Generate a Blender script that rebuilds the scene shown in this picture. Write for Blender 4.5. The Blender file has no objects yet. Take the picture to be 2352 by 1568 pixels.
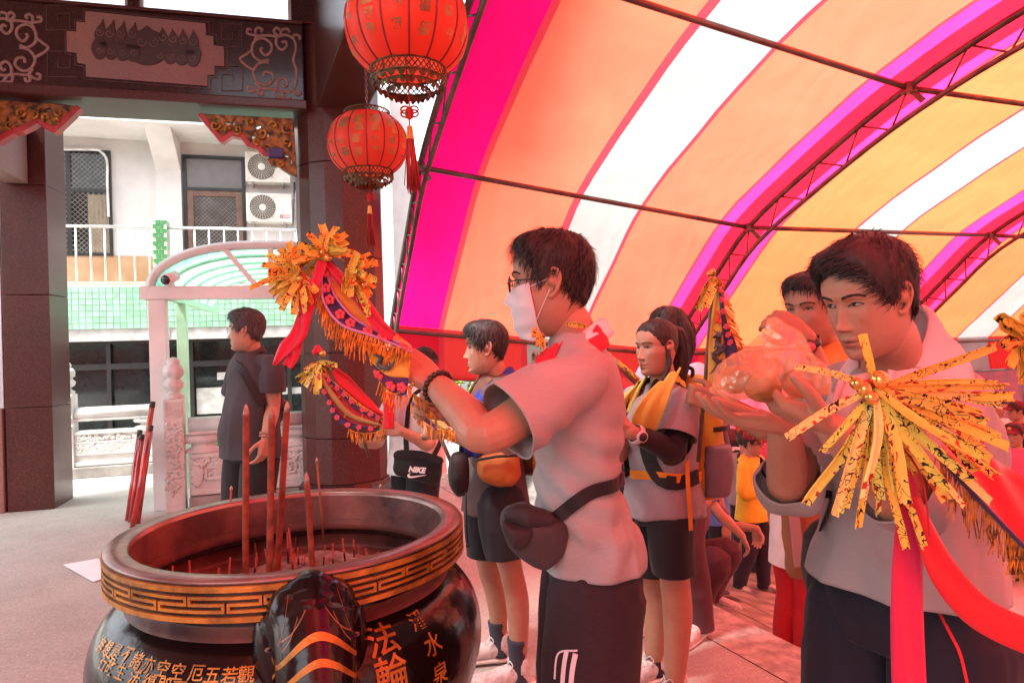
import bpy, bmesh, math, random
import numpy as np
from mathutils import Vector, Matrix, Euler
sc = bpy.context.scene
TC = sc.collection                 # scratch shapes are worked out here, alone and so quickly
class Later:
 def __init__(s): s.queue = []; s.objects = s
 def link(s, o): s.queue.append(o)
C = Later()
random.seed(7)
# ---------------------------------------------------------------- camera
CAMZ = 1.48
FPX = 1568.0                      # focal length in pixels of a 2352 px wide picture
ROLL = math.radians(1.575)
cd = bpy.data.cameras.new('camera'); cam = bpy.data.objects.new('camera', cd); TC.objects.link(cam)
cd.sensor_width = 36.0; cd.lens = 24.0; cd.clip_start = 0.05; cd.clip_end = 2000.0
cr, sr = math.cos(ROLL), math.sin(ROLL)
cam.matrix_world = Matrix(((cr, sr, 0, 0), (0, 0, -1, 0), (-sr, cr, 0, CAMZ), (0, 0, 0, 1)))
sc.camera = cam
# ---------------------------------------------------------------- light
SUN_EL, SUN_AZ = math.radians(62), math.radians(228)   # azimuth: the compass bearing the light comes from, 0 = +Y, clockwise
w = bpy.data.worlds.new('World'); sc.world = w; w.use_nodes = True
nt = w.node_tree; bg = nt.nodes['Background']
sky = nt.nodes.new('ShaderNodeTexSky'); sky.sky_type = 'NISHITA'; sky.sun_disc = False
sky.sun_elevation = SUN_EL; sky.sun_rotation = SUN_AZ; sky.dust_density = 4.0; sky.air_density = 1.0; sky.ozone_density = 0.6
hs = nt.nodes.new('ShaderNodeHueSaturation'); hs.inputs['Saturation'].default_value = .3   # thin overcast: a pale, almost colourless sky
nt.links.new(sky.outputs[0], hs.inputs['Color']); nt.links.new(hs.outputs[0], bg.inputs[0]); bg.inputs[1].default_value = 0.12
sd = bpy.data.lights.new('sun', 'SUN'); sun = bpy.data.objects.new('sun', sd); TC.objects.link(sun)
sd.energy = 2.0; sd.angle = math.radians(14); sd.color = (1.0, 0.95, 0.88)
sdir = Vector((math.sin(SUN_AZ)*math.cos(SUN_EL), math.cos(SUN_AZ)*math.cos(SUN_EL), math.sin(SUN_EL)))
sun.rotation_euler = sdir.to_track_quat('Z', 'Y').to_euler()
sc.view_settings.view_transform = 'Standard'; sc.view_settings.look = 'None'
sc.view_settings.exposure = 2.6; sc.view_settings.gamma = 1.0
sc.view_settings.use_curve_mapping = False
sc.cycles.use_denoising = True
sc.cycles.max_bounces = 7; sc.cycles.diffuse_bounces = 5; sc.cycles.glossy_bounces = 3
sc.cycles.transmission_bounces = 6; sc.cycles.transparent_max_bounces = 10
sc.cycles.sample_clamp_indirect = 6.0
# ---------------------------------------------------------------- pixels to places
def ray(px, py):
 a, b = (px-1176.0)/FPX, (784.0-py)/FPX
 return a*cr + b*sr, -a*sr + b*cr          # X/Y and Z/Y
def U(px, py, d):
 x, z = ray(px, py); return Vector((x*d, d, CAMZ + z*d))
def G(px, py, z=0.0):
 x, r = ray(px, py); d = (z-CAMZ)/r; return Vector((x*d, d, z))
class Wall:
 """vertical plane through (x,y), running along direction (ex,ey); hit() gives (u, z) on it"""
 def __init__(s, o, e):
  s.o = Vector((o[0], o[1])); s.e = Vector(e).normalized(); s.n = Vector((-s.e.y, s.e.x))   # n points away from the camera side
 def hit(s, px, py):
  x, z = ray(px, py)
  d = s.o.dot(s.n)/(x*s.n.x + s.n.y)
  return (Vector((x*d, d)) - s.o).dot(s.e), CAMZ + z*d
 def P(s, u, z, back=0.0):
  q = s.o + s.e*u + s.n*back; return Vector((q.x, q.y, z))
 def shift(s, b):
  q = s.o + s.n*b; return Wall((q.x, q.y), s.e)
 def ang(s): return math.atan2(s.e.y, s.e.x)
# ---------------------------------------------------------------- materials
MATS = {}
def lin(c):
 return tuple(((v/255)/12.92 if v/255 <= .04045 else ((v/255+.055)/1.055)**2.4) for v in c)
def mat(name, col, rough=.6, metal=0.0, var=.12, vscale=6.0, bump=0.0, bscale=60.0, col2=None, trans=0.0, coat=0.0, stretch=None, spec=.5, sheen=0.0, sub=0.0):
 """principled surface whose colour drifts between col and col2 with a noise, with optional fine relief"""
 if name in MATS: return MATS[name]
 m = bpy.data.materials.new(name); m.use_nodes = True; MATS[name] = m
 t = m.node_tree; n = t.nodes; l = t.links
 b = n['Principled BSDF']
 tc = n.new('ShaderNodeTexCoord'); src = tc.outputs['Object']
 if stretch:
  mp = n.new('ShaderNodeMapping'); mp.inputs['Scale'].default_value = stretch
  l.new(src, mp.inputs[0]); src = mp.outputs[0]
 ns = n.new('ShaderNodeTexNoise'); ns.inputs['Scale'].default_value = vscale; ns.inputs['Detail'].default_value = 5
 l.new(src, ns.inputs['Vector'])
 rp = n.new('ShaderNodeValToRGB')
 c2 = col2 if col2 else tuple(v*(1-var*2) for v in col)
 c1 = col if col2 else tuple(min(1, v*(1+var)) for v in col)
 rp.color_ramp.elements[0].position = .35; rp.color_ramp.elements[1].position = .65
 rp.color_ramp.elements[0].color = (*c2, 1); rp.color_ramp.elements[1].color = (*c1, 1)
 l.new(ns.outputs['Fac'], rp.inputs[0]); l.new(rp.outputs[0], b.inputs['Base Color'])
 b.inputs['Roughness'].default_value = rough; b.inputs['Metallic'].default_value = metal
 b.inputs['Specular IOR Level'].default_value = spec
 if trans: b.inputs['Transmission Weight'].default_value = trans
 if coat: b.inputs['Coat Weight'].default_value = coat; b.inputs['Coat Roughness'].default_value = .06
 if sheen: b.inputs['Sheen Weight'].default_value = sheen
 if sub:
  b.inputs['Subsurface Weight'].default_value = sub; b.inputs['Subsurface Radius'].default_value = (.012, .005, .003); b.inputs['Subsurface Scale'].default_value = 1.0
 if bump:
  n2 = n.new('ShaderNodeTexNoise'); n2.inputs['Scale'].default_value = bscale; n2.inputs['Detail'].default_value = 4
  l.new(src, n2.inputs['Vector'])
  bp = n.new('ShaderNodeBump'); bp.inputs['Strength'].default_value = bump; bp.inputs['Distance'].default_value = .01
  l.new(n2.outputs['Fac'], bp.inputs['Height']); l.new(bp.outputs[0], b.inputs['Normal'])
 return m
def speckle(name, base, fleck, dark, rough=.18, scale=260.0, coat=.3):
 """polished granite: cells of a few minerals"""
 if name in MATS: return MATS[name]
 m = bpy.data.materials.new(name); m.use_nodes = True; MATS[name] = m
 t = m.node_tree; n = t.nodes; l = t.links; b = n['Principled BSDF']
 tc = n.new('ShaderNodeTexCoord')
 v = n.new('ShaderNodeTexVoronoi'); v.inputs['Scale'].default_value = scale; l.new(tc.outputs['Object'], v.inputs['Vector'])
 rp = n.new('ShaderNodeValToRGB'); e = rp.color_ramp.elements
 e[0].position = 0; e[0].color = (*dark, 1); e[1].position = .45; e[1].color = (*base, 1)
 e2 = rp.color_ramp.elements.new(.86); e2.color = (*base, 1); e3 = rp.color_ramp.elements.new(1.0); e3.color = (*fleck, 1)
 sx = n.new('ShaderNodeSeparateColor'); l.new(v.outputs['Color'], sx.inputs[0]); l.new(sx.outputs[0], rp.inputs[0])
 ns = n.new('ShaderNodeTexNoise'); ns.inputs['Scale'].default_value = 1.7; ns.inputs['Detail'].default_value = 6; l.new(tc.outputs['Object'], ns.inputs['Vector'])
 mx = n.new('ShaderNodeMix'); mx.data_type = 'RGBA'; mx.blend_type = 'MULTIPLY'; mx.inputs['Factor'].default_value = .45
 l.new(rp.outputs[0], mx.inputs['A']); l.new(ns.outputs['Color'], mx.inputs['B']); l.new(mx.outputs['Result'], b.inputs['Base Color'])
 b.inputs['Roughness'].default_value = rough; b.inputs['Coat Weight'].default_value = coat; b.inputs['Coat Roughness'].default_value = .08; b.inputs['Specular IOR Level'].default_value = .3
 return m
def cloth_mat(name, col, rough=.85, weave=900.0, var=.10, heather=0.0, sheen=.06, col2=None, fold=.0):
 """woven or knitted cloth: fine weave relief, worn colour drift, heather flecks"""
 if name in MATS: return MATS[name]
 m = bpy.data.materials.new(name); m.use_nodes = True; MATS[name] = m
 t = m.node_tree; n = t.nodes; l = t.links; b = n['Principled BSDF']
 tc = n.new('ShaderNodeTexCoord')
 ns = n.new('ShaderNodeTexNoise'); ns.inputs['Scale'].default_value = 5; ns.inputs['Detail'].default_value = 6; l.new(tc.outputs['Object'], ns.inputs['Vector'])
 rp = n.new('ShaderNodeValToRGB'); e = rp.color_ramp.elements
 e[0].position = .3; e[1].position = .7
 e[0].color = (*(col2 or tuple(v*(1-var*1.5) for v in col)), 1); e[1].color = (*tuple(min(1, v*(1+var)) for v in col), 1)
 l.new(ns.outputs['Fac'], rp.inputs[0]); out = rp.outputs[0]
 n2 = n.new('ShaderNodeTexNoise'); n2.inputs['Scale'].default_value = weave*.5; n2.inputs['Detail'].default_value = 2; l.new(tc.outputs['Object'], n2.inputs['Vector'])
 if heather:
  mp = n.new('ShaderNodeMapping'); mp.inputs['Scale'].default_value = (1, 1, 9); l.new(tc.outputs['Object'], mp.inputs[0])
  n3 = n.new('ShaderNodeTexNoise'); n3.inputs['Scale'].default_value = 55; n3.inputs['Detail'].default_value = 5; l.new(mp.outputs[0], n3.inputs['Vector'])
  mx = n.new('ShaderNodeMix'); mx.data_type = 'RGBA'; mx.blend_type = 'OVERLAY'; mx.inputs['Factor'].default_value = heather
  l.new(out, mx.inputs['A']); l.new(n3.outputs['Color'], mx.inputs['B'])
  hs = n.new('ShaderNodeRGBToBW'); l.new(n3.outputs['Color'], hs.inputs[0]); l.new(hs.outputs[0], mx.inputs['B']); out = mx.outputs['Result']
 l.new(out, b.inputs['Base Color'])
 b.inputs['Roughness'].default_value = rough; b.inputs['Sheen Weight'].default_value = sheen; b.inputs['Specular IOR Level'].default_value = .25
 bp = n.new('ShaderNodeBump'); bp.inputs['Strength'].default_value = .25; bp.inputs['Distance'].default_value = .002
 l.new(n2.outputs['Fac'], bp.inputs['Height']); last = bp.outputs[0]
 if fold:
  n4 = n.new('ShaderNodeTexNoise'); n4.noise_type = 'RIDGED_MULTIFRACTAL'; n4.inputs['Scale'].default_value = 7; n4.inputs['Detail'].default_value = 3; n4.inputs['Distortion'].default_value = .5; l.new(tc.outputs['Object'], n4.inputs['Vector'])
  b2 = n.new('ShaderNodeBump'); b2.inputs['Strength'].default_value = fold; b2.inputs['Distance'].default_value = .012
  l.new(n4.outputs['Fac'], b2.inputs['Height']); l.new(last, b2.inputs['Normal']); last = b2.outputs[0]
 l.new(last, b.inputs['Normal'])
 return m
# ---------------------------------------------------------------- objects
def link(name, me, m=None, parent=None, smooth=False):
 o = bpy.data.objects.new(name, me); C.objects.link(o)
 if m is not None and not me.materials:
  me.materials.append(m)
 if smooth and len(me.polygons): me.polygons.foreach_set('use_smooth', np.ones(len(me.polygons), dtype=bool))
 if parent is not None:
  o.parent = parent; o.matrix_parent_inverse = parent_inv(parent)
 return o
def parent_inv(p):
 if p.parent is None: return p.matrix_basis.inverted()
 return (p.parent.matrix_basis @ p.matrix_parent_inverse @ p.matrix_basis).inverted()
def place(name, me, M, m=None, parent=None):
 """a (shared) mesh put at world matrix M as a part of parent"""
 o = bpy.data.objects.new(name, me); C.objects.link(o)
 if m is not None and not me.materials: me.materials.append(m)
 if parent is not None: o.parent = parent; o.matrix_parent_inverse = parent_inv(parent)
 o.matrix_basis = M; return o
def thing(name, label, cat, loc=(0, 0, 0), group=None):
 o = bpy.data.objects.new(name, None); C.objects.link(o); o.location = loc; o.empty_display_size = .1
 return tag(o, label, cat, group)
def tag(o, label=None, cat=None, group=None, kind=None):
 if label: o['label'] = label
 if cat: o['category'] = cat
 if group: o['group'] = group
 if kind: o['kind'] = kind
 return o
class MB:
 """collects polygons for one mesh"""
 def __init__(s): s.v = []; s.f = []; s.sm = []; s.mi = []
 def add(s, vs, fs, smooth=False, mi=0):
  k = len(s.v); s.v.extend([tuple(q) for q in vs]); s.f.extend([tuple(i+k for i in f) for f in fs])
  s.sm.extend([smooth]*len(fs)); s.mi.extend([mi]*len(fs)); return s
 def box(s, c, d, M=None, bev=0.0, mi=0):
  x, y, z = d[0]/2, d[1]/2, d[2]/2
  vs = [Vector((a, b, e)) for a in (-x, x) for b in (-y, y) for e in (-z, z)]
  fs = [(0, 1, 3, 2), (4, 6, 7, 5), (0, 4, 5, 1), (2, 3, 7, 6), (0, 2, 6, 4), (1, 5, 7, 3)]
  if bev:
   bm = bmesh.new(); bvs = [bm.verts.new(q) for q in vs]
   for f in fs: bm.faces.new([bvs[i] for i in f])
   bmesh.ops.bevel(bm, geom=bm.edges[:], offset=bev, segments=2, affect='EDGES', profile=.6)
   bm.verts.index_update(); vs = [q.co.copy() for q in bm.verts]; fs = [[q.index for q in f.verts] for f in bm.faces]; bm.free()
  c = Vector(c)
  vs = [(M @ q if M else q) + c for q in vs]
  return s.add(vs, fs, False, mi)
 def beam(s, a, b, w, h, up=(0, 0, 1), bev=0.0, mi=0):
  """bar from a to b, w across, h along up"""
  a, b = Vector(a), Vector(b); x = (b-a); L = x.length; x.normalize()
  y = Vector(up).cross(x)
  if y.length < 1e-4: y = Vector((0, 1, 0)).cross(x)
  y.normalize(); z = x.cross(y)
  return s.box((a+b)/2, (L, w, h), Matrix((x, y, z)).transposed(), bev, mi)
 def tube(s, pts, r, n=8, cap=True, mi=0, flat=None, up=None):
  pts = [Vector(q) for q in pts]; rs = r if isinstance(r, (list, tuple)) else [r]*len(pts)
  vs = []; prev = None
  for i, q in enumerate(pts):
   t = (pts[min(i+1, len(pts)-1)] - pts[max(i-1, 0)])
   if t.length < 1e-9: t = Vector((0, 0, 1))
   t.normalize()
   if prev is None:
    a = Vector(up) if up else (Vector((0, 0, 1)) if abs(t.z) < .9 else Vector((1, 0, 0)))
    u = (a - t*a.dot(t)).normalized()
   else:
    u = (prev - t*prev.dot(t))
    u = u.normalized() if u.length > 1e-6 else prev
   prev = u; v = t.cross(u)
   fl = flat if flat else 1.0
   for k in range(n):
    a = 2*math.pi*k/n
    vs.append(q + (u*math.cos(a)*fl + v*math.sin(a))*rs[i])
  fs = []
  for i in range(len(pts)-1):
   for k in range(n):
    fs.append((i*n+k, i*n+(k+1) % n, (i+1)*n+(k+1) % n, (i+1)*n+k))
  if cap:
   fs.append(tuple(range(n-1, -1, -1))); fs.append(tuple((len(pts)-1)*n+k for k in range(n)))
  return s.add(vs, fs, True, mi)
 def lathe(s, prof, n=32, c=(0, 0, 0), M=None, mi=0, smooth=True, rfun=None):
  vs = []; c = Vector(c)
  for (r, z) in prof:
   for k in range(n):
    a = 2*math.pi*k/n; rr = r if rfun is None else rfun(r, z, a)
    q = Vector((rr*math.cos(a), rr*math.sin(a), z)); vs.append((M @ q if M else q) + c)
  fs = []
  for i in range(len(prof)-1):
   for k in range(n):
    fs.append((i*n+k, i*n+(k+1) % n, (i+1)*n+(k+1) % n, (i+1)*n+k))
  return s.add(vs, fs, smooth, mi)
 def ball(s, c, r, n=12, M=None, mi=0):
  rr = (r, r, r) if isinstance(r, (int, float)) else r
  m = max(4, n//2); vs = []; c = Vector(c)
  for i in range(m+1):
   p = math.pi*i/m
   for k in range(n):
    a = 2*math.pi*k/n
    q = Vector((rr[0]*math.sin(p)*math.cos(a), rr[1]*math.sin(p)*math.sin(a), -rr[2]*math.cos(p)))
    vs.append((M @ q if M else q)+c)
  fs = []
  for i in range(m):
   for k in range(n):
    fs.append((i*n+k, i*n+(k+1) % n, (i+1)*n+(k+1) % n, (i+1)*n+k))
  return s.add(vs, fs, True, mi)
 def grid(s, rows, smooth=True, closed=False, mi=0):
  m = len(rows[0]); vs = [q for r in rows for q in r]; fs = []
  for i in range(len(rows)-1):
   for k in range(m if closed else m-1):
    fs.append((i*m+k, i*m+(k+1) % m, (i+1)*m+(k+1) % m, (i+1)*m+k))
  return s.add(vs, fs, smooth, mi)
 def mesh(s, name):
  me = bpy.data.meshes.new(name); me.from_pydata(s.v, [], s.f); me.update()
  if len(s.f):
   me.polygons.foreach_set('use_smooth', np.array(s.sm, dtype=bool)); me.polygons.foreach_set('material_index', np.array(s.mi, dtype=np.int32))
  return me
 def build(s, name, m=None, parent=None):
  me = s.mesh(name)
  for q in (m if isinstance(m, (list, tuple)) else [m]):
   if q is not None: me.materials.append(q)
  return link(name, me, None, parent)
def smoothstep(a, b, x):
 t = np.clip((x-a)/(b-a), 0, 1); return t*t*(3-2*t)
def catmull(pts, n=8, closed=False):
 pts = [Vector(q) for q in pts]; out = []
 N = len(pts); rng = range(N if closed else N-1)
 for i in rng:
  g = (lambda k: pts[k % N]) if closed else (lambda k: pts[max(0, min(N-1, k))])
  p0, p1, p2, p3 = g(i-1), g(i), g(i+1), g(i+2)
  for k in range(n):
   t = k/n
   out.append(.5*((2*p1)+(p2-p0)*t+(2*p0-5*p1+4*p2-p3)*t*t+(3*p1-p0-3*p2+p3)*t**3))
 if not closed: out.append(pts[-1])
 return out
def shape2d(splines, depth, bevel=0.0, res=2):
 """flat plate from closed outlines (inner ones are holes); returns a mesh in the XY plane"""
 cu = bpy.data.curves.new('tmp', 'CURVE'); cu.dimensions = '2D'; cu.fill_mode = 'BOTH'; cu.extrude = depth/2; cu.bevel_depth = bevel; cu.bevel_resolution = 1
 for pts in splines:
  sp = cu.splines.new('POLY'); sp.points.add(len(pts)-1)
  for k, q in enumerate(pts): sp.points[k].co = (q[0], q[1], 0, 1)
  sp.use_cyclic_u = True
 o = bpy.data.objects.new('tmp', cu); TC.objects.link(o)
 bpy.context.view_layer.update()
 me = bpy.data.meshes.new_from_object(o.evaluated_get(bpy.context.evaluated_depsgraph_get()))
 bpy.data.objects.remove(o); bpy.data.curves.remove(cu); return me
def text_mesh(body, size=1.0, depth=0.0, align='CENTER', bold=0.0, shear=0.0):
 cu = bpy.data.curves.new('tmp', 'FONT'); cu.body = body; cu.size = size; cu.extrude = depth; cu.align_x = align; cu.align_y = 'CENTER'; cu.offset = bold; cu.shear = shear; cu.resolution_u = 3
 o = bpy.data.objects.new('tmp', cu); TC.objects.link(o)
 bpy.context.view_layer.update()
 me = bpy.data.meshes.new_from_object(o.evaluated_get(bpy.context.evaluated_depsgraph_get()))
 bpy.data.objects.remove(o); bpy.data.curves.remove(cu); me.materials.clear(); return me
def warp(me, fn):
 for v in me.vertices: v.co = fn(v.co)
 me.update(); return me
def frame_of(o, x, y):
 """matrix whose local X, Y run along x, y and whose origin is o"""
 x = Vector(x).normalized(); y = Vector(y); z = x.cross(y).normalized(); y = z.cross(x)
 M = Matrix((x, y, z)).transposed().to_4x4(); M.translation = Vector(o); return M
def join_meshes(name, mes):
 v = []; f = []; sm = []
 for me in mes:
  k = len(v); v.extend(tuple(q.co) for q in me.vertices); f.extend(tuple(i+k for i in p.vertices) for p in me.polygons); sm.extend(p.use_smooth for p in me.polygons)
 me = bpy.data.meshes.new(name); me.from_pydata(v, [], f); me.update()
 if f: me.polygons.foreach_set('use_smooth', np.array(sm, dtype=bool))
 return me
def vnoise(P, seed=0):
 P = np.asarray(P, dtype=np.float64); i = np.floor(P).astype(np.int64); f = P-i; f = f*f*(3-2*f); out = 0
 for dx in (0, 1):
  for dy in (0, 1):
   for dz in (0, 1):
    h = ((i[:, 0]+dx)*374761393 + (i[:, 1]+dy)*668265263 + (i[:, 2]+dz)*2147483647 + seed*1274126177) & 0xffffffff
    h = ((h ^ (h >> 13))*1274126177) & 0xffffffff; h = (h ^ (h >> 16)) & 0xffff
    wgt = (f[:, 0] if dx else 1-f[:, 0])*(f[:, 1] if dy else 1-f[:, 1])*(f[:, 2] if dz else 1-f[:, 2])
    out = out + wgt*(h/65535.0)
 return out*2-1
def verts_np(me):
 a = np.empty(len(me.vertices)*3); me.vertices.foreach_get('co', a); return a.reshape(-1, 3)
def normals_np(me):
 a = np.empty(len(me.vertices)*3); me.vertices.foreach_get('normal', a); return a.reshape(-1, 3)
def set_verts(me, a):
 me.vertices.foreach_set('co', np.ascontiguousarray(a).reshape(-1)); me.update()
# ---------------------------------------------------------------- organic surfaces
def remesh(me, voxel, smooth=4, name='body'):
 """melts overlapping pieces of a mesh into one closed surface"""
 o = bpy.data.objects.new('tmp', me); TC.objects.link(o)
 r = o.modifiers.new('r', 'REMESH'); r.mode = 'VOXEL'; r.voxel_size = voxel; r.use_smooth_shade = True
 if smooth:
  s = o.modifiers.new('s', 'SMOOTH'); s.iterations = smooth; s.factor = .5
 bpy.context.view_layer.update()
 out = bpy.data.meshes.new_from_object(o.evaluated_get(bpy.context.evaluated_depsgraph_get()))
 bpy.data.objects.remove(o); out.name = name; out.materials.clear()
 if len(out.polygons): out.polygons.foreach_set('use_smooth', np.ones(len(out.polygons), dtype=bool))
 return out
def limb(mb, pts, rs, n=14, flat=None, up=None):
 """rounded limb: tube through smoothed points with ball ends"""
 p = catmull(pts, 4); m = len(p); r = [float(np.interp(i/4.0, range(len(rs)), rs)) for i in range(m)]
 mb.tube(p, r, n, flat=flat, up=up)
 mb.ball(p[0], r[0]*.98 if not flat else r[0]*min(flat, 1)*.98, 10); mb.ball(p[-1], r[-1]*.98 if not flat else r[-1]*min(flat, 1)*.98, 10)
 return mb
# ================================================================ ground
TANG = math.atan2(1.79, 3.89)                       # the street and its tent run along this bearing
TD = Vector((math.cos(TANG), math.sin(TANG)))       # along the street, away from the temple
TN = Vector((-TD.y, TD.x))                          # across the street, away from the camera
EDGE = Vector((1.018, 3.856))                       # a point on the platform's edge
def floor_mat():
 m = bpy.data.materials.new('platform_floor'); m.use_nodes = True; t = m.node_tree; n = t.nodes; l = t.links; b = n['Principled BSDF']
 tc = n.new('ShaderNodeTexCoord')
 v = n.new('ShaderNodeTexVoronoi'); v.inputs['Scale'].default_value = 120; l.new(tc.outputs['Object'], v.inputs['Vector'])
 sx = n.new('ShaderNodeSeparateColor'); l.new(v.outputs['Color'], sx.inputs[0])
 rp = n.new('ShaderNodeValToRGB'); e = rp.color_ramp.elements; e[0].position = 0; e[0].color = (.38, .36, .33, 1); e[1].position = 1; e[1].color = (.50, .48, .445, 1)
 l.new(sx.outputs[0], rp.inputs[0])
 ns = n.new('ShaderNodeTexNoise'); ns.inputs['Scale'].default_value = 2.2; ns.inputs['Detail'].default_value = 9; ns.inputs['Roughness'].default_value = .65; l.new(tc.outputs['Object'], ns.inputs['Vector'])
 r2 = n.new('ShaderNodeValToRGB'); e = r2.color_ramp.elements; e[0].position = .3; e[0].color = (.72, .70, .67, 1); e[1].position = .7; e[1].color = (1, 1, 1, 1)
 l.new(ns.outputs['Fac'], r2.inputs[0])
 mx = n.new('ShaderNodeMix'); mx.data_type = 'RGBA'; mx.blend_type = 'MULTIPLY'; mx.inputs['Factor'].default_value = .8
 l.new(rp.outputs[0], mx.inputs['A']); l.new(r2.outputs[0], mx.inputs['B'])
 v2 = n.new('ShaderNodeTexVoronoi'); v2.inputs['Scale'].default_value = 38; l.new(tc.outputs['Object'], v2.inputs['Vector'])
 s2 = n.new('ShaderNodeSeparateColor'); l.new(v2.outputs['Color'], s2.inputs[0])
 a = n.new('ShaderNodeMath'); a.operation = 'GREATER_THAN'; a.inputs[1].default_value = .86; l.new(s2.outputs[1], a.inputs[0])
 c = n.new('ShaderNodeMath'); c.operation = 'LESS_THAN'; c.inputs[1].default_value = .17; l.new(v2.outputs['Distance'], c.inputs[0])
 d = n.new('ShaderNodeMath'); d.operation = 'MULTIPLY'; l.new(a.outputs[0], d.inputs[0]); l.new(c.outputs[0], d.inputs[1])
 m2 = n.new('ShaderNodeMix'); m2.data_type = 'RGBA'; l.new(d.outputs[0], m2.inputs['Factor']); l.new(mx.outputs['Result'], m2.inputs['A']); m2.inputs['B'].default_value = (.62, .60, .56, 1)
 l.new(m2.outputs['Result'], b.inputs['Base Color'])
 r3 = n.new('ShaderNodeMapRange'); b.inputs['Specular IOR Level'].default_value = .25; r3.inputs['To Min'].default_value = .55; r3.inputs['To Max'].default_value = .85; l.new(ns.outputs['Fac'], r3.inputs['Value']); l.new(r3.outputs[0], b.inputs['Roughness'])
 bp = n.new('ShaderNodeBump'); bp.inputs['Strength'].default_value = .25; bp.inputs['Distance'].default_value = .004; l.new(sx.outputs[1], bp.inputs['Height']); l.new(bp.outputs[0], b.inputs['Normal'])
 return m
FLOORM = floor_mat()
STONE_EDGE = mat('edge_stone', (.36, .33, .30), .6, var=.2, vscale=14, bump=.3, bscale=90)
def P2(u, v, z):      # u metres out from the platform edge, v metres across the street
 q = EDGE + TD*u + TN*v; return Vector((q.x, q.y, z))
mb = MB()
fp_ = [P2(-16, -9, 0), P2(-.30, -9, 0), P2(-.30, 4.5, 0), Vector((-1.15, 7.75, 0)), Vector((-3.15, 6.95, 0)), Vector((-3.35, 8.7, 0)), Vector((-6.0, 8.2, 0)), Vector((-9, 7.4, 0))]
n_ = len(fp_); mb.add(fp_+[q-Vector((0, 0, .9)) for q in fp_], [tuple(range(n_))]+[(i, n_+i, n_+(i+1) % n_, (i+1) % n_) for i in range(n_)])
fl = tag(mb.build('platform_floor', FLOORM), 'pale speckled terrazzo floor of the raised temple platform', kind='structure')
mb = MB()
for k in range(9):
 a, b = -8.96+k*1.5, -8.96+k*1.5+1.494
 q = MB()
 vs = [P2(-.30, a, 0.004), P2(0, a, 0.004), P2(0, b, 0.004), P2(-.30, b, 0.004), P2(-.30, a, -.8), P2(0, a, -1.2), P2(0, b, -1.2), P2(-.30, b, -.8)]
 q.add(vs, [(0, 1, 2, 3), (1, 5, 6, 2), (0, 4, 5, 1), (3, 2, 6, 7)])
 if k < 13: q.build('edge_slab', STONE_EDGE, fl)
PAVE = mat('street_paving', (.30, .25, .21), .55, var=.25, vscale=4, bump=.25, bscale=50)
JOINT = mat('street_joint', (.16, .14, .12), .9, var=.2, bump=.3)
def street_z(u): return -.78 if u < 1.2 else (-.78 - .38*(u-1.2)/1.4 if u < 2.6 else -1.16)
mb = MB()
us = [0, 1.2, 2.6, 200]
mb.grid([[P2(u, v, street_z(u)-.006) for u in us] for v in (-200, 300)], smooth=False)
st = tag(mb.build('street', JOINT), 'paved street below the platform', kind='structure')
pm = [None]
def tile_mesh(zz):
 q = MB(); q.box((0, 0, 0), (.392, .392, .012), bev=.003); return q.mesh('paving_tile')
TM = tile_mesh(0); TM.materials.append(PAVE)
for i in range(0, 22):
 u = .2+i*.4; z0, z1 = street_z(u-.2), street_z(u+.2); sl = math.atan2(z1-z0, .4)
 for j in range(0, 16):
  v = -1.0+j*.4
  if u > 5 and j < 4: continue
  M = Matrix.Translation(P2(u, v, (z0+z1)/2)) @ Matrix.Rotation(TANG, 4, 'Z') @ Matrix.Rotation(-sl, 4, 'Y') @ Matrix.Rotation(random.uniform(-.006, .006), 4, 'X')
  if len([o for o in st.children]) < 298: place('paving_tile', TM, M, None, st)
mb = MB(); mb.add([(-60, 4, -.80), (-1.0, 4, -.80), (2.5, 30, -.80), (-60, 60, -.80)], [(0, 1, 2, 3)])
tag(mb.build('lane', mat('lane_concrete', (.34, .33, .31), .8, var=.15, vscale=3, bump=.2)), 'concrete lane between the temple and the green tiled house', kind='structure')
# ================================================================ temple porch
GRAN = speckle('red_granite', (.10, .027, .022), (.21, .085, .07), (.035, .010, .010), .30, coat=.08)
GRAN_L = speckle('pink_granite', (.33, .17, .15), (.45, .27, .24), (.20, .10, .09), .5, 320, 0)
GRAN_D = speckle('dark_granite', (.045, .013, .012), (.09, .035, .03), (.02, .006, .006), .22)
GOLDW = mat('gilded_wood', (.30, .125, .018), .45, var=.45, vscale=18, bump=.5, bscale=70, spec=.5)
REDP = mat('red_lacquer', (.42, .02, .03), .35, var=.15)
SCROLL = mat('etched_stone', (.30, .165, .145), .65, var=.12, vscale=30)
porch = thing('temple_porch', 'dark red granite temple porch with carved lintel and gilded brackets', 'temple', (-4.2, 6.7, 0))
COLC = Vector((-1.665, 6.74))
mb = MB()
mb.lathe([(.46, 0), (.46, .10), (.45, .15), (.425, .18), (.418, .19)], 16, (COLC.x, COLC.y, 0), smooth=False)
cb = mb.build('column_base', GRAN_D, porch)
zc = [.19, .62, 1.42, 2.32, 3.2, 4.5]
for k in range(len(zc)-1):
 mb = MB(); n = 16; vs = []
 for z, r in ((zc[k]+.003, .406), (zc[k]+.006, .41), (zc[k+1]-.006, .41), (zc[k+1]-.003, .406)):
  for q in range(n):
   a = 2*math.pi*(q+.5)/n+.12; vs.append((COLC.x+r*math.cos(a), COLC.y+r*math.sin(a), z))
 fs = [(i*n+q, i*n+(q+1) % n, (i+1)*n+(q+1) % n, (i+1)*n+q) for i in range(3) for q in range(n)]
 mb.add(vs, fs); mb.build('column_drum', GRAN, porch)
mb = MB(); mb.lathe([(.39, .1), (.39, 4.5)], 16, (COLC.x, COLC.y, 0)); mb.build('column_core', GRAN_D, porch)
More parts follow.
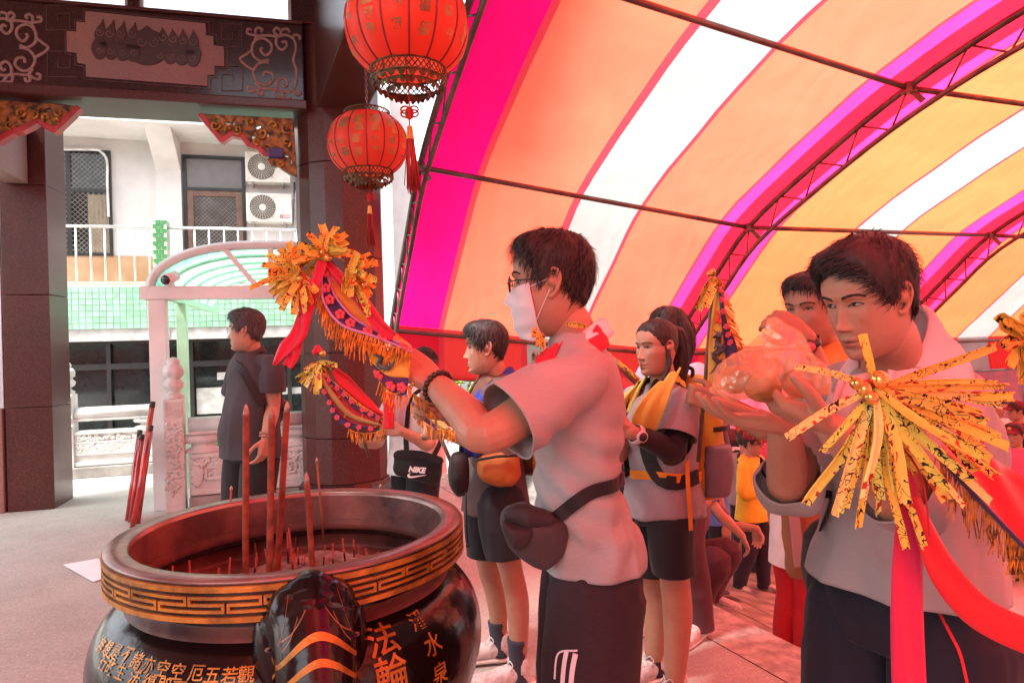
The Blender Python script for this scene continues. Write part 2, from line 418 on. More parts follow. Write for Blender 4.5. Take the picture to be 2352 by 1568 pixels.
BW = Wall((-4.2, 5.69), (2.62, .68)); BA = BW.ang()
BZ0, BZ1 = 3.70, 4.45
u_end, _ = BW.hit(697, 120)
mb = MB()
def wbox(mb, W, u0, u1, z0, z1, b0, b1, bev=0.0, mi=0):
 c = W.P((u0+u1)/2, (z0+z1)/2, (b0+b1)/2)
 mb.box(c, (abs(u1-u0), abs(b1-b0), abs(z1-z0)), Matrix.Rotation(W.ang(), 3, 'Z'), bev, mi)
wbox(mb, BW, -2.6, u_end, BZ0, BZ1, 0, .52, .012); lint = mb.build('lintel', GRAN_D, porch)
mb = MB(); wbox(mb, BW, -2.6, u_end+.02, BZ0-.035, BZ0+.05, -.03, .54, .012); mb.build('lintel_moulding', GRAN, porch)
mb = MB(); wbox(mb, BW, -2.6, u_end, BZ1, BZ1+.03, -.02, .5, .008); mb.build('lintel_moulding', GRAN, porch)
def on_wall(me, W, off):
 """mesh drawn in XY (metres u, z) laid against wall W, standing off metres proud"""
 return warp(me, lambda q: W.P(q.x, q.y, -off-q.z))
def wpx(W, pts, zoom=None):
 return [W.hit(*(zoom(*p) if zoom else p)) for p in pts]
Z1 = lambda x, y: (x/2.45*.9231, y/2.45*.9231)      # first close-up -> display pixels
st_pts = [(527, 75), (1255, 150), (1257, 222), (1300, 228), (1303, 283), (1365, 290), (1367, 408), (1308, 405), (1308, 460), (1265, 462), (1265, 527), (530, 470), (528, 395), (476, 385), (472, 325), (413, 318), (412, 197), (470, 200), (472, 140), (525, 145)]
panel = link('panel', on_wall(shape2d([wpx(BW, st_pts, Z1)], .012, .003), BW, .008), GRAN_L, lint)
def strip_on(W, pts, wdt, off, name, m, parent, closed=False):
 mb = MB(); P = [W.P(u, z, -off) for u, z in pts]
 if closed: P.append(P[0])
 for a, b in zip(P, P[1:]): mb.beam(a, b, wdt, .006, up=(W.n.x, W.n.y, 0))
 return mb.build(name, m, parent)
ETCH = mat('etched_line', (.10, .045, .04), .7, var=.1)
frame_pts = [(515, 62), (1275, 140), (1277, 208), (1322, 214), (1325, 270), (1385, 278), (1387, 420), (1325, 418), (1325, 475), (1285, 475), (1285, 545), (515, 485), (513, 408), (460, 400), (457, 340), (400, 330), (398, 183), (455, 186), (457, 125), (513, 130)]
strip_on(BW, wpx(BW, frame_pts, Z1), .006, .004, 'etched_frame', ETCH, lint, True)
def meander(cx, cy, sx, sy):
 r = [(0, 0), (1, 0), (1, 1), (.25, 1), (.25, .35), (.65, .35), (.65, .65)]
 return [(cx+sx*a, cy+sy*b) for a, b in r]
for c in ((475, 35+0, -190, 150), (475, 470, -185, -155), (1310, 290, 165, -140), (1310, 405, 170, 150)):
 strip_on(BW, wpx(BW, meander(*c), Z1), .006, .004, 'etched_meander', ETCH, lint)
def petal(cx, cy, w, h, lean):
 pts = []
 for t in np.linspace(0, 1, 9):
  pts.append((cx - w*.5*math.sin(math.pi*min(1, t*1.15))**.7*(1-.75*t*t) + lean*t*t*w, cy - h*t))
 for t in np.linspace(1, 0, 9):
  pts.append((cx + w*.5*math.sin(math.pi*min(1, t*1.0))**.6*(1-.9*t*t) + lean*t*t*w*1.15, cy - h*t))
 return pts
FLAME = mat('flame_relief', (.05, .016, .014), .35, var=.1)
flames = []
row = [(612, 268, 75, 140, .25), (672, 272, 75, 140, .3), (738, 282, 78, 140, .25), (806, 285, 80, 140, .25), (1000, 300, 75, 130, -.15), (1062, 310, 75, 130, -.15), (1122, 318, 75, 135, -.1), (1185, 326, 72, 140, -.1)]
for c in row: flames.append(petal(*c))
for x, y in ((612, 376), (680, 378), (752, 386), (815, 390), (1040, 405), (1110, 412), (1180, 420)):
 flames.append([(x+48*math.cos(a)*(1.05 if math.sin(a) > 0 else .9), y-66-58*math.sin(a)*(1 if math.sin(a) < 0 else 1.25)) for a in np.linspace(0, 2*math.pi, 20, endpoint=False)])
flames.append([(905+105*math.cos(a), 335-68*math.sin(a)) for a in np.linspace(0, 2*math.pi, 28, endpoint=False)])
flames.append([(900, 165), (935, 195), (985, 215), (985, 300), (820, 290), (825, 210), (865, 192)])
flames.append([(612, 262), (1190, 318), (1190, 345), (612, 290)])
for k, f in enumerate(flames):
 link('flame', on_wall(shape2d([wpx(BW, f, Z1)], .010+.0015*(k % 3), .003), BW, .018), FLAME, lint)
def spiral(cx, cy, r, turns, a0, sgn):
 return [(cx+sgn*r*(1-t)*math.cos(a0+turns*2*math.pi*t), cy+r*(1-t)*math.sin(a0+turns*2*math.pi*t)) for t in np.linspace(0, .93, int(20*turns)+4)]
CURL = mat('etched_curl', (.20, .10, .09), .7)
for (x, y, r, s) in [(612, 205, 28, 1), (672, 212, 28, 1), (738, 215, 28, 1), (806, 212, 28, 1), (866, 262, 34, 1), (948, 266, 34, -1), (1000, 235, 26, -1), (1062, 245, 26, -1), (1122, 255, 26, -1), (1185, 262, 26, -1), (612, 315, 24, 1), (680, 318, 24, 1), (752, 326, 24, 1), (820, 326, 24, 1), (985, 345, 24, -1), (1050, 352, 24, -1), (1112, 358, 24, -1), (1180, 362, 24, -1)]:
 strip_on(BW, wpx(BW, spiral(x, y, r, 1.3, 0, s), Z1), .005, .026, 'etched_curl', CURL, lint)
def ruyi(fx, x0, name):
 """fx maps the right-hand motif's close-up x so it can be mirrored"""
 lines = [
  [(1640, 365), (1590, 375), (1540, 330), (1548, 260), (1600, 235), (1650, 265), (1655, 310), (1620, 340), (1590, 310), (1600, 290)],
  [(1640, 380), (1580, 390), (1545, 440), (1570, 500), (1620, 520), (1665, 490), (1655, 450), (1615, 440), (1605, 470)],
  [(1545, 305), (1500, 335), (1465, 362), (1500, 400), (1548, 430)],
  [(1550, 265), (1570, 225), (1640, 218), (1700, 225), (1740, 215), (1790, 240), (1805, 300), (1790, 370), (1808, 430), (1805, 500), (1780, 555), (1720, 560), (1660, 545), (1590, 540), (1560, 500)],
  [(1690, 225), (1685, 270), (1715, 305), (1748, 285), (1742, 255), (1718, 262)],
  [(1690, 555), (1690, 505), (1722, 475), (1755, 500), (1742, 530), (1722, 520)],
  [(1575, 225), (1545, 215), (1510, 205), (1512, 180), (1535, 185)], [(1560, 222), (1560, 185), (1580, 170), (1600, 185), (1590, 200)],
  [(1700, 222), (1670, 195), (1690, 172), (1710, 190)], [(1710, 222), (1720, 185), (1755, 180), (1765, 200)],
  [(1780, 235), (1800, 215), (1830, 225), (1825, 245)],
  [(1590, 540), (1540, 560), (1515, 555), (1515, 530), (1540, 530)], [(1580, 545), (1575, 575), (1600, 580), (1605, 560)],
  [(1680, 555), (1685, 590), (1710, 600), (1740, 595)], [(1715, 562), (1740, 600), (1770, 610), (1770, 595)], [(1785, 555), (1815, 580), (1835, 570), (1830, 550)]]
 mb = MB()
 for ln in lines:
  p = catmull([(*wpx(BW, [(fx(x), y + (fx(x)-x)*.058)], Z1)[0], 0) for x, y in ln], 5)
  mb.tube([BW.P(q.x, q.y, -.004) for q in p], .0135, 6, flat=.35, up=(BW.n.x, BW.n.y, 0))
 mb.build(name, SCROLL, lint)
ruyi(lambda x: x, 0, 'scroll_relief'); ruyi(lambda x: 1760-x, 0, 'scroll_relief')
GLASS = mat('window_glass', (.85, .9, .9), .05, trans=.96, var=0.02)
FRAMEM = mat('window_frame_dark', (.05, .025, .022), .4, var=.1)
ua, _ = BW.hit(300, 30)
for u0, u1 in ((-2.6, ua-.03), (ua+.06, u_end-.10)):
 win = MB(); 
 for a, b, c, d in ((u0, u1, BZ1+.03, BZ1+.06), (u0, u1, 5.55, 5.6), (u0, u0+.03, BZ1+.06, 5.55), (u1-.03, u1, BZ1+.06, 5.55)): wbox(win, BW, a, b, c, d, .05, .11, .004)
 wo = win.build('window', mat('window_frame_alu', (.55, .57, .58), .3, .6, var=.05), porch)
 g = MB(); wbox(g, BW, u0+.03, u1-.03, BZ1+.06, 5.55, .075, .081); g.build('pane', GLASS, wo)
mb = MB(); wbox(mb, BW, ua-.03, ua+.06, BZ1+.03, 5.6, .02, .16, .006); mb.build('window_mullion', GRAN_D, porch); mb = MB(); wbox(mb, BW, u_end-.10, u_end+.35, BZ1+.03, 5.6, .02, .6, .01); mb.build('pillar_top', GRAN_D, porch)
BB = Wall((-1.733, 6.29), (.845, -2.07)); BL = 6.0
mb = MB(); wbox(mb, BB, -.1, BL, BZ0, 5.6, .0, .45, .012); mb.build('side_lintel', GRAN, porch)
def bracket(outline, holes, red, name, W, zoomf, dep=.07):
 o = link(name, on_wall(shape2d([wpx(W, outline, zoomf)] + [wpx(W, h, zoomf) for h in holes], dep, .006), W, -.16), GOLDW, porch)
 mb = MB(); P = [W.P(u, z, .16) for u, z in wpx(W, red, zoomf)]
 for a, b in zip(P, P[1:]):
  x = (b-a).normalized(); mb.beam(a-x*.008, b+x*.008, .10, .045, up=(0, 0, 1), bev=.006)
 mb.build('red_border', REDP, o); return o
def blob(cx, cy, rx, ry, n=9, rot=0, seed=0):
 rnd = random.Random(seed); out = []
 for k in range(n):
  a = 2*math.pi*k/n; r = rnd.uniform(.7, 1.15); x, y = rx*r*math.cos(a), ry*r*math.sin(a)
  out.append((cx+x*math.cos(rot)-y*math.sin(rot), cy+x*math.sin(rot)+y*math.cos(rot)))
 return out
def curls(o, W, cs, zoomf, off=.10):
 for (x, y, r, a0, s) in cs:
  p = [W.P(*wpx(W, [q], zoomf)[0], off) for q in spiral(x, y, r, 1.2, a0, s)]
  mb = MB(); mb.tube(p, [.013]*len(p), 5); mb.build('carved_curl', mat('gilded_wood_bright', (.40, .19, .03), .4, var=.4, vscale=25), o)
rb = bracket([(1205, 670), (1780, 700), (1800, 1045), (1760, 1035), (1720, 1010), (1690, 985), (1650, 990), (1625, 950), (1650, 925), (1605, 912), (1560, 870), (1505, 855), (1465, 802), (1400, 788), (1338, 830)],
 [blob(1310, 705, 20, 12, rot=.8, seed=1), blob(1375, 725, 24, 16, seed=2), blob(1412, 720, 14, 22, seed=3), blob(1480, 730, 10, 26, seed=4), blob(1565, 745, 22, 22, seed=5), blob(1615, 745, 20, 12, seed=6), blob(1350, 775, 20, 8, rot=.4, seed=7), blob(1535, 810, 22, 20, seed=8), blob(1625, 800, 12, 24, seed=9), blob(1690, 750, 5, 32, seed=10), blob(1688, 840, 5, 34, seed=11), blob(1620, 870, 24, 8, rot=.2, seed=12), blob(1740, 925, 26, 14, rot=.5, seed=13), blob(1770, 960, 14, 26, seed=14), blob(1700, 945, 10, 10, seed=15)],
 [(1205, 672), (1338, 832), (1400, 790), (1465, 804), (1505, 858), (1560, 873), (1605, 915), (1650, 925)], 'carved_bracket', BW, Z1)
curls(rb, BW, [(1300, 740, 34, 0, 1), (1440, 770, 30, 1, -1), (1520, 720, 26, 2, 1), (1590, 790, 40, 0, -1), (1660, 740, 26, 3, 1), (1740, 760, 34, 1, 1), (1740, 850, 30, 2, -1), (1560, 840, 24, 1, 1), (1380, 760, 22, 2, 1), (1700, 980, 24, 0, 1)], Z1)
mb = MB(); a = BW.P(*BW.hit(632, 345), .12); mb.box(a, (.13, .10, .09), Matrix.Rotation(BA, 3, 'Z'), .01); mb.build('blue_block', mat('blue_paint', (.04, .035, .16), .5), rb)
lb = bracket([(-60, 585), (370, 612), (445, 625), (295, 765), (240, 735), (190, 705), (140, 735), (90, 760), (40, 770), (-60, 830)],
 [blob(35, 630, 26, 14, seed=21), blob(140, 635, 22, 16, seed=22), blob(210, 640, 14, 20, rot=.5, seed=23), blob(262, 640, 26, 14, rot=.3, seed=24), blob(55, 720, 20, 18, seed=25), blob(90, 740, 14, 8, seed=26), blob(290, 705, 12, 6, seed=27), blob(5, 700, 12, 20, seed=28)],
 [(-60, 832), (40, 772), (90, 762), (140, 737), (190, 707), (240, 737), (295, 768), (445, 627)], 'carved_bracket', BW, Z1)
curls(lb, BW, [(90, 660, 34, 0, 1), (180, 670, 28, 1, -1), (250, 690, 26, 2, 1), (330, 660, 26, 0, -1), (20, 740, 26, 1, 1), (320, 710, 22, 1, 1)], Z1)
PW = Wall((-5.0, 6.38), (2.62, .68))
uP, _ = PW.hit(116, 800); uP2, _ = PW.hit(8, 800)
zs = [0, .98, 2.05, 3.1, 3.9]
for k in range(4):
 mb = MB(); wbox(mb, PW, uP2, uP, zs[k]+.002, zs[k+1]-.002, 0, .48, .006); mb.build('pillar_block', GRAN, porch)
mb = MB(); wbox(mb, PW, uP2-.6, uP2-.02, 0, .98, -.02, .4, .01); mb.build('pillar_plinth', GRAN_L, porch)
mb = MB(); wbox(mb, PW, uP2-.05, uP2-.01, 0.98, 3.9, .0, .06, .005); mb.build('metal_strip', mat('window_frame_alu', (.55, .57, .58), .3, .6), porch)
LBW = Wall((PW.P(uP2+.25, 0).x, PW.P(uP2+.25, 0).y), (.22, -1.0))
mb = MB(); wbox(mb, LBW, 0.02, 1.4, 3.1, 3.76, -.2, .0, .01); lb2 = mb.build('side_beam', GRAN_L, porch)
mb = MB()
for kx in (.18, .62):
 for s in (1, -1):
  p = [LBW.P(kx+q[0], 3.43+q[1], -.203) for q in spiral(0, s*.12, .10, 1.3, 0, 1)]; mb.tube(p, .012, 5)
mb.build('scroll_relief', mat('white_relief', (.7, .66, .62), .6), lb2)
mb = MB(); q0 = [(-9, -4.5), (-.4, -4.5), (-2.45, 1.45), (.6, 2.75), (-.55, 6.2), (-1.75, 6.3), (-9, 4.5)]; n = len(q0)
vs = [(x, y, 5.62) for x, y in q0] + [(x, y, 5.82) for x, y in q0]
mb.add(vs, [tuple(range(n-1, -1, -1)), tuple(range(n, 2*n))] + [(i, (i+1) % n, n+(i+1) % n, n+i) for i in range(n)])
mb.build('porch_ceiling', mat('ceiling_plaster', (.50, .27, .23), .8), porch)
mb = MB(); mb.box((2.0, -4.6, .2), (24, .2, 2.8)); mb.build('added_back_wall', mat('added_wall_red', (.55, .20, .17), .5, var=.2), porch)  # unseen wall added behind the camera to block sky and bounce red
mb = MB(); mb.box((-5.6, -2.5, 2.8), (.25, 4.0, 5.6)); mb.build('added_side_wall', GRAN_L, porch)  # unseen wall added to hold back white light from the left
# ================================================================ green-tiled house across the lane
FW = Wall((-7.45, 11.2), (3.7, 1.05))            # plane of the balcony front
KW = FW.shift(1.05)                               # plane of the upper wall behind the balcony
SW = FW.shift(.35)                                # shop windows of the ground floor
WHITE = mat('white_plaster', (.68, .645, .62), .8, var=.05, vscale=2.2, bump=.08, bscale=30)
GREENT = mat('green_tile', (.235, .44, .31), .18, var=.16, vscale=1.6, coat=.4)
GREEND = mat('green_tile_dark', (.055, .23, .075), .2, var=.25, vscale=9, coat=.3)
GROUT = mat('tile_grout', (.42, .52, .40), .9)
GROUTD = mat('pale_grout', (.50, .60, .46), .9)
DARKF = mat('dark_metal_frame', (.03, .028, .026), .35, .3, var=.1)
BROWN = mat('brown_frame', (.17, .085, .055), .45, var=.15)
STEEL = mat('brushed_rail', (.72, .74, .73), .28, .7, var=.06)
MARB = mat('apricot_marble', (.50, .33, .19), .35, var=.12, vscale=3.5, col2=(.42, .24, .12))
house = thing('green_tiled_house', 'white house with green tiled balcony band and dark shop windows', 'house', (-5.6, 11.8, 0))
zF = FW.hit(240, 652)[1]
def rectpx(W, x0, y0, x1, y1):
 a, b = W.hit(x0, (y0+y1)/2)[0], W.hit(x1, (y0+y1)/2)[0]; xm = (x0+x1)/2
 return a, b, W.hit(xm, y1)[1], W.hit(xm, y0)[1]
uL, uR = -3.5, FW.hit(905, 600)[0]
mb = MB(); wbox(mb, KW, uL, uR+.5, zF, 7.2, 0, .2); mb.build('upper_wall', WHITE, house)
mb = MB(); wbox(mb, FW, uL, uR, zF-.12, zF, .03, 1.06); mb.build('balcony_slab', WHITE, house)
mb = MB(); wbox(mb, FW, uL, uR, zF+2.72, zF+3.2, -.1, 1.06); mb.build('upper_slab', WHITE, house)
u0, u1, z0, z1 = rectpx(KW, 362, 300, 418, 500)
mb = MB(); wbox(mb, KW, u0, u1, zF, zF+2.72, -.12, 0); mb.build('pilaster', WHITE, house)
mb = MB(); P = [KW.P(u0, zF+2.15, -.12), KW.P(u1, zF+2.15, -.12), KW.P(u1, zF+2.72, -1.0), KW.P(u0, zF+2.72, -1.0), KW.P(u0, zF+2.72, -.12), KW.P(u1, zF+2.72, -.12)]
mb.add(P, [(0, 1, 2, 3), (0, 3, 4), (1, 5, 2)]); mb.build('haunch', WHITE, house)
u0, u1, z0, z1 = rectpx(KW, 100, 588, 378, 652)
mb = MB(); wbox(mb, KW, -3, u1, zF, z1, -.03, 0); mb.build('marble_dado', MARB, house)
mb = MB(); pts = []
for (x, y) in ((125, 291), (180, 296), (250, 301), (355, 307), (362, 340), (372, 344), (405, 345), (412, 330), (415, 310), (425, 307), (470, 312), (520, 318), (560, 322)):
 u, z = KW.hit(x, y); pts.append(KW.P(u, z, -.14 if 350 < x < 416 else -.02))
mb.tube(pts, .012, 5); mb.build('cable', mat('grey_cable', (.30, .28, .27), .6), house)
LATT = mat('lattice_steel', (.34, .30, .27), .35, .7, var=.15)
def lattice(W, u0, u1, z0, z1, off, step, r, parent, name='lattice'):
 mb = MB(); h = z1-z0; wd = u1-u0
 k = -math.ceil(h/step)
 for s in (1, -1):
  t = -h
  while t < wd:
   a0, a1 = max(0, t), min(wd, t+h)
   if a1 > a0+.01:
    y0, y1 = a0-t, a1-t
    if s < 0: y0, y1 = h-y0, h-y1
    mb.tube([W.P(u0+a0, z0+y0, off), W.P(u0+a1, z0+y1, off)], r, 4, cap=False)
   t += step
 return mb.build(name, LATT, parent)
GLD = mat('dark_glass', (.015, .02, .02), .06, var=.1, spec=.6)
CURT = cloth_mat('beige_curtain', (.45, .36, .25), fold=.0)
def barred_window(x0, y0, x1, y1, name):
 u0, u1, z0, z1 = rectpx(KW, x0, y0, x1, y1)
 mb = MB(); t = .05
 for a, b, c, d in ((u0, u1, z1-t, z1), (u0, u1, z0, z0+t), (u0, u0+t, z0+t, z1-t), (u1-t, u1, z0+t, z1-t), (u0+t, u1-t, z0+(z1-z0)*.60, z0+(z1-z0)*.60+.06)): wbox(mb, KW, a, b, c, d, -.06, .0, .004)
 wbox(mb, KW, u0+(u1-u0)*.26, u0+(u1-u0)*.26+.07, z0+t, z1-t, -.055, -.02, .003)
 wo = mb.build(name, DARKF, house)
 g = MB(); wbox(g, KW, u0+t, u1-t, z0+t, z1-t, -.012, -.006); g.build('pane', GLD, wo)
 c = MB(); rows = []
 for i in range(25):
  u = u0+(u1-u0)*(.60+.34*i/24); rows.append([KW.P(u, z, -.022-.010*math.sin(i*1.3)) for z in (z0+.06, z0+(z1-z0)*.58)])
 c.grid(rows); c.build('curtain', CURT, wo)
 lattice(KW, u0+t, u1-t, z0+t, z1-t, -.05, .085, .005, wo)
 return wo
barred_window(118, 345, 258, 588, 'barred_window')
mb = MB(); pts = [KW.P(*KW.hit(x, y), -.09) for x, y in ((100, 347), (215, 347), (235, 352), (247, 366), (250, 385), (250, 425), (253, 500))]
mb.tube(catmull(pts, 4), .022, 8); mb.build('conduit', mat('white_pvc', (.75, .73, .72), .4), house)
u0, u1, z0, z1 = rectpx(KW, 424, 360, 566, 652); zt = KW.hit(495, 437)[1]; z0 = zF
mb = MB()
for a, b, c, d in ((u0, u1, z1-.06, z1), (u0, u0+.06, z0, z1-.06), (u1-.06, u1, z0, z1-.06), (u0+.06, u1-.06, zt-.03, zt+.03)): wbox(mb, KW, a, b, c, d, -.07, 0, .005)
dr = mb.build('balcony_door', DARKF, house)
mb = MB(); wbox(mb, KW, u0+.06, u1-.06, zt+.03, z1-.06, -.03, -.02); mb.build('transom_pane', mat('grey_transom', (.17, .15, .145), .3, var=.05), dr)
mb = MB()
for a, b, c, d in ((u0+.06, u0+.17, z0+.02, zt-.03), (u1-.17, u1-.06, z0+.02, zt-.03), (u0+.17, u1-.17, zt-.13, zt-.03), (u0+.17, u1-.17, z0+.02, z0+.3)): wbox(mb, KW, a, b, c, d, -.06, -.02, .005)
mb.build('door_leaf', BROWN, dr)
mb = MB(); wbox(mb, KW, u0+.17, u1-.17, z0+.3, zt-.13, -.03, -.02); mb.build('pane', mat('door_pane', (.10, .085, .08), .2), dr)
lattice(KW, u0+.17, u1-.17, z0+.3, zt-.13, -.045, .075, .0045, dr)
u0, u1, z0, z1 = rectpx(KW, 676, 420, 700, 560)
mb = MB(); wbox(mb, KW, u0, u1+.5, z0, z1, -.03, -.02); so = mb.build('side_window', DARKF, house); lattice(KW, u0, u1+.4, z0, z1, -.04, .08, .004, so)
u0, u1, z0, z1 = rectpx(KW, 391, 545, 407, 553)
mb = MB(); wbox(mb, KW, u0, u1, z0, z1, -.015, 0, .003); mb.build('socket', mat('tan_plate', (.42, .30, .16), .4), house)
rail = thing('balcony_railing', 'steel balcony railing with thin round balusters above the green tiles', 'railing', (-5.6, 11.7, zF))
gp0, gp1 = FW.hit(351, 580)[0], FW.hit(384, 580)[0]; zt = FW.hit(240, 519)[1]
for a, b in ((uL, gp0), (gp1, FW.hit(690, 525)[0])):
 mb = MB(); mb.tube([FW.P(a, zt, .06), FW.P(b, zt, .06)], .026, 10); mb.build('top_rail', STEEL, rail)
 mb = MB(); mb.tube([FW.P(a, zF+.03, .06), FW.P(b, zF+.03, .06)], .012, 8); mb.build('bottom_rail', STEEL, rail)
bal = MB(); bal.tube([(0, 0, 0), (0, 0, zt-zF-.05)], .017, 8); BM_ = bal.mesh('baluster'); BM_.materials.append(STEEL)
for x in (136, 172, 206, 239, 272, 307, 341, 413, 447, 480, 515, 547, 580, 613, 645, 682):
 place('baluster', BM_, Matrix.Translation(FW.P(FW.hit(x, 580)[0], zF+.03, .06)), None, rail)
for x in (100, 64, 28): place('baluster', BM_, Matrix.Translation(FW.P(FW.hit(x, 580)[0], zF+.03, .06)), None, rail)
zpt = FW.hit(367, 505)[1]
post = MB(); wbox(post, FW, gp0, gp1, zF-.9, zpt, 0, .26, .004); po = post.build('tiled_post', GROUTD, house)
tm = MB(); bw = (gp1-gp0)/2.5; tm.box((0, 0, 0), (bw-.012, .016, .062), bev=.004); TB = tm.mesh('tile'); TB.materials.append(GREEND)
R3 = Matrix.Rotation(FW.ang(), 4, 'Z'); k = 0; z = zpt-.036
while z > zF-.25:
 offs = (.5, 1.5) if k % 2 else (1.0, 2.0)
 for q in offs:
  place('tile', TB, Matrix.Translation(FW.P(gp0+bw*q, z, -.003)) @ R3, None, po)
 z -= .073; k += 1
tz = .1015
tl = MB(); tl.box((0, 0, 0), (tz-.009, .012, tz-.009), bev=.002); TT = tl.mesh('tile'); TT.materials.append(GREENT)
GT = [GREENT] + [mat('green_tile_%s' % nm, tuple(a*b for a, b in zip((.235, .44, .31), q)), .18, var=.12, vscale=1.6, coat=.4) for nm, q in (('pale', (1.12, 1.05, 1.1)), ('deep', (.86, .92, .86)))]
TTS = []
for g in GT: q = TT.copy(); q.materials.clear(); q.materials.append(g); TTS.append(q)
cnt = 0
for (xa, ya, xb, yb) in ((100, 653, 350, 756), (385, 690, 700, 750)):
 u0, u1, z0, z1 = rectpx(FW, xa, ya, xb, yb); z1 = zF if xa < 200 else z1
 mb = MB(); wbox(mb, FW, u0, u1 if xa > 200 else gp0, z0, zF, .004, .2); bd = mb.build('tile_band', GROUT, house)
 nz = int((zF-z0)/tz); nu = int((u1-u0)/tz)
 for j in range(nz):
  zz = z0+tz*(j+.5)
  if xa > 200 and zz > FW.hit(540, 672)[1]: continue
  for i in range(nu):
   if cnt < 298: place('tile', random.choice(TTS), Matrix.Translation(FW.P(u0+tz*(i+.5), zz, 0)) @ R3, None, bd); cnt += 1
 if xa < 200: zband = z0
mb = MB(); wbox(mb, FW, uL, uR, zband-.20, zband, .02, .34, .004); mb.build('soffit_strip', mat('grey_strip', (.42, .41, .39), .6), house)
mb = MB(); wbox(mb, FW, uL, uR, -.8, zband-.20, .45, .5); gw = mb.build('shop_glazing', GLD, house)
zs_ = zband-.20
cols = [40, 128, 250, 350, 440, 560, 665, 760, 880]
for x in cols:
 u = SW.hit(x, 870)[0]; mb = MB(); wbox(mb, SW, u-.035, u+.035, -.8, zs_, .0, .06, .004); mb.build('mullion', DARKF, gw)
for y in (783, 842, 990):
 z = SW.hit(250, y)[1]; mb = MB(); wbox(mb, SW, uL, uR, z-.05, z+.05, -.004, .05, .004); mb.build('transom_bar', DARKF, gw)
mb = MB(); wbox(mb, SW, uL, uR, -.8, -.35, -.02, .05); mb.build('plinth', WHITE, gw)
for (x0, y0, x1, y1) in ((497, 855, 535, 872), (545, 895, 560, 950), (640, 890, 700, 905), (450, 890, 540, 950)):
 u0, u1, z0, z1 = rectpx(SW, x0, y0, x1, y1); mb = MB(); wbox(mb, SW, u0, u1, z0, z1, .085, .095)
 mb.build('pale_board', mat('pale_board', (.5, .5, .46), .6), gw)
mb = MB(); wbox(mb, FW, uR-.2, uR, -.8, 7.2, -.0, 1.2); mb.build('end_wall', WHITE, house)
def aircon(x0, y0, x1, y1, label, logo):
 u0, u1, z0, z1 = rectpx(KW, x0, y0, x1, y1)
 W = KW.shift(-.30); wdt, h = u1-u0, z1-z0
 a = thing('air_conditioner', label, 'air conditioner', tuple(KW.P((u0+u1)/2, z0, -.15)), 'outdoor units beside the balcony door')
 mb = MB(); wbox(mb, KW, u0, u1, z0, z1, -.32, -.04, .018); mb.build('casing', mat('ivory_casing', (.74, .69, .62), .45, var=.05), a)
 cu, cz = u0+wdt*.36, (z0+z1)/2; r = h*.43
 mb = MB()
 n = 28
 mb.add([KW.P(cu+r*math.cos(t), cz+r*math.sin(t), -.322) for t in np.linspace(0, 2*math.pi, n, endpoint=False)], [tuple(range(n))]); mb.build('fan_opening', mat('fan_dark', (.10, .085, .075), .7), a)
 GR = mat('grille_wire', (.60, .53, .45), .4)
 mb = MB()
 for q in range(6):
  rr = r*(.4+.12*q); mb.tube([KW.P(cu+rr*math.cos(t), cz+rr*math.sin(t), -.336) for t in np.linspace(0, 2*math.pi, 25)], .0035, 4, cap=False)
 for q in range(26):
  t = 2*math.pi*q/26; mb.tube([KW.P(cu+r*.26*math.cos(t), cz+r*.26*math.sin(t), -.338), KW.P(cu+r*1.02*math.cos(t+.12), cz+r*1.02*math.sin(t+.12), -.33)], .0045, 4)
 for s in (-1, 1):
  for q in (-1, 1):
   mb.tube([KW.P(cu+s*r*1.05, cz+q*r*1.05, -.33), KW.P(cu+s*r*.72, cz+q*r*.72, -.335)], .004, 4)
 mb.build('fan_grille', GR, a)
 mb = MB(); mb.add([KW.P(cu+r*.27*math.cos(t), cz+r*.27*math.sin(t), -.342) for t in np.linspace(0, 2*math.pi, 20, endpoint=False)], [tuple(range(20))]); mb.build('fan_hub', mat('hub_white', (.78, .74, .68), .4), a)
 if logo:
  mb = MB(); wbox(mb, KW, u1-wdt*.27, u1-wdt*.06, z0+h*.14, z0+h*.25, -.324, -.3, .002); lo = mb.build('logo_plate', mat('logo_red', (.55, .05, .06), .5), a)
  mb = MB()
  for q in range(3): wbox(mb, KW, u1-wdt*(.20-.045*q), u1-wdt*(.165-.045*q), z0+h*.17, z0+h*.22, -.326, -.323)
  mb.add([KW.P(u1-wdt*.235+.012*math.cos(t), z0+h*.195+.012*math.sin(t), -.326) for t in np.linspace(0, 2*math.pi, 12, endpoint=False)], [tuple(range(12))])
  mb.build('logo_marks', mat('logo_white', (.8, .8, .78), .5), lo)
 mb = MB()
 for q in (.12, .8): wbox(mb, KW, u0+wdt*q, u0+wdt*q+.03, z0-.05, z0-.004, -.34, 0, .003)
 mb.build('wall_mount', mat('mount_grey', (.35, .34, .33), .5), a)
aircon(567, 360, 668, 427, 'upper cream outdoor air conditioner beside the balcony door', False)
aircon(569, 452, 672, 516, 'lower cream outdoor air conditioner with small red logo plate', True)
mb = MB()
for x in (679, 684): mb.tube(catmull([KW.P(*KW.hit(x, 385), -.06), KW.P(*KW.hit(x+4, 425), -.09), KW.P(*KW.hit(x, 470), -.06), KW.P(*KW.hit(x-2, 560), -.05)], 5), .025, 7)
mb.build('pipe', mat('white_pvc', (.75, .73, .72), .4), house)
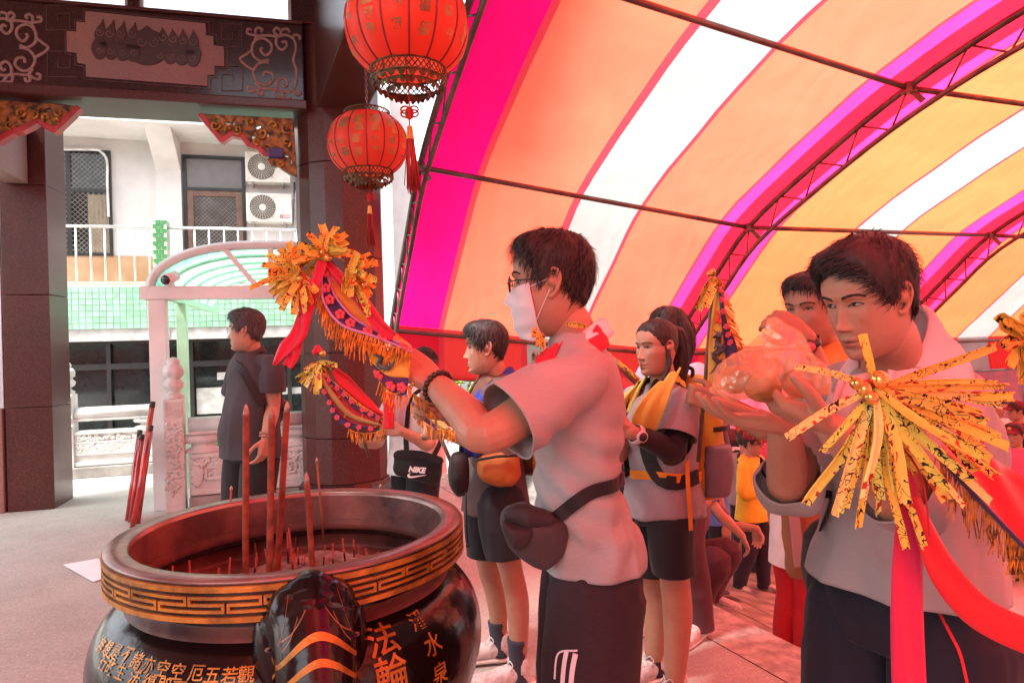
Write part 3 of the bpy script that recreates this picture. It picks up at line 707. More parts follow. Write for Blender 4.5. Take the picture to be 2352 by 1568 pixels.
# ================================================================ carved white balustrades
STONE = mat('white_marble', (.52, .53, .51), .5, var=.08, vscale=5, bump=.35, bscale=55)
def relief(W, u0, u1, z0, z1, off, n, seed, parent, rmin=.03, rmax=.07):
 """carved scrollwork: many small curling stems and leaves in one carving"""
 rnd = random.Random(seed); mb = MB()
 for k in range(n):
  u, z = rnd.uniform(u0+rmin, u1-rmin), rnd.uniform(z0+rmin, z1-rmin); r = rnd.uniform(rmin, rmax); r = min(r, u-u0, u1-u, z-z0, z1-z)
  a0, s = rnd.uniform(0, 6.28), rnd.choice((1, -1))
  p = [W.P(u+q[0], z+q[1], off-rnd.uniform(0, .002)) for q in spiral(0, 0, r, 1.1, a0, s)]
  mb.tube(p, [.017*(1-.5*i/len(p)) for i in range(len(p))], 5)
  for j in range(2):
   a = rnd.uniform(0, 6.28); du, dz = r*1.0*math.cos(a), r*1.0*math.sin(a)
   if not (u0 < u+du < u1 and z0 < z+dz < z1): continue
   M = Matrix.Rotation(W.ang(), 3, 'Z') @ Matrix.Rotation(-rnd.uniform(0, 3.14), 3, 'Y')
   mb.ball(W.P(u+du, z+dz, off), (.030, .020, .016), 7, M)
 return mb.build('carving', STONE, parent)
def fret_box(W, u, z, s, off, parent):
 """square panel with a right-angled four-armed fret"""
 mb = MB(); t = s*.13
 def bar(a, b, c, d): wbox(mb, W, u+a*s, u+b*s, z+c*s, z+d*s, off-.012, off, .002)
 bar(-.42, .42, .36, .42); bar(-.42, .42, -.42, -.36); bar(-.42, -.36, -.36, .36); bar(.36, .42, -.36, .36)
 bar(-.26, .26, -.04, .04); bar(-.04, .04, .04, .26); bar(-.04, .04, -.26, -.04)
 bar(.04, .26, .20, .26); bar(-.26, -.04, -.26, -.20); bar(-.26, -.20, .04, .26); bar(.20, .26, -.26, -.04)
 return mb.build('fret', STONE, parent)
def newel(W, u, wd, zt, parent, finial=True, seed=1):
 mb = MB(); wbox(mb, W, u-wd/2, u+wd/2, 0, zt, -wd/2, wd/2, .012); p = mb.build('newel', STONE, parent)
 fret_box(W, u, zt-wd*.55, wd*.95, -wd/2, p)
 relief(W, u-wd*.42, u+wd*.42, .15, zt-wd*1.15, -wd/2, 26, seed, p, .02, .045)
 if finial:
  c = W.P(u, zt, 0); q = MB(); r = wd*.5
  q.lathe([(r*.95, 0), (r*1.02, .03), (r*.7, .05), (r*.55, .07), (r*.98, .10), (r*1.05, .14), (r*.8, .17), (r*.66, .185), (r*.98, .21), (r*1.02, .26), (r*.9, .30), (r*.6, .32), (r*.72, .34), (r*.5, .375), (.0, .385)], 24, c, rfun=lambda rr, z, a: rr*(1+.07*math.cos(8*a)*(1 if .1 < z < .3 else 0)))
  q.build('finial', STONE, p)
 return p
def balustrade(W, ua, ub, zt, zp, label, seed, ends, name='stone_balustrade'):
 t = thing(name, label, 'balustrade', tuple(W.P((ua+ub)/2, 0)))
 L = ub-ua
 mb = MB(); wbox(mb, W, ua, ub, 0, .13, -.13, .13, .01); mb.build('base_kerb', mat('kerb_grey', (.25, .24, .22), .7, var=.15), t)
 mb = MB(); wbox(mb, W, ua, ub, .13, zp, -.06, .06, .008); pn = mb.build('panel', STONE, t)
 for (a, b, c, d) in ((ua+.02, ub-.02, zp-.045, zp-.005), (ua+.02, ub-.02, .14, .19)):
  mb = MB(); wbox(mb, W, a, b, c, d, -.085, -.06, .006); mb.build('panel_border', STONE, pn)
 mb = MB(); m = .13
 for (a, b, c, d) in ((ua+m, ub-m, zp-m-.025, zp-m), (ua+m, ub-m, .19+m*.6, .19+m*.6+.025), (ua+m, ua+m+.025, .19+m*.6, zp-m), (ub-m-.025, ub-m, .19+m*.6, zp-m)): wbox(mb, W, a, b, c, d, -.08, -.06, .005)
 mb.build('panel_frame', STONE, pn)
 relief(W, ua+m+.03, ub-m-.03, .21+m*.6, zp-m-.03, -.062, int(90*L), seed, pn)
 relief(W, ua+.02, ub-.02, zp-.125, zp-.05, -.062, int(60*L), seed+1, pn, .015, .035)
 relief(W, ua+.02, ua+m-.01, .2, zp-.13, -.062, 30, seed+2, pn, .015, .04)
 relief(W, ub-m+.01, ub-.02, .2, zp-.13, -.062, 30, seed+3, pn, .015, .04)
 mb = MB()
 mb.tube([W.P(ua, zt-.06, 0), W.P(ub, zt-.06, 0)], .075, 14); tr = mb.build('handrail', STONE, t)
 mb = MB(); wbox(mb, W, ua, ub, zt-.15, zt-.115, -.06, .06, .008); mb.build('handrail_fillet', STONE, t)
 nb = max(2, int(L/1.0)+1)
 for k in range(nb):
  u = ua+.12+(L-.24)*k/(nb-1); h = zt-.15-zp; c = W.P(u, zp, 0); q = MB()
  q.lathe([(.16, 0), (.17, h*.10), (.13, h*.22), (.09, h*.40), (.10, h*.48), (.165, h*.60), (.185, h*.78), (.17, h*.92), (.18, h)], 24, c, rfun=lambda rr, z, a: rr*(1+.07*math.cos(9*a)), M=Matrix.Rotation(W.ang(), 3, 'Z') @ Matrix.Diagonal((1, .55, 1)))
  q.build('lotus_block', STONE, t)
 for (u, wd, zz, s) in ends: newel(W, u, wd, zz, t, True, s)
 return t
bl = G(150, 1098); br = G(350, 1078)
LW = Wall((bl.x, bl.y), (3.7, 1.05))
ztop = LW.hit(250, 935)[1]; zpan = LW.hit(250, 985)[1]
ue = LW.hit(350, 1000)[0]+.1
balustrade(LW, -.5, ue, ztop, zpan, 'white carved stone balustrade left of the canopy post', 11, [(LW.hit(153, 1000)[0], .20, LW.hit(153, 905)[1], 3)])
q0 = G(392, 1172)
RW = Wall((q0.x+.1, q0.y), (2.62, .95))
ztop = RW.hit(500, 958)[1]; zpan = RW.hit(560, 1030)[1]
balustrade(RW, .08, RW.hit(712, 1000)[0], ztop, zpan, 'white carved stone balustrade behind the man in grey polo', 31, [(RW.hit(402, 1000)[0], .17, RW.hit(402, 915)[1], 5)])
# ================================================================ gate with green barrel canopy
GWHITE = mat('white_steel', (.66, .68, .66), .45, var=.06, vscale=3)
GGREEN = mat('pale_green_steel', (.42, .68, .46), .5, var=.06)
def poly_mat():
 m = bpy.data.materials.new('green_polycarbonate'); m.use_nodes = True; t = m.node_tree; n = t.nodes; l = t.links
 n.remove(n['Principled BSDF']); o = n['Material Output']
 tr = n.new('ShaderNodeBsdfTranslucent'); tr.inputs[0].default_value = (.36, .86, .68, 1)
 df = n.new('ShaderNodeBsdfGlossy'); df.inputs['Roughness'].default_value = .2; df.inputs[0].default_value = (.8, 1, .9, 1)
 tp = n.new('ShaderNodeBsdfTransparent'); tp.inputs[0].default_value = (.45, .85, .70, 1)
 m1 = n.new('ShaderNodeMixShader'); m1.inputs[0].default_value = .45; l.new(tr.outputs[0], m1.inputs[1]); l.new(tp.outputs[0], m1.inputs[2])
 m2 = n.new('ShaderNodeMixShader'); m2.inputs[0].default_value = .06; l.new(m1.outputs[0], m2.inputs[1]); l.new(df.outputs[0], m2.inputs[2]); l.new(m2.outputs[0], o.inputs[0]); return m
POLY = poly_mat()
pb = G(375, 1172)
GW = Wall((pb.x, pb.y), (2.62, .68))
gate = thing('canopy_gate', 'white steel gate frame with green barrel canopy leading to the house', 'gate', (pb.x, pb.y, 0))
ga, gb = GW.hit(345, 900)[0], GW.hit(384, 900)[0]; zh0, zh1 = GW.hit(500, 686)[1], GW.hit(500, 656)[1]; gR = GW.hit(880, 670)[0]; gE = GW.hit(703, 670)[0]
mb = MB(); wbox(mb, GW, ga, gb, 0, zh0, 0, .14, .006); mb.build('post', GWHITE, gate)
mb = MB(); wbox(mb, GW, ga-.06, gE, zh0, zh1, -.02, .16, .008); mb.build('header', GWHITE, gate)
uc, rad = (ga+gR)/2+.02, (gR-ga)/2+.0
apx = GW.hit(560, 557)[1]
def arch(u): 
 t = max(-1, min(1, (u-uc)/rad)); return zh1-.02 + (apx-zh1)*(1-abs(t)**2.6)**.5
us_ = [uc-rad*math.cos(a) for a in np.linspace(0, math.pi, 61)]; us_ = [u for u in us_ if u < gE]
mb = MB(); mb.tube([GW.P(u, arch(u), .02) for u in us_], .045, 4, up=(GW.n.x, GW.n.y, 0)); mb.build('front_arch', GWHITE, gate)
mb = MB()
for (xa, ya, xb, yb) in ((512, 568, 592, 660), (620, 562, 622, 660), (700, 580, 655, 660)):
 mb.beam(GW.P(*GW.hit(xa, ya), .03), GW.P(*GW.hit(xb, yb), .03), .05, .05, up=(GW.n.x, GW.n.y, 0))
mb.build('arch_brace', GWHITE, gate)
D = 3.4
for k in range(1, 7):
 b = .02+D*k/6; mb = MB(); mb.tube([GW.P(u, arch(u)-.03, b) for u in us_], .022, 6); mb.build('canopy_rib', GGREEN, gate)
mb = MB(); mb.grid([[GW.P(u, arch(u)+.025, b) for u in us_] for b in (.0, D)]); mb.build('canopy_sheet', POLY, gate)
for u in (ga+.07,):
 mb = MB(); mb.beam(GW.P(u, zh0+.06, .1), GW.P(u, zh0+.06, D), .07, .07); mb.build('side_beam', GGREEN, gate)
for b in (1.1,):
 for u in (ga+.07, GW.hit(697, 900)[0]+.35*b):
  mb = MB(); wbox(mb, GW, u-.05, u+.05, -.8, zh0+.03, b-.05, b+.05, .004); mb.build('rear_post', GGREEN, gate)
u, z = GW.hit(390, 645); c = GW.P(u, z, -.06)
sec = thing('security_camera', 'small white bullet camera on the gate header', 'camera', tuple(c))
mb = MB(); mb.tube([c + Vector((.02, .10, .05)), c + Vector((0, -.05, 0))], [.05, .055], 14); mb.build('housing', mat('white_pvc', (.75, .73, .72), .4), sec)
mb = MB(); mb.tube([c + Vector((0, -.05, 0)), c + Vector((-.001, -.06, -.002))], [.045, .042], 14); mb.build('lens', mat('lens_black', (.02, .015, .015), .15), sec)
mb = MB(); wbox(mb, GW, u-.03, u+.03, zh1, zh1+.035, .0, .10, .004); mb.build('mount', mat('white_pvc', (.75, .73, .72), .4), sec)
for k, (xb, yb, xt, yt, d, r) in enumerate(((293, 1210, 320, 1000, 6.2, .022), (300, 1212, 325, 1010, 6.3, .022), (309, 1205, 349, 935, 6.12, .024), (316, 1190, 343, 1005, 6.35, .022), (304, 1200, 345, 990, 6.42, .020))):
 a = G(xb, min(yb, 1195)+k*4, 0.0); b = U(xt, yt, a.y+.25)
 po = thing('red_pole', ['short red lacquered pole leaning nearest the pillar', 'red pole with black tip leaning second in the bundle', 'longest orange red pole leaning against the gate post', 'dark red pole hidden behind the leaning bundle', 'thin red pole at the back of the leaning bundle'][k], 'pole', tuple(a), 'red poles leaning on the white gate post')
 mb = MB(); mb.tube([a, b], r, 10); mb.build('shaft', mat('pole_red_%s' % ('bright' if k == 2 else 'deep'), (.52, .07, .02) if k == 2 else (.36, .02, .02), .2, var=.2, coat=.5), po)
 mb = MB(); mb.tube([b, b+(b-a).normalized()*.05], r*1.05, 10); mb.build('tip', mat('pole_tip', (.03, .02, .02), .4), po)
pp = [G(145, 1299), G(225, 1285), G(262, 1322), G(215, 1338)]
mb = MB(); mb.add([q+Vector((0, 0, .006)) for q in pp]+[q+Vector((0, 0, .010)) for q in pp], [(4, 5, 6, 7), (0, 1, 5, 4), (1, 2, 6, 5), (2, 3, 7, 6), (3, 0, 4, 7)])
tag(mb.build('paper_sheet', mat('white_paper', (.82, .82, .84), .6, var=.03)), 'white sheet of paper lying on the floor behind the censer', 'paper')
farw = thing('far_house', 'bright white house front seen below the tent edge', 'house', (3.5, 16, -1.2))
FA = Wall((-2.2, 13.2), (TD.x, TD.y))
mb = MB(); wbox(mb, FA, -1.5, 30, -1.3, 5.0, 0, .3); mb.build('wall', mat('far_white', (.60, .58, .56), .8, var=.04), farw)
mb = MB()
for k in range(7): wbox(mb, FA, .6+k*3.1, 2.2+k*3.1, .2, 1.6, -.03, 0, .01)
mb.build('window', mat('far_window', (.32, .34, .36), .2), farw)
# ================================================================ festival tent over the street
def tent_fabric(name, tcol, rcol, mix=.8):
 m = bpy.data.materials.new(name); m.use_nodes = True; t = m.node_tree; n = t.nodes; l = t.links
 n.remove(n['Principled BSDF']); o = n['Material Output']
 tc = n.new('ShaderNodeTexCoord')
 mp = n.new('ShaderNodeMapping'); mp.inputs['Scale'].default_value = (1, 1, 1); l.new(tc.outputs['Object'], mp.inputs[0])
 ns = n.new('ShaderNodeTexNoise'); ns.inputs['Scale'].default_value = 1.6; ns.inputs['Detail'].default_value = 6; ns.inputs['Distortion'].default_value = .6; l.new(mp.outputs[0], ns.inputs['Vector'])
 rp = n.new('ShaderNodeValToRGB'); e = rp.color_ramp.elements; e[0].position = .3; e[1].position = .7
 e[0].color = (*tuple(v*.84 for v in tcol), 1); e[1].color = (*tcol, 1); l.new(ns.outputs['Fac'], rp.inputs[0])
 tr = n.new('ShaderNodeBsdfTranslucent'); l.new(rp.outputs[0], tr.inputs[0])
 df = n.new('ShaderNodeBsdfDiffuse'); df.inputs[0].default_value = (*rcol, 1)
 wv = n.new('ShaderNodeTexWave'); wv.inputs['Scale'].default_value = 1.3; wv.inputs['Distortion'].default_value = 9; wv.inputs['Detail'].default_value = 3; l.new(mp.outputs[0], wv.inputs['Vector'])
 bp = n.new('ShaderNodeBump'); bp.inputs['Strength'].default_value = .16; bp.inputs['Distance'].default_value = .04; l.new(wv.outputs['Fac'], bp.inputs['Height'])
 l.new(bp.outputs[0], tr.inputs['Normal']); l.new(bp.outputs[0], df.inputs['Normal'])
 mx = n.new('ShaderNodeMixShader'); mx.inputs[0].default_value = mix; l.new(df.outputs[0], mx.inputs[1]); l.new(tr.outputs[0], mx.inputs[2]); l.new(mx.outputs[0], o.inputs[0]); return m
F_PEACH = tent_fabric('tent_orange', (.92, .108, .060), (.55, .08, .05))
F_AMBER = tent_fabric('tent_amber', (.95, .128, .046), (.6, .12, .05))
F_WHITE = tent_fabric('tent_white', (.25, .24, .225), (.6, .57, .54))
F_MAG = tent_fabric('tent_magenta', (.85, .004, .115), (.5, .012, .1))
F_LILAC = tent_fabric('tent_lilac', (.80, .030, .17), (.6, .06, .3))
F_RED = tent_fabric('tent_red', (.60, .010, .028), (.5, .015, .02))
F_SEAM = tent_fabric('tent_seam', (.60, .032, .045), (.4, .02, .02))
F_CORAL = tent_fabric('tent_coral', (.72, .040, .036), (.5, .05, .04))
TUBE = mat('tent_tube', (.16, .10, .09), .4, .5, var=.2)
tent = thing('festival_tent', 'striped orange white and magenta festival tent arching over the street', 'tent', (4, 6, -1))
PROF = [(0.0, 1.73), (.5, 2.20), (1.12, 2.73), (1.845, 3.30), (2.95, 3.80), (4.07, 4.21), (5.2, 4.46), (6.2, 4.53), (7.2, 4.46), (8.33, 4.21), (9.45, 3.80), (10.555, 3.30), (11.28, 2.73), (11.9, 2.20), (12.4, 1.73)]
T1D = Vector((.344, -.939))                        # plan direction from the far eave to the near one
T1O = Vector((-1.5, 8.5))
OFF = [Vector((0, 0, 0)), Vector((3.806, 1.591, -.437)), Vector((7.876, 3.17, -.40)), Vector((11.95, 4.75, -.40)), Vector((16.0, 6.33, -.40))]
def tp(s, r, z):
 """point on the tent: s bays from the temple end, r across, z height of the first arch"""
 i = min(len(OFF)-2, max(0, int(math.floor(s)))); f = s-i; o = OFF[i]*(1-f)+OFF[i+1]*f
 q = T1O + T1D*r; return Vector((q.x+o.x, q.y+o.y, z+o.z))
prof_s = catmull([(r, z, 0) for r, z in PROF], 4)
def S(*a): return a
BAY1 = [(0, .149, F_MAG), (.149, .165, F_SEAM), (.165, .425, F_PEACH), (.425, .447, F_SEAM), (.447, .626, F_WHITE), (.626, .638, F_SEAM), (.638, .903, F_PEACH), (.903, .913, F_SEAM), (.913, .955, F_LILAC), (.955, 1.0, F_RED)]
BAYN = [(0, .078, F_RED), (.078, .114, F_LILAC), (.114, .124, F_SEAM), (.124, .40, F_AMBER), (.40, .41, F_SEAM), (.41, .597, F_WHITE), (.597, .607, F_SEAM), (.607, .863, F_AMBER), (.863, .873, F_SEAM), (.873, .94, F_LILAC), (.94, 1.0, F_RED)]
for i in range(4):
 for (a, b, fm) in (BAY1 if i == 0 else BAYN):
  rows = []; n = 2 if b-a < .1 else 9
  for k in range(n+1):
   s = i+a+(b-a)*k/n
   rows.append([tp(s, q.x, q.y - (.03*math.sin(math.pi*(s-i))+.006*math.sin(q.x*7+s*31)*math.sin(s*23))*(1 if .3 < q.x < 12.1 else 0)) for q in prof_s])
  mb = MB(); mb.grid(rows); mb.build('roof_strip', fm, tent)
 for (a, b, fm) in (BAY1 if i == 0 else BAYN):
  ff = {F_MAG: F_RED, F_PEACH: F_CORAL, F_AMBER: F_CORAL, F_LILAC: F_MAG}.get(fm, fm)
  rows = []
  for k in range(5):
   s = i+a+(b-a)*k/4; lo = .62 + .02*math.sin(s*9)
   rows.append([tp(s, -.01, 1.73), tp(s, -.02-.02*math.sin(s*25), 1.73-lo*.5), tp(s, -.015-.03*math.sin(s*21), 1.73-lo)])
  mb = MB(); mb.grid(rows); mb.build('valance_strip', ff, tent)
for r, z in ((0, 1.73), (1.845, 3.30), (4.07, 4.21), (6.2, 4.53), (8.33, 4.21), (10.555, 3.30), (12.4, 1.73)):
 for i in range(4):
  mb = MB(); mb.tube([tp(i, r, z-.07), tp(i+1, r, z-.07)], .028, 8); mb.build('purlin', TUBE, tent)
mb = MB()
for i in range(4): mb.tube([tp(i, -.02, 1.10), tp(i+1, -.02, 1.10)], .02, 6)
mb.build('valance_bar', TUBE, tent)
for i in range(5):
 mb = MB(); up = [tp(i, q.x, q.y-.06) for q in prof_s]; lo = []
 for k, q in enumerate(prof_s):
  a, b = prof_s[max(0, k-1)], prof_s[min(len(prof_s)-1, k+1)]; t = (b-a).normalized(); nrm = Vector((t.y, -t.x, 0))
  lo.append(tp(i, q.x+nrm.x*.26, q.y-.06+nrm.y*.26))
 mb.tube(up, .032, 8); mb.tube(lo, .026, 8)
 k = 0; flip = True
 for k in range(0, len(up)-2, 1):
  a, b = (up[k], lo[k+1]) if k % 2 == 0 else (lo[k], up[k+1])
  mb.tube([a, b], .010, 5)
 mb.build('truss', TUBE, tent)
 for r in (0, 12.4):
  mb = MB(); mb.tube([tp(i, r, 1.70), tp(i, r, -.9)], .045, 8); mb.build('leg', TUBE, tent)
 for r, z in ((1.845, 3.30), (4.07, 4.21)):
  mb = MB(); c = tp(i, r, z-.07); mb.box(c, (.10, .10, .10), None, .01); mb.beam(c, c+Vector((.10, -.05, -.14)), .02, .05)
  mb.build('clamp', TUBE, tent)
ADDED_ROOF = [(-.80, -.60, F_PEACH), (-.60, -.585, F_SEAM), (-.585, -.42, F_RED), (-.42, -.40, F_SEAM), (-.40, -.12, F_PEACH), (-.12, 0, F_MAG)]  # unseen roof added past the end arch to cast red light
for a, b, fm in ADDED_ROOF:
 mb = MB(); mb.grid([[tp(0, q.x, q.y)+Vector((OFF[1].x*s, OFF[1].y*s, 0)) for q in prof_s if q.x > 6.2] for s in np.linspace(a, b, 4)]); mb.build('roof_strip', fm, tent)
STCL = [cloth_mat('backdrop_red_cloth', (.45, .03, .03), fold=.4), cloth_mat('backdrop_pink_cloth', (.55, .10, .16), fold=.4), cloth_mat('backdrop_maroon_cloth', (.22, .02, .03), fold=.4)]
for i in range(8):  # red cloth sheets added to block white light from beyond the street
 s0 = 1.02+i*.37; a, b = Vector((*tp(s0, -1.15, 0)[:2], 0)), Vector((*tp(s0+.365, -1.15, 0)[:2], 0)); zb = -1.16; zt_ = 1.30+.12*(i % 3)
 stl = thing('cloth_backdrop', ['scarlet', 'pink', 'maroon'][i % 3]+' cloth stall added, '+['first', 'second', 'third', 'fourth', 'fifth', 'sixth', 'seventh', 'eighth'][i]+' along the far kerb', 'backdrop', (a.x, a.y, zb), 'added cloth sheets across the street')
 rows = [[a.lerp(b, t)+Vector((TN.x, TN.y, 0))*.03*math.sin(t*22+i)*(1-k/5)+Vector((0, 0, zb+(zt_-zb)*k/4)) for k in range(5)] for t in np.linspace(0, 1, 30)]
 mb = MB(); mb.grid(rows); mb.build('cloth_front', STCL[i % 3], stl)
 for p in (a, b): mb = MB(); mb.tube([(p.x, p.y, zb), (p.x, p.y, zt_+.05)], .025, 6); mb.build('post', TUBE, stl)
# ================================================================ bronze incense censer
LACQ = mat('black_lacquer', (.010, .005, .005), .2, var=.3, vscale=5, bump=.35, bscale=16, coat=.12, spec=.3)
RIMB = mat('rim_bronze', (.30, .21, .185), .28, .55, var=.35, vscale=7, bump=.15, bscale=40, col2=(.17, .10, .09))
RIMD = mat('rim_ground', (.035, .018, .015), .35, .2, var=.4, vscale=20)
GILT = mat('gilt_paint', (.46, .22, .035), .38, .35, var=.22, vscale=16, bump=.3, bscale=120)
INNER = mat('censer_inside', (.20, .085, .065), .55, .2, var=.5, vscale=6, bump=.4, bscale=26, col2=(.06, .025, .022))
ASH = mat('incense_ash', (.24, .19, .17), .95, var=.35, vscale=14, bump=.9, bscale=45)
CC = Vector((-.625, 1.925, 0)); CR = .468; CZ = .98
cens = thing('incense_censer', 'large black lacquered incense censer with gold key-fret rim and elephant handle', 'censer', tuple(CC))
mb = MB(); n = 96
bod = [(.0, .30), (.22, .30), (.36, .36), (.455, .47), (.505, .60), (.515, .68), (.500, .755), (.462, .812), (.420, .838), (.405, .845), (.402, .85), (.40, .87), (.405, .894)]
bs = catmull([(r, z, 0) for r, z in bod], 5)
bprof = [(max(0, q.x), q.y) for q in bs]
mb.lathe(bprof, n, CC); body = mb.build('body', LACQ, cens)
mb = MB(); mb.lathe([(.40, .893), (CR-.004, .893), (CR-.004, CZ), ], n, CC, smooth=False); mb.build('rim_band', RIMD, cens)
mb = MB(); mb.lathe([(CR-.004, CZ-.004), (CR, CZ-.001), (CR-.003, CZ+.004), (.416, CZ+.004), (.410, CZ), (.408, CZ-.02)], n, CC); mb.build('rim_top', RIMB, cens)
mb = MB(); ip = catmull([(.408, .972, 0), (.402, .90, 0), (.40, .86, 0), (.43, .83, 0), (.44, .79, 0), (.41, .78, 0), (.36, .77, 0)], 5); mb.lathe([(q.x, q.y) for q in ip], n, CC); mb.build('inner_wall', INNER, cens)
mb = MB(); rows = []
for i in range(15):
 r = .37*i/14; rows.append([CC+Vector((r*math.cos(a), r*math.sin(a), .785+.012*math.sin(3*a+r*9)*r/.3+.008*math.sin(9*a+5*r*30)-.02*r)) for a in np.linspace(0, 2*math.pi, 48, endpoint=False)])
mb.grid(rows, closed=True); mb.build('ash_bed', ASH, cens)
for k in range(3):
 a = math.radians(90+120*k+30); d = Vector((math.cos(a), math.sin(a), 0)); mb = MB()
 mb.tube(catmull([CC+d*.34+Vector((0, 0, .44)), CC+d*.44+Vector((0, 0, .30)), CC+d*.42+Vector((0, 0, .14)), CC+d*.47], 5), [.10-.004*i for i in range(16)], 12); mb.build('leg', LACQ, cens)
def ring(r0, r1, z0, z1): 
 q = MB(); q.lathe([(r0, z0), (r1, z0), (r1, z1), (r0, z1)], n, CC, smooth=False); return q
for z0, z1 in ((.897, .9085), (.9615, .974)):
 ring(CR-.004, CR+.0035, z0, z1).build('gilt_border', GILT, cens)
NP = 18; TOPZ, MIDZ, BOTZ = .9495, .935, .9205
mb = MB(); hw = .0033
def fret_seg(t0, z0, t1, z1):
 """flat gilt bar between two points of the meander, bent round the band"""
 r0, r1 = CR-.004, CR+.003
 tw = hw/CR
 if abs(z0-z1) < 1e-6:
  a0, a1 = min(t0, t1)-tw, max(t0, t1)+tw; m = max(1, int((a1-a0)/.05)); zz = (z0-hw, z0+hw)
 else:
  a0, a1 = t0-tw, t0+tw; m = 1; zz = (min(z0, z1)-hw+.0001, max(z0, z1)+hw-.0001)
 for k in range(m):
  b0, b1 = a0+(a1-a0)*k/m, a0+(a1-a0)*(k+1)/m; vs = []
  for r in (r0, r1):
   for z in zz:
    for b in (b0, b1): vs.append(CC+Vector((r*math.cos(b), r*math.sin(b), z)))
  fs = [(4, 5, 7, 6), (2, 6, 7, 3), (0, 1, 5, 4)]
  if k == 0: fs.append((0, 4, 6, 2))
  if k == m-1: fs.append((1, 3, 7, 5))
  mb.add(vs, fs)
for k in range(NP):
 o = 2*math.pi*k/NP; P = 2*math.pi/NP
 seq = [(0, TOPZ), (.94, TOPZ), (.94, MIDZ), (.53, MIDZ), (.53, BOTZ), (1.46, BOTZ), (1.46, MIDZ), (1.06-.06, MIDZ), (1.0, TOPZ)]
 for (a, b), (c, d) in zip(seq, seq[1:]): fret_seg(o+a*P, b, o+c*P, d)
mb.build('key_fret', GILT, cens)
def belly(a, s):
 """point on the belly at azimuth a, s metres down along the profile from the shoulder; a little proud"""
 return a
arc = [0.0]
pr = [(r, z) for r, z in reversed(bprof) if z < .84]
for (r0, z0), (r1, z1) in zip(pr, pr[1:]): arc.append(arc[-1]+math.hypot(r1-r0, z1-z0))
def belly_pt(az, s, off):
 i = max(0, min(len(arc)-2, next((k for k in range(len(arc)-1) if arc[k+1] >= s), len(arc)-2)))
 f = (s-arc[i])/max(1e-6, arc[i+1]-arc[i]); r = pr[i][0]*(1-f)+pr[i+1][0]*f; z = pr[i][1]*(1-f)+pr[i+1][1]*f
 t = Vector((pr[i+1][0]-pr[i][0], pr[i+1][1]-pr[i][1])).normalized(); nr, nz = -t.y, t.x
 r += nr*off; z += nz*off
 return CC+Vector((r*math.cos(az), r*math.sin(az), z))
def find_az_s(px, py):
 """where the line of sight through a display pixel first meets the belly"""
 x, zr = ray(px, py); best = None
 for d in np.linspace(1.2, 2.6, 700):
  X, Y, Z = x*d-CC.x, d-CC.y, CAMZ+zr*d; r = math.hypot(X, Y)
  for i in range(len(pr)-1):
   if pr[i+1][1] <= Z <= pr[i][1]:
    f = (pr[i][1]-Z)/max(1e-6, pr[i][1]-pr[i+1][1]); rr = pr[i][0]*(1-f)+pr[i+1][0]*f
    if r <= rr: return math.atan2(Y, X), arc[i]+f*(arc[i+1]-arc[i])
 return None
def glyph(ch, px, py, size, name='gold_character', bold=.012, tilt=0.0):
 h = find_az_s(px, py)
 if h is None: return
 az, s = h; me = text_mesh(ch, size, 0, bold=bold*size); bm = bmesh.new(); bm.from_mesh(me)
 bmesh.ops.subdivide_edges(bm, edges=[e for e in bm.edges if e.calc_length() > size*.12], cuts=3); bm.to_mesh(me); bm.free()
 c = sum((v.co for v in me.vertices), Vector())/max(1, len(me.vertices)); rr = math.hypot(*(belly_pt(az, s, 0)-CC)[:2])
 xs = [v.co.x for v in me.vertices]; ys = [v.co.y for v in me.vertices]; mx, my = (min(xs)+max(xs))/2, (min(ys)+max(ys))/2
 ct, sn = math.cos(tilt), math.sin(tilt)
 def fn(q):
  x, y = q.x-mx, q.y-my; x, y = x*ct-y*sn, x*sn+y*ct
  return belly_pt(az+x/rr, s-y, .0022)
 link(name, warp(me, fn), GILT, body)
for ch, x, y, sz in (('法', 875, 1465, .082), ('輪', 900, 1545, .086), ('常', 925, 1640, .086), ('潘', 958, 1423, .052), ('水', 993, 1477, .058), ('泉', 1010, 1545, .058), ('敬', 1015, 1610, .058), ('弟', 1085, 1345, .05)):
 glyph(ch, x, y, sz)
for k, ch in enumerate('觀若五厄空空亦諸不是想無'):
 x = [566, 528, 489, 452, 411, 377, 344, 318, 293, 268, 250, 236][k]; y = [1547, 1550, 1549, 1545, 1540, 1533, 1525, 1515, 1503, 1496, 1487, 1480][k]
 glyph(ch, x, y, .036)
for k, ch in enumerate('自時蘊舍不即復法生故行'):
 x = [566, 528, 489, 452, 411, 377, 344, 312, 280, 256, 240][k]; y = [1590, 1592, 1591, 1587, 1582, 1575, 1566, 1553, 1540, 1530, 1520][k]
 glyph(ch, x, y, .036)
ec = belly_pt(*find_az_s(716, 1480), 0) if find_az_s(716, 1480) else CC+Vector((-.03, -.5, .7))
eo = (ec-CC); eo.z = 0; eo.normalize(); et = Vector((-eo.y, eo.x, 0))       # outward and sideways
def ep(a, b, z): return CC+eo*(CR+a)+et*b+Vector((0, 0, z+.018))
mb = MB()
up_ = Vector((0, 0, 1))
M = Matrix((et, eo, up_)).transposed()
mb.ball(ep(-.01, 0, .875), (.098, .10, .095), 20, M)                 # forehead dome
mb.ball(ep(.015, .045, .90), (.05, .06, .055), 16, M); mb.ball(ep(.015, -.045, .90), (.05, .06, .055), 16, M)
limb(mb, [ep(.03, 0, .87), ep(.09, 0, .80), ep(.125, 0, .70), ep(.12, 0, .58), ep(.09, 0, .46), ep(.10, 0, .38)], [.088, .082, .070, .058, .046, .036], 20)
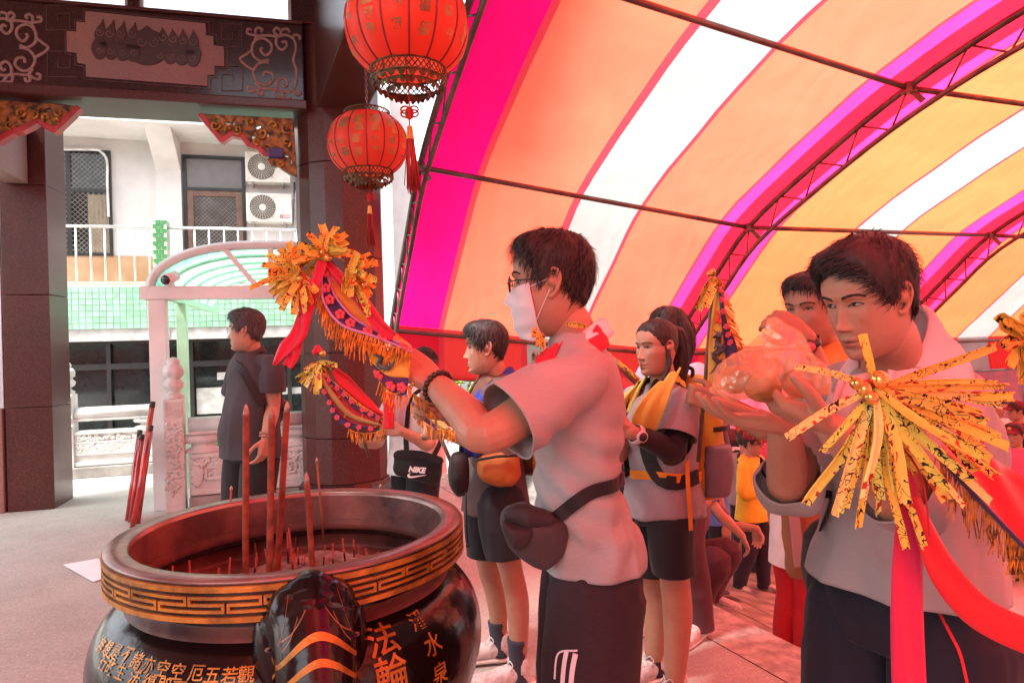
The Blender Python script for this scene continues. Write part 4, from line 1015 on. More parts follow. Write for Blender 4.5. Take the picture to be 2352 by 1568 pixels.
for s in (1, -1):
 M2 = Matrix.Rotation(-s*.35, 3, 'Z') @ M
 mb.ball(ep(-.02, s*.092, .80), (.03, .055, .10), 16, M2)         # cheek and ear folded back
 mb.ball(ep(.055, s*.066, .835), (.022, .03, .02), 12, M)          # brow over the eye
 limb(mb, [ep(.055, s*.068, .74), ep(.10, s*.085, .69), ep(.16, s*.082, .66)], [.024, .020, .010], 10)   # tusk
ele = link('elephant_handle', remesh(mb.mesh('e'), .006, 4), LACQ, cens)
from mathutils.bvhtree import BVHTree
dg = None
def project_strip(bvh, pts, origin_fn, wid, off, n=3):
 rows = []
 for i, (a, b) in enumerate(pts):
  row = []
  for k in range(n):
   o, d = origin_fn(a, b + wid[i]*(k/(n-1)-.5)); h = bvh.ray_cast(o, d)
   if h[0] is None: row = None; break
   row.append(h[0]-d*off)
  if row is None:
   if len(rows) > 1: yield rows
   rows = []
  else: rows.append(row)
 if len(rows) > 1: yield rows
bv = BVHTree.FromPolygons([v.co.copy() for v in ele.data.vertices], [list(p.vertices) for p in ele.data.polygons])
def efn(b, z): return ep(.6, b, z), -eo
for z0 in (.884, .842, .798, .752, .70):
 mb = MB(); pts = [(x, z0-.07*(abs(x)/.085)**1.8) for x in np.linspace(-.085, .085, 35)]
 for rows in project_strip(bv, pts, efn, [.014*(1-.4*(abs(p[0])/.085)**2) for p in pts], .0025): mb.grid(rows)
 mb.build('gilt_ring', GILT, ele)
for s in (1, -1):
 for (xa, za, xb, zb) in ((.02, .925, .07, .87), (.05, .945, .075, .86), (.035, .915, .068, .855)):
  mb = MB(); pts = [(s*(xa+(xb-xa)*t), za+(zb-za)*t-.006*math.sin(math.pi*t)) for t in np.linspace(0, 1, 12)]
  for rows in project_strip(bv, pts, efn, [.003]*12, .001, 2): mb.grid(rows)
  mb.build('gilt_vein', mat('faint_gilt', (.22, .11, .04), .4), ele)
 h = bv.ray_cast(*efn(s*.090, .83))
 if h[0]:
  mb = MB(); mb.ball(h[0], (.009, .003, .006), 10, M); mb.build('eye', mat('elephant_eye_white', (.16, .11, .09), .3), ele)
  mb = MB(); mb.ball(h[0]+eo*.003, (.004, .002, .004), 8, M); mb.build('pupil', mat('elephant_pupil', (.02, .01, .01), .2), ele)
# ---------------------------------------------------------------- incense
INC = mat('incense_red_brown', (.26, .062, .028), .8, var=.2, vscale=30)
INCG = mat('incense_ash_tip', (.36, .25, .21), .95, var=.3, vscale=60)
def big_incense(xb, yb, xt, yt, d, r, label):
 a = U(xb, yb, d); a.z = .78; b = U(xt, yt, d); ax = (b-a); L = ax.length; ax.normalize()
 t = thing('giant_incense', label, 'incense', tuple(a), 'thick incense sticks standing in the censer')
 mb = MB(); m = int(L/.0045); pts = [a+ax*(L*i/m) for i in range(m+1)]; mb.tube(pts, [r*(1.0 if i % 2 else .955) for i in range(m+1)], 14); mb.build('shaft', INC, t)
 mb = MB(); mb.tube([b, b+ax*.012, b+ax*.024, b+ax*.030], [r*.95, r*.85, r*.5, r*.1], 12); mb.build('ash_tip', INCG, t)
big_incense(563, 1330, 565, 952, 1.93, .0092, 'straight thick incense stick, leftmost of the three tall ones')
big_incense(617, 1330, 624, 962, 1.90, .0095, 'thick incense stick in the middle of the three tall ones')
big_incense(633, 1330, 659, 945, 1.95, .0092, 'tall thick incense stick leaning right beside the middle one')
big_incense(720, 1320, 705, 1108, 1.98, .0088, 'short thick incense stick leaning left, half burnt')
INCT = mat('thin_incense', (.33, .10, .05), .8, var=.2); INCP = mat('incense_stub_pink', (.36, .07, .05), .7, var=.2)
def thin_incense(xb, yb, xt, yt, label, r=.0036, d=None, col=INCT, tip=True):
 a = G(xb, yb, .785) if d is None else U(xb, yb, d); b = U(xt, yt, a.y); a.z = min(a.z, .785)
 t = thing('incense_stick', label, 'incense', tuple(a), 'thin incense sticks in the censer')
 ax = (b-a).normalized()
 mb = MB(); mb.tube([a, b], r, 6); mb.build('stick', col, t)
 if tip: mb = MB(); mb.tube([b, b+ax*.008, b+ax*.014], [r*1.5, r*1.3, r*.3], 6); mb.build('ash_tip', INCG, t)
for (xb, yb, xt, yt, lab) in ((524, 1290, 531, 1125, 'thin incense stick left of the tall thick sticks'), (490, 1285, 488, 1245, 'short thin incense stick near the left wall of the censer'),
 (746, 1270, 728, 1060, 'tallest thin incense stick leaning left past the short thick one'), (752, 1245, 750, 1130, 'thin dark incense stick just right of the tallest thin one'),
 (876, 1245, 874, 1120, 'thin orange incense stick before the far rim'), (840, 1240, 841, 1205, 'short incense stick left of the orange one'), (905, 1230, 915, 1170, 'thin incense stick leaning right at the right of the censer'),
 (680, 1265, 677, 1155, 'thin faint incense stick behind the leaning thick one'), (770, 1235, 768, 1205, 'curling short incense stick by the middle'), (590, 1280, 585, 1240, 'bent thin incense stick beside the first thick one'), (550, 1285, 549, 1225, 'thin incense stick touching the first thick one'), (930, 1225, 933, 1222, 'tiny incense stick near the right wall of the censer')):
 thin_incense(xb, yb, xt, yt, lab)
rs = random.Random(5); stub = MB(); stub.tube([(0, 0, -.01), (0, 0, 1)], .0024, 5); SM = stub.mesh('incense_stub'); SM.materials.append(INCP)
for k in range(110):
 a = rs.uniform(0, 6.28); r = .33*math.sqrt(rs.random()); h = rs.choice((.02, .025, .035, .05, .07))
 o = bpy.data.objects.new('incense_stub', SM); C.objects.link(o); o.location = CC+Vector((r*math.cos(a), r*math.sin(a), .780)); o.scale = (1, 1, h); o.rotation_euler = (rs.uniform(-.2, .2), rs.uniform(-.2, .2), 0)
 tag(o, 'short burnt pink incense stub standing in the ash', 'incense', 'burnt incense stubs')
for k in range(26):
 a = rs.uniform(0, 6.28); r = .34*math.sqrt(rs.random()); h = rs.uniform(.06, .15)
 o = bpy.data.objects.new('incense_stick', SM); C.objects.link(o); o.location = CC+Vector((r*math.cos(a), r*math.sin(a), .780)); o.scale = (1.25, 1.25, h); o.rotation_euler = (rs.uniform(-.12, .12), rs.uniform(-.12, .12), 0)
 tag(o, 'slender half burnt incense stick planted loosely in the ash', 'incense', 'half burnt incense sticks')
# ================================================================ red lanterns
def lantern_silk():
 m = bpy.data.materials.new('lantern_silk'); m.use_nodes = True; t = m.node_tree; n = t.nodes; l = t.links; b = n['Principled BSDF']
 tc = n.new('ShaderNodeTexCoord'); ns = n.new('ShaderNodeTexNoise'); ns.inputs['Scale'].default_value = 4; ns.inputs['Detail'].default_value = 5; l.new(tc.outputs['Object'], ns.inputs['Vector'])
 rp = n.new('ShaderNodeValToRGB'); rp.color_ramp.elements[0].color = (.86, .11, .06, 1); rp.color_ramp.elements[1].color = (.95, .16, .09, 1); l.new(ns.outputs['Fac'], rp.inputs[0])
 b.inputs['Roughness'].default_value = .35; l.new(rp.outputs[0], b.inputs['Base Color'])
 tr = n.new('ShaderNodeBsdfTranslucent'); l.new(rp.outputs[0], tr.inputs[0])
 mx = n.new('ShaderNodeMixShader'); mx.inputs[0].default_value = .68; l.new(b.outputs[0], mx.inputs[1]); l.new(tr.outputs[0], mx.inputs[2]); l.new(mx.outputs[0], n['Material Output'].inputs[0]); return m
SILK = lantern_silk()
RIBM = mat('lantern_rib', (.16, .012, .012), .5); BRASS = mat('aged_brass', (.11, .06, .022), .45, .6, var=.3, vscale=30); GOLDC = mat('lantern_gold_print', (.34, .13, .03), .5, var=.3)
TASS = mat('red_tassel', (.34, .015, .012), .75, var=.25, vscale=60, stretch=(1, 1, .05)); BRT = mat('brass_bright', (.5, .27, .07), .35, .7)
def lantern(px, py, d, rx, rz, label, ztop, seed):
 c = U(px, py, d); t = thing('paper_lantern', label, 'lantern', tuple(c-Vector((0, 0, rz))), 'red lanterns hung under the side lintel')
 G_ = 14
 def rr(r, z, a): return r*(1-.028*abs(math.sin(a*G_/2+.35))**.6*0 - .03*(1-abs(math.sin(a*G_/2+.35)))**2)
 prof = []
 for i in range(25):
  th = math.radians(-58+116*i/24); prof.append((rx*math.cos(th)**.75, rz*math.sin(th)/math.sin(math.radians(58))))
 mb = MB(); mb.lathe(prof, G_*8, c, rfun=rr); bd = mb.build('silk_body', SILK, t)
 for g in range(G_):
  a = 2*math.pi*g/G_ - .35*2/G_
  mb = MB(); mb.tube([c+Vector(((r*.975+.002)*math.cos(a), (r*.975+.002)*math.sin(a), z)) for r, z in prof], .0045, 5); mb.build('rib', RIBM, t)
 r0 = prof[0][0]; zb = -rz
 def collar(zc, r, h, name, rows=3):
  mb = MB()
  for z in (zc, zc-h): mb.tube([c+Vector((r*math.cos(a), r*math.sin(a), z)) for a in np.linspace(0, 2*math.pi, 41)], .006, 5, cap=False)
  nn = 40
  for k in range(nn):
   for s in (1, -1):
    a0 = 2*math.pi*k/nn; a1 = a0+s*2*math.pi/nn*1.6
    mb.tube([c+Vector((r*math.cos(a0), r*math.sin(a0), zc)), c+Vector((r*math.cos((a0+a1)/2), r*math.sin((a0+a1)/2), zc-h/2)), c+Vector((r*math.cos(a1), r*math.sin(a1), zc-h))], .003, 4, cap=False)
  return mb.build(name, BRASS, t)
 collar(zb, r0*.98, rz*.26, 'pierced_collar'); collar(rz+.04, r0*.9, .04, 'top_collar')
 for k, (rk, zk, hk) in enumerate(((r0*.98, zb-rz*.24, rz*.17), (r0*.80, zb-rz*.36, rz*.16), (r0*.58, zb-rz*.47, rz*.15))):
  mb = MB(); nn = 22
  mb.lathe([(rk, zk), (rk*.985, zk-hk*.45)], 44, c); 
  for q in range(nn):
   a0, a1 = 2*math.pi*q/nn, 2*math.pi*(q+.72)/nn; vs = []
   for i in range(7):
    f = i/6; a = a0+(a1-a0)*f; dz = hk*(.45+.55*math.sin(math.pi*f)**.6)
    vs += [c+Vector((rk*.985*math.cos(a), rk*.985*math.sin(a), zk-hk*.43)), c+Vector((rk*.95*math.cos(a), rk*.95*math.sin(a), zk-dz))]
   mb.add(vs, [(2*i, 2*i+1, 2*i+3, 2*i+2) for i in range(6)])
  mb.build('scalloped_skirt', BRASS, t)
 mb = MB(); ztc = c.z+rz+.05; k = 0; z = ztc
 while z < ztop:
  pts = [Vector((c.x, c.y, z+.016)) + (Vector((math.cos(a)*.009, 0, math.sin(a)*.017)) if k % 2 else Vector((0, math.cos(a)*.009, math.sin(a)*.017))) for a in np.linspace(0, 2*math.pi, 11)]
  mb.tube(pts, .0028, 4, cap=False); z += .026; k += 1
 mb.build('chain', mat('chain_steel', (.25, .22, .21), .4, .6), t)
 mb = MB(); 
 for a in (0, 2.1, 4.2): mb.tube([c+Vector((r0*.85*math.cos(a), r0*.85*math.sin(a), rz+.03)), c+Vector((0, 0, rz+.06))], .004, 4)
 mb.build('top_spider', BRASS, t)
 zt = zb-rz*.56; k = rz
 mb = MB(); mb.tube([c+Vector((0, 0, zb-.02)), c+Vector((0, 0, zt-.75*k))], .004, 5); mb.build('cord', TASS, t)
 mb = MB(); z0 = zt-.42*k
 for s in (1, -1):
  for q in (0, 1): mb.tube([c+Vector((s*(.02*k/.2+.02*k/.2*math.cos(a)), .004, z0+.018*q*k/.2+.016*k/.2*math.sin(a))) for a in np.linspace(0, 6.28, 13)], .0045, 5, cap=False)
 mb.ball(c+Vector((0, 0, z0)), (.022*k/.2, .012, .032*k/.2), 8); mb.build('knot', TASS, t)
 mb = MB(); z1 = zt-.72*k; mb.lathe([(.012*k/.2, z1), (.019*k/.2, z1-.06*k/.2)], 12, c); mb.build('tassel_cap', BRT, t)
 mb = MB(); rs = random.Random(seed); L = 1.55*k
 for q in range(46):
  a, r = rs.uniform(0, 6.28), .017*k/.2*math.sqrt(rs.random()); sw = rs.uniform(-.012, .022)
  mb.tube([c+Vector((r*math.cos(a), r*math.sin(a), z1-.05*k/.2)), c+Vector((r*1.3*math.cos(a)+sw*.4, r*1.3*math.sin(a), z1-L*.5)), c+Vector((r*1.6*math.cos(a)+sw, r*1.6*math.sin(a), z1-L*rs.uniform(.88, 1)))], .0022, 4)
 mb.build('tassel', TASS, t)
 rs = random.Random(seed+3)
 for g in range(G_):
  for (zz, sz) in ((rs.uniform(.42, .6), .075), (rs.uniform(.05, .25), .055), (rs.uniform(-.3, -.12), .05), (rs.uniform(-.68, -.5), .045)):
   a = 2*math.pi*(g+.5+rs.uniform(-.12, .12))/G_ - .35*2/G_
   if math.sin(a) > .25 or rs.random() < .12: continue
   me = text_mesh('福', sz*rx/.3*rs.uniform(.8, 1.15), 0, bold=.004, shear=rs.uniform(0, .25)); M = me
   def fn(q, a=a, zz=zz):
    z = zz*rz+q.y-.0; s_ = max(-.999, min(.999, z/rz*math.sin(math.radians(58)))); th = math.asin(s_); r = rx*math.cos(th)**.75
    aa = a+q.x/r; return c+Vector(((r+.0025)*math.cos(aa), (r+.0025)*math.sin(aa), z))
   link('gold_character', warp(me, fn), GOLDC, bd)
 return t
lantern(935, 62, 3.36, .302, .215, 'large red lantern nearest the camera, cut by the top edge', 3.70, 1)
lantern(845, 332, 5.2, .302, .205, 'smaller looking red lantern hanging behind the near one', 3.70, 2)
# ================================================================ people
def skin_mat(name, col):
 if name in MATS: return MATS[name]
 m = bpy.data.materials.new(name); m.use_nodes = True; MATS[name] = m; t = m.node_tree; n = t.nodes; l = t.links; b = n['Principled BSDF']
 tc = n.new('ShaderNodeTexCoord')
 ns = n.new('ShaderNodeTexNoise'); ns.inputs['Scale'].default_value = 14; ns.inputs['Detail'].default_value = 9; ns.inputs['Roughness'].default_value = .7; l.new(tc.outputs['Object'], ns.inputs['Vector'])
 rp = n.new('ShaderNodeValToRGB'); e = rp.color_ramp.elements; e[0].position = .3; e[1].position = .7
 e[0].color = (col[0]*.86, col[1]*.70, col[2]*.66, 1); e[1].color = (*col, 1); l.new(ns.outputs['Fac'], rp.inputs[0])
 va = n.new('ShaderNodeAttribute'); va.attribute_name = 'tone'          # lips, stubble, brows: the skin's own colours, plus painted shade at nostrils and mouth line
 mx = n.new('ShaderNodeMix'); mx.data_type = 'RGBA'; mx.blend_type = 'MULTIPLY'; mx.inputs['Factor'].default_value = 1.0
 l.new(rp.outputs[0], mx.inputs['A']); l.new(va.outputs['Color'], mx.inputs['B']); l.new(mx.outputs['Result'], b.inputs['Base Color'])
 b.inputs['Roughness'].default_value = .48; b.inputs['Subsurface Weight'].default_value = .12; b.inputs['Subsurface Radius'].default_value = (.010, .004, .002); b.inputs['Subsurface Scale'].default_value = 1.0
 b.inputs['Specular IOR Level'].default_value = .4
 n2 = n.new('ShaderNodeTexNoise'); n2.inputs['Scale'].default_value = 420; n2.inputs['Detail'].default_value = 3; l.new(tc.outputs['Object'], n2.inputs['Vector'])
 bp = n.new('ShaderNodeBump'); bp.inputs['Strength'].default_value = .3; bp.inputs['Distance'].default_value = .002; l.new(n2.outputs['Fac'], bp.inputs['Height']); l.new(bp.outputs[0], b.inputs['Normal'])
 return m
SKIN = skin_mat('skin', (.42, .235, .155)); SKIN_F = skin_mat('skin_fair', (.50, .29, .205)); SKIN_T = skin_mat('skin_tan', (.36, .185, .115))
def hair_mat(name, col, rough=.62):
 if name in MATS: return MATS[name]
 m = mat(name, col, rough, var=.35, vscale=120, stretch=(1, 1, .25), spec=.5); return m
HAIRB = hair_mat('black_hair', (.018, .012, .011)); HAIRG = hair_mat('greying_hair', (.05, .047, .047)); HAIRBR = hair_mat('dark_brown_hair', (.03, .015, .012)); HAIRW = hair_mat('white_hair', (.55, .54, .53))
EYEW = mat('eye_white', (.36, .31, .29), .25, var=.03); IRIS = mat('eye_iris', (.018, .009, .006), .12, var=.1); LASH = mat('lash', (.02, .012, .01), .6)
LIDM = mat('lid_skin', (.38, .20, .135), .5, var=.05)
BROWM = mat('brow_hair', (.035, .02, .016), .8, var=.3, vscale=200)
# ---- head ------------------------------------------------------------------
def head_grid(ns, na, sex='m', fat=0.0):
 """surface of a head in its own axes: x right, y forward, z up, origin at ear height; chin at -.118, crown at +.118"""
 zt = [-.121, -.119, -.112, -.100, -.085, -.065, -.040, -.015, .012, .030, .055, .080, .100, .112, .1175, .1185]
 fy = [.030, .052, .073, .0815, .0825, .0830, .0835, .0830, .0850, .0885, .0865, .0745, .054, .030, .010, .0]
 by = [-.010, -.018, -.030, -.044, -.058, -.068, -.078, -.088, -.096, -.099, -.096, -.083, -.062, -.036, -.012, .0]
 wd = [.012, .022, .036, .047, .0560, .0625, .0675, .0705, .0735, .0750, .0735, .0650, .0495, .030, .010, .0]
 if sex == 'f': wd = [w*(.93 if z < -.03 else .97) for w, z in zip(wd, zt)]
 wd = [w*1.035*(1+fat*(1 if z < .0 else .3)) for w, z in zip(wd, zt)]
 k = np.linspace(0, 1, ns)
 zs = np.interp(k, [0, .06, .12, .30, .52, .66, .80, .92, 1], [-.121, -.115, -.100, -.078, -.030, .010, .055, .100, .1185])
 def sp(z, ys):
  p = catmull([(a, b, 0) for a, b in zip(zt, ys)], 8); return np.interp(z, [q.x for q in p], [q.y for q in p])
 F, B, W = sp(zs, fy), sp(zs, by), sp(zs, wd)
 t = np.linspace(-1, 1, na, endpoint=False); a = math.pi*(t*.62+.38*t**3)         # denser in front
 A, Z = np.meshgrid(a, zs); Fm, Bm, Wm = F[:, None], B[:, None], W[:, None]
 yc = .004
 ca, sa = np.cos(A), np.sin(A)
 jaw = smoothstep(.0, -.09, Z)
 X = Wm*np.sign(sa)*np.abs(sa)**(.86+.16*jaw)
 Y = np.where(ca > 0, yc+(Fm-yc)*np.abs(ca)**(.80+.12*jaw), yc+(Bm-yc)*np.abs(ca)**.92)
 fr = smoothstep(.0, .35, ca)
 def g(x0, z0, sx, sz): return np.exp(-((X-x0)/sx)**2-((Z-z0)/sz)**2)
 def g2(x0, z0, sx, sz): return g(x0, z0, sx, sz)+g(-x0, z0, sx, sz)
 m = 1.0 if sex == 'm' else .78
 D = 0
 D = D - .0105*g2(.031, .010, .0165, .0115)                      # sockets
 D = D + .0045*m*g2(.030, .0275, .021, .0075) - .002*g(0, .018, .010, .012)
 D = D + .0050*g2(.047, -.020, .018, .016)                       # cheekbones
 D = D + .0030*g2(.030, -.045, .018, .02)
 br = smoothstep(-.040, .016, Z); brl = smoothstep(.026, -.034, Z)
 D = D + (.0022+.0150*brl)*np.exp(-(X/(.0065+.004*brl))**2)*smoothstep(.030, .010, Z)*smoothstep(-.0475, -.038, Z)     # bridge of the nose
 D = D + .0075*g(0, -.0335, .0090, .0085)                        # tip
 D = D + .0100*g2(.0125, -.0395, .0058, .0062)                   # wings
 D = D - .0030*g2(.0065, -.0475, .0035, .0025)
 D = D - .0012*g(0, -.054, .004, .006)
 D = D + .0060*g(0, -.0640, .0170, .0042) + .0065*g(0, -.0755, .0150, .0050) + .003*g(0, -.070, .024, .014)
 D = D - .0062*g(0, -.0695, .0210, .0016)
 D = D - .0035*g(0, -.0870, .017, .0055)
 D = D + .0060*m*g(0, -.1030, .017, .0105)
 D = D - .0030*g2(.066, .035, .02, .02)*0
 Y = Y + D*fr
 return X, Y, Z, A
def ear_mesh(mb, side, M):
 """outer ear: rim, bowl and lobe"""
 def q(y, z, x): return M @ Vector((side*x, y, z))
 pts = [(.010, -.018, .072), (.012, .004, .073), (.008, .022, .076), (-.004, .031, .081), (-.016, .026, .085), (-.020, .010, .086), (-.016, -.008, .083), (-.008, -.022, .079), (.002, -.031, .075), (.008, -.026, .073)]
 limb(mb, [q(*p) for p in pts], [.0035, .004, .0045, .005, .005, .005, .0048, .0055, .0065, .004], 8)
 mb.ball(q(-.004, .004, .0745), (.014, .014, .020) if False else .0145, 10)
 limb(mb, [q(-.012, .018, .080), q(-.008, .004, .081), q(-.006, -.008, .079)], [.004, .0045, .003], 6)
def rot_head(yaw, pitch, roll):
 """yaw: facing bearing measured from -Y (towards the camera) turning to +X; pitch: nod down positive"""
 f = Vector((math.sin(yaw), -math.cos(yaw), 0)); l = Vector((0, 0, 1)).cross(f)
 R = Matrix((-l, f, Vector((0, 0, 1)))).transposed()
 return R @ Matrix.Rotation(-pitch, 3, 'X') @ Matrix.Rotation(roll, 3, 'Y')
def build_head(c, R, scale, sex, hi, fat=0.0, ears=True, neck_to=None, neck_r=.056):
 ns, na = (112, 128) if hi == 2 else ((64, 72) if hi == 1 else (32, 36))
 X, Y, Z, A = head_grid(ns, na, sex, fat)
 P = np.stack([X, Y, Z], -1)*scale
 Rn = np.array(R); W = P @ Rn.T + np.array(c)
 mb = MB(); mb.grid([[tuple(q) for q in r] for r in W], closed=True)
 tone = np.ones((ns, na, 3))
 def g(x0, z0, sx, sz): return np.exp(-((X-x0)/sx)**2-((Z-z0)/sz)**2)
 front = (np.cos(A) > 0)[..., None]
 lips = np.clip(1.25*g(0, -.0650, .0175, .0036)+1.25*g(0, -.0752, .0155, .0046), 0, 1)[..., None]
 tone = tone*(1-lips*front) + lips*front*np.array((.88, .58, .60))
 line = np.clip(1.4*g(0, -.0697, .0205, .0013), 0, 1)[..., None]; tone = tone*(1-line*front*.75)  # shade between the lips, put into the skin colour
 ck = np.clip(.5*(g(.042, -.028, .018, .016)+g(-.042, -.028, .018, .016)), 0, 1)[..., None]; tone = tone*(1-ck*front*np.array((0, .10, .08)))
 nost = np.clip(g(.0065, -.0455, .0030, .0018)+g(-.0065, -.0455, .0030, .0018), 0, 1)[..., None]; tone = tone*(1-nost*front*.7)  # nostril shade painted as dark spots in the skin colour
 if sex == 'm':
  sh = (smoothstep(-.058, -.075, Z)*smoothstep(-.6, .2, np.cos(A)))[..., None]; tone = tone*(1-sh*np.array((.10, .09, .06)))
 tn = list(tone.reshape(-1, 3))
 M4 = R.to_4x4(); M4 = Matrix.Translation(Vector(c)) @ R.to_4x4() @ Matrix.Scale(scale, 4)
 if ears:
  e = MB(); ear_mesh(e, 1, M4); ear_mesh(e, -1, M4)
  em = remesh(e.mesh('e'), .0028*scale if hi == 2 else .0045, 3)
  k = len(mb.v); mb.add([v.co for v in em.vertices], [list(p.vertices) for p in em.polygons], True); tn += [np.array((1, .9, .88))]*(len(mb.v)-k)
 return mb, tn, M4
# ---- hand -------------------------------------------------------------------
def hand(mb, wrist, d, n, thumb_side, curl=(.5, .5, .55, .6), spread=.06, size=1.0, thumb=(.5, .5), fist=0.0):
 """wrist point, d towards the knuckles, n out of the palm, thumb_side: +1/-1 along d x n"""
 d = Vector(d).normalized(); n = Vector(n); n = (n-d*n.dot(d)).normalized(); a = d.cross(n)*thumb_side
 w = Vector(wrist); s = size
 for off in (.027, .010, -.009, -.026):
  limb(mb, [w+a*off*.55*s, w+d*.045*s+a*off*.95*s, w+d*.088*s+a*off*s], [.0165*s, .0165*s, .0125*s], 8)
 mb.ball(w+d*.03*s+a*.022*s+n*.008*s, .019*s, 8); mb.ball(w+d*.035*s-a*.018*s+n*.006*s, .017*s, 8)
 L = (.070, .078, .072, .057)
 for k, off in enumerate((.0300, .0105, -.0095, -.0290)):
  p = w+d*.090*s+a*off*s; c = curl[k] if isinstance(curl, (list, tuple)) else curl
  dirv = (d+a*spread*(1.5-k)*.9).normalized(); pts = [p]; ang = 0
  for j, fr in enumerate((.46, .30, .24)):
   ang += c*(1.25, 1.35, .85)[j]
   v = dirv*math.cos(ang)+n*math.sin(ang); p = p+v*L[k]*fr*s; pts.append(p)
  r0 = (.0086, .0089, .0084, .0073)[k]*s
  limb(mb, pts, [r0*1.05, r0, r0*.92, r0*.80], 8)
 b = w+d*.022*s+a*.026*s+n*.006*s; t1 = (a*.75+d*.75+n*thumb[0]).normalized(); t2 = (a*(.45-.6*thumb[1])+d*.95+n*(thumb[0]*1.1)).normalized(); t3 = (a*(.30-1.0*thumb[1])+d*.95+n*(thumb[0]*.9)).normalized()
 q1 = b+t1*.040*s; q2 = q1+t2*.033*s; q3 = q2+t3*.026*s
 limb(mb, [b, q1, q2, q3], [.0145*s, .0120*s, .0108*s, .0085*s], 8)
# ---- skeleton ---------------------------------------------------------------
def skeleton(base, yaw, H, lean=0.0, stance=.09, bow=0.0, step=0.0):
 """joints of a standing figure; yaw 0 faces the camera (-Y), positive turns towards +X"""
 b = Vector(base); f = Vector((math.sin(yaw), -math.cos(yaw), 0)); l = Vector((0, 0, 1)).cross(f); u = Vector((0, 0, 1))
 up = (u+f*lean).normalized(); J = {'f': f, 'l': l, 'u': u, 'H': H}
 J['pelvis'] = b+u*.53*H
 hipz = .50*H
 for s, k in ((1, 'L'), (-1, 'R')):
  J['hip'+k] = b+u*hipz+l*s*.052*H; J['knee'+k] = b+u*.275*H+l*s*stance*.8+f*(.02*H+s*step*.5); J['ank'+k] = b+u*.045*H+l*s*stance+f*(-.02*H+s*step); J['toe'+k] = J['ank'+k]+f*.105*H*.95+l*s*.02+u*(-.025*H)
 J['waist'] = J['pelvis']+up*.085*H; J['chest'] = J['pelvis']+up*.205*H; J['neck'] = J['pelvis']+up*.300*H+f*bow*.03; J['head'] = J['neck']+up*.090*H+f*(.012*H+bow*.04)
 for s, k in ((1, 'L'), (-1, 'R')):
  J['sh'+k] = J['pelvis']+up*.268*H+l*s*.100*H; J['el'+k] = J['sh'+k]-u*.175*H+l*s*.02*H-f*.01*H; J['wr'+k] = J['el'+k]-u*.15*H+f*.03*H; J['hd'+k] = -u; J['hn'+k] = -l*s
 return J
def loft(mb, rings, n=26):
 """closed body through ellipses (centre, half-width vector, half-depth vector)"""
 m = 4; out = []
 C3 = catmull([r[0] for r in rings], m); A3 = catmull([r[1] for r in rings], m); B3 = catmull([r[2] for r in rings], m); rows = []
 for c, a, b in zip(C3, A3, B3):
  rows.append([c+a*(math.copysign(abs(math.cos(t))**.9, math.cos(t)))+b*(math.copysign(abs(math.sin(t))**.9, math.sin(t))) for t in np.linspace(0, 2*math.pi, n, endpoint=False)])
 k = len(mb.v); mb.grid(rows, closed=True)
 mb.add(rows[0], [tuple(range(n-1, -1, -1))], True); mb.add(rows[-1], [tuple(range(n))], True)
def halfcut(me, p, n):
 """opens a sleeve, hem or leg: removes what lies beyond the plane"""
 bm = bmesh.new(); bm.from_mesh(me); p, n = Vector(p), Vector(n).normalized()
 bmesh.ops.bisect_plane(bm, geom=bm.verts[:]+bm.edges[:]+bm.faces[:], plane_co=p, plane_no=n, clear_outer=True, dist=1e-5)
 bm.to_mesh(me); bm.free(); me.update(); return me
def endcut(me, e, ax, r, tb):
 """opens one sleeve of a shirt without touching the trunk beside it"""
 bm = bmesh.new(); bm.from_mesh(me); e, ax = Vector(e), Vector(ax).normalized()
 def mine(f):
  q = f.calc_center_median(); h = (q-e).dot(ax)
  if h < -.03 or (q-e).length > r*1.25+.07 or (q-e-ax*h).length > r*1.3: return False
  n = tb.find_nearest(q); return n[0] is None or n[3] > .012 or (q-e-ax*h).length < r*.8
 fs = [f for f in bm.faces if mine(f)]
 bmesh.ops.bisect_plane(bm, geom=list({v for f in fs for v in f.verts})+list({g for f in fs for g in f.edges})+fs, plane_co=e, plane_no=ax, dist=1e-5)
 bmesh.ops.delete(bm, geom=[f for f in bm.faces if (f.calc_center_median()-e).dot(ax) > 1e-5 and mine(f)], context='FACES')
 bm.to_mesh(me); bm.free(); me.update(); return me
def folds(me, amp, seed, fr=(9, 9, 4), guide=None):
 if not amp or not len(me.vertices): return me
 P = verts_np(me); N = normals_np(me); F = np.array(fr)
 Wp = P + .05*np.stack([vnoise(P*7, seed+5), vnoise(P*7+9, seed+6), vnoise(P*7+17, seed+7)], -1)
 n1 = 1-np.abs(vnoise(Wp*F, seed)); n2 = 1-np.abs(vnoise(Wp*F*np.array((2.1, 2.1, 2.4))+31, seed+1)); n3 = vnoise(P*F*.5+7, seed+2)
 d = amp*(1.15*(n1**2-.45)+.45*(n2**2-.45)+.5*n3)
 if guide is not None: d = d + guide(P)
 set_verts(me, P+N*d[:, None]); return me
def tone_attr(me, tones):
 at = me.color_attributes.new('tone', 'FLOAT_COLOR', 'POINT'); a = np.ones((len(me.vertices), 4), dtype=np.float32)
 if tones is not None:
  t = np.asarray(tones, dtype=np.float32); a[:len(t), :3] = t
 at.data.foreach_set('color', a.reshape(-1))
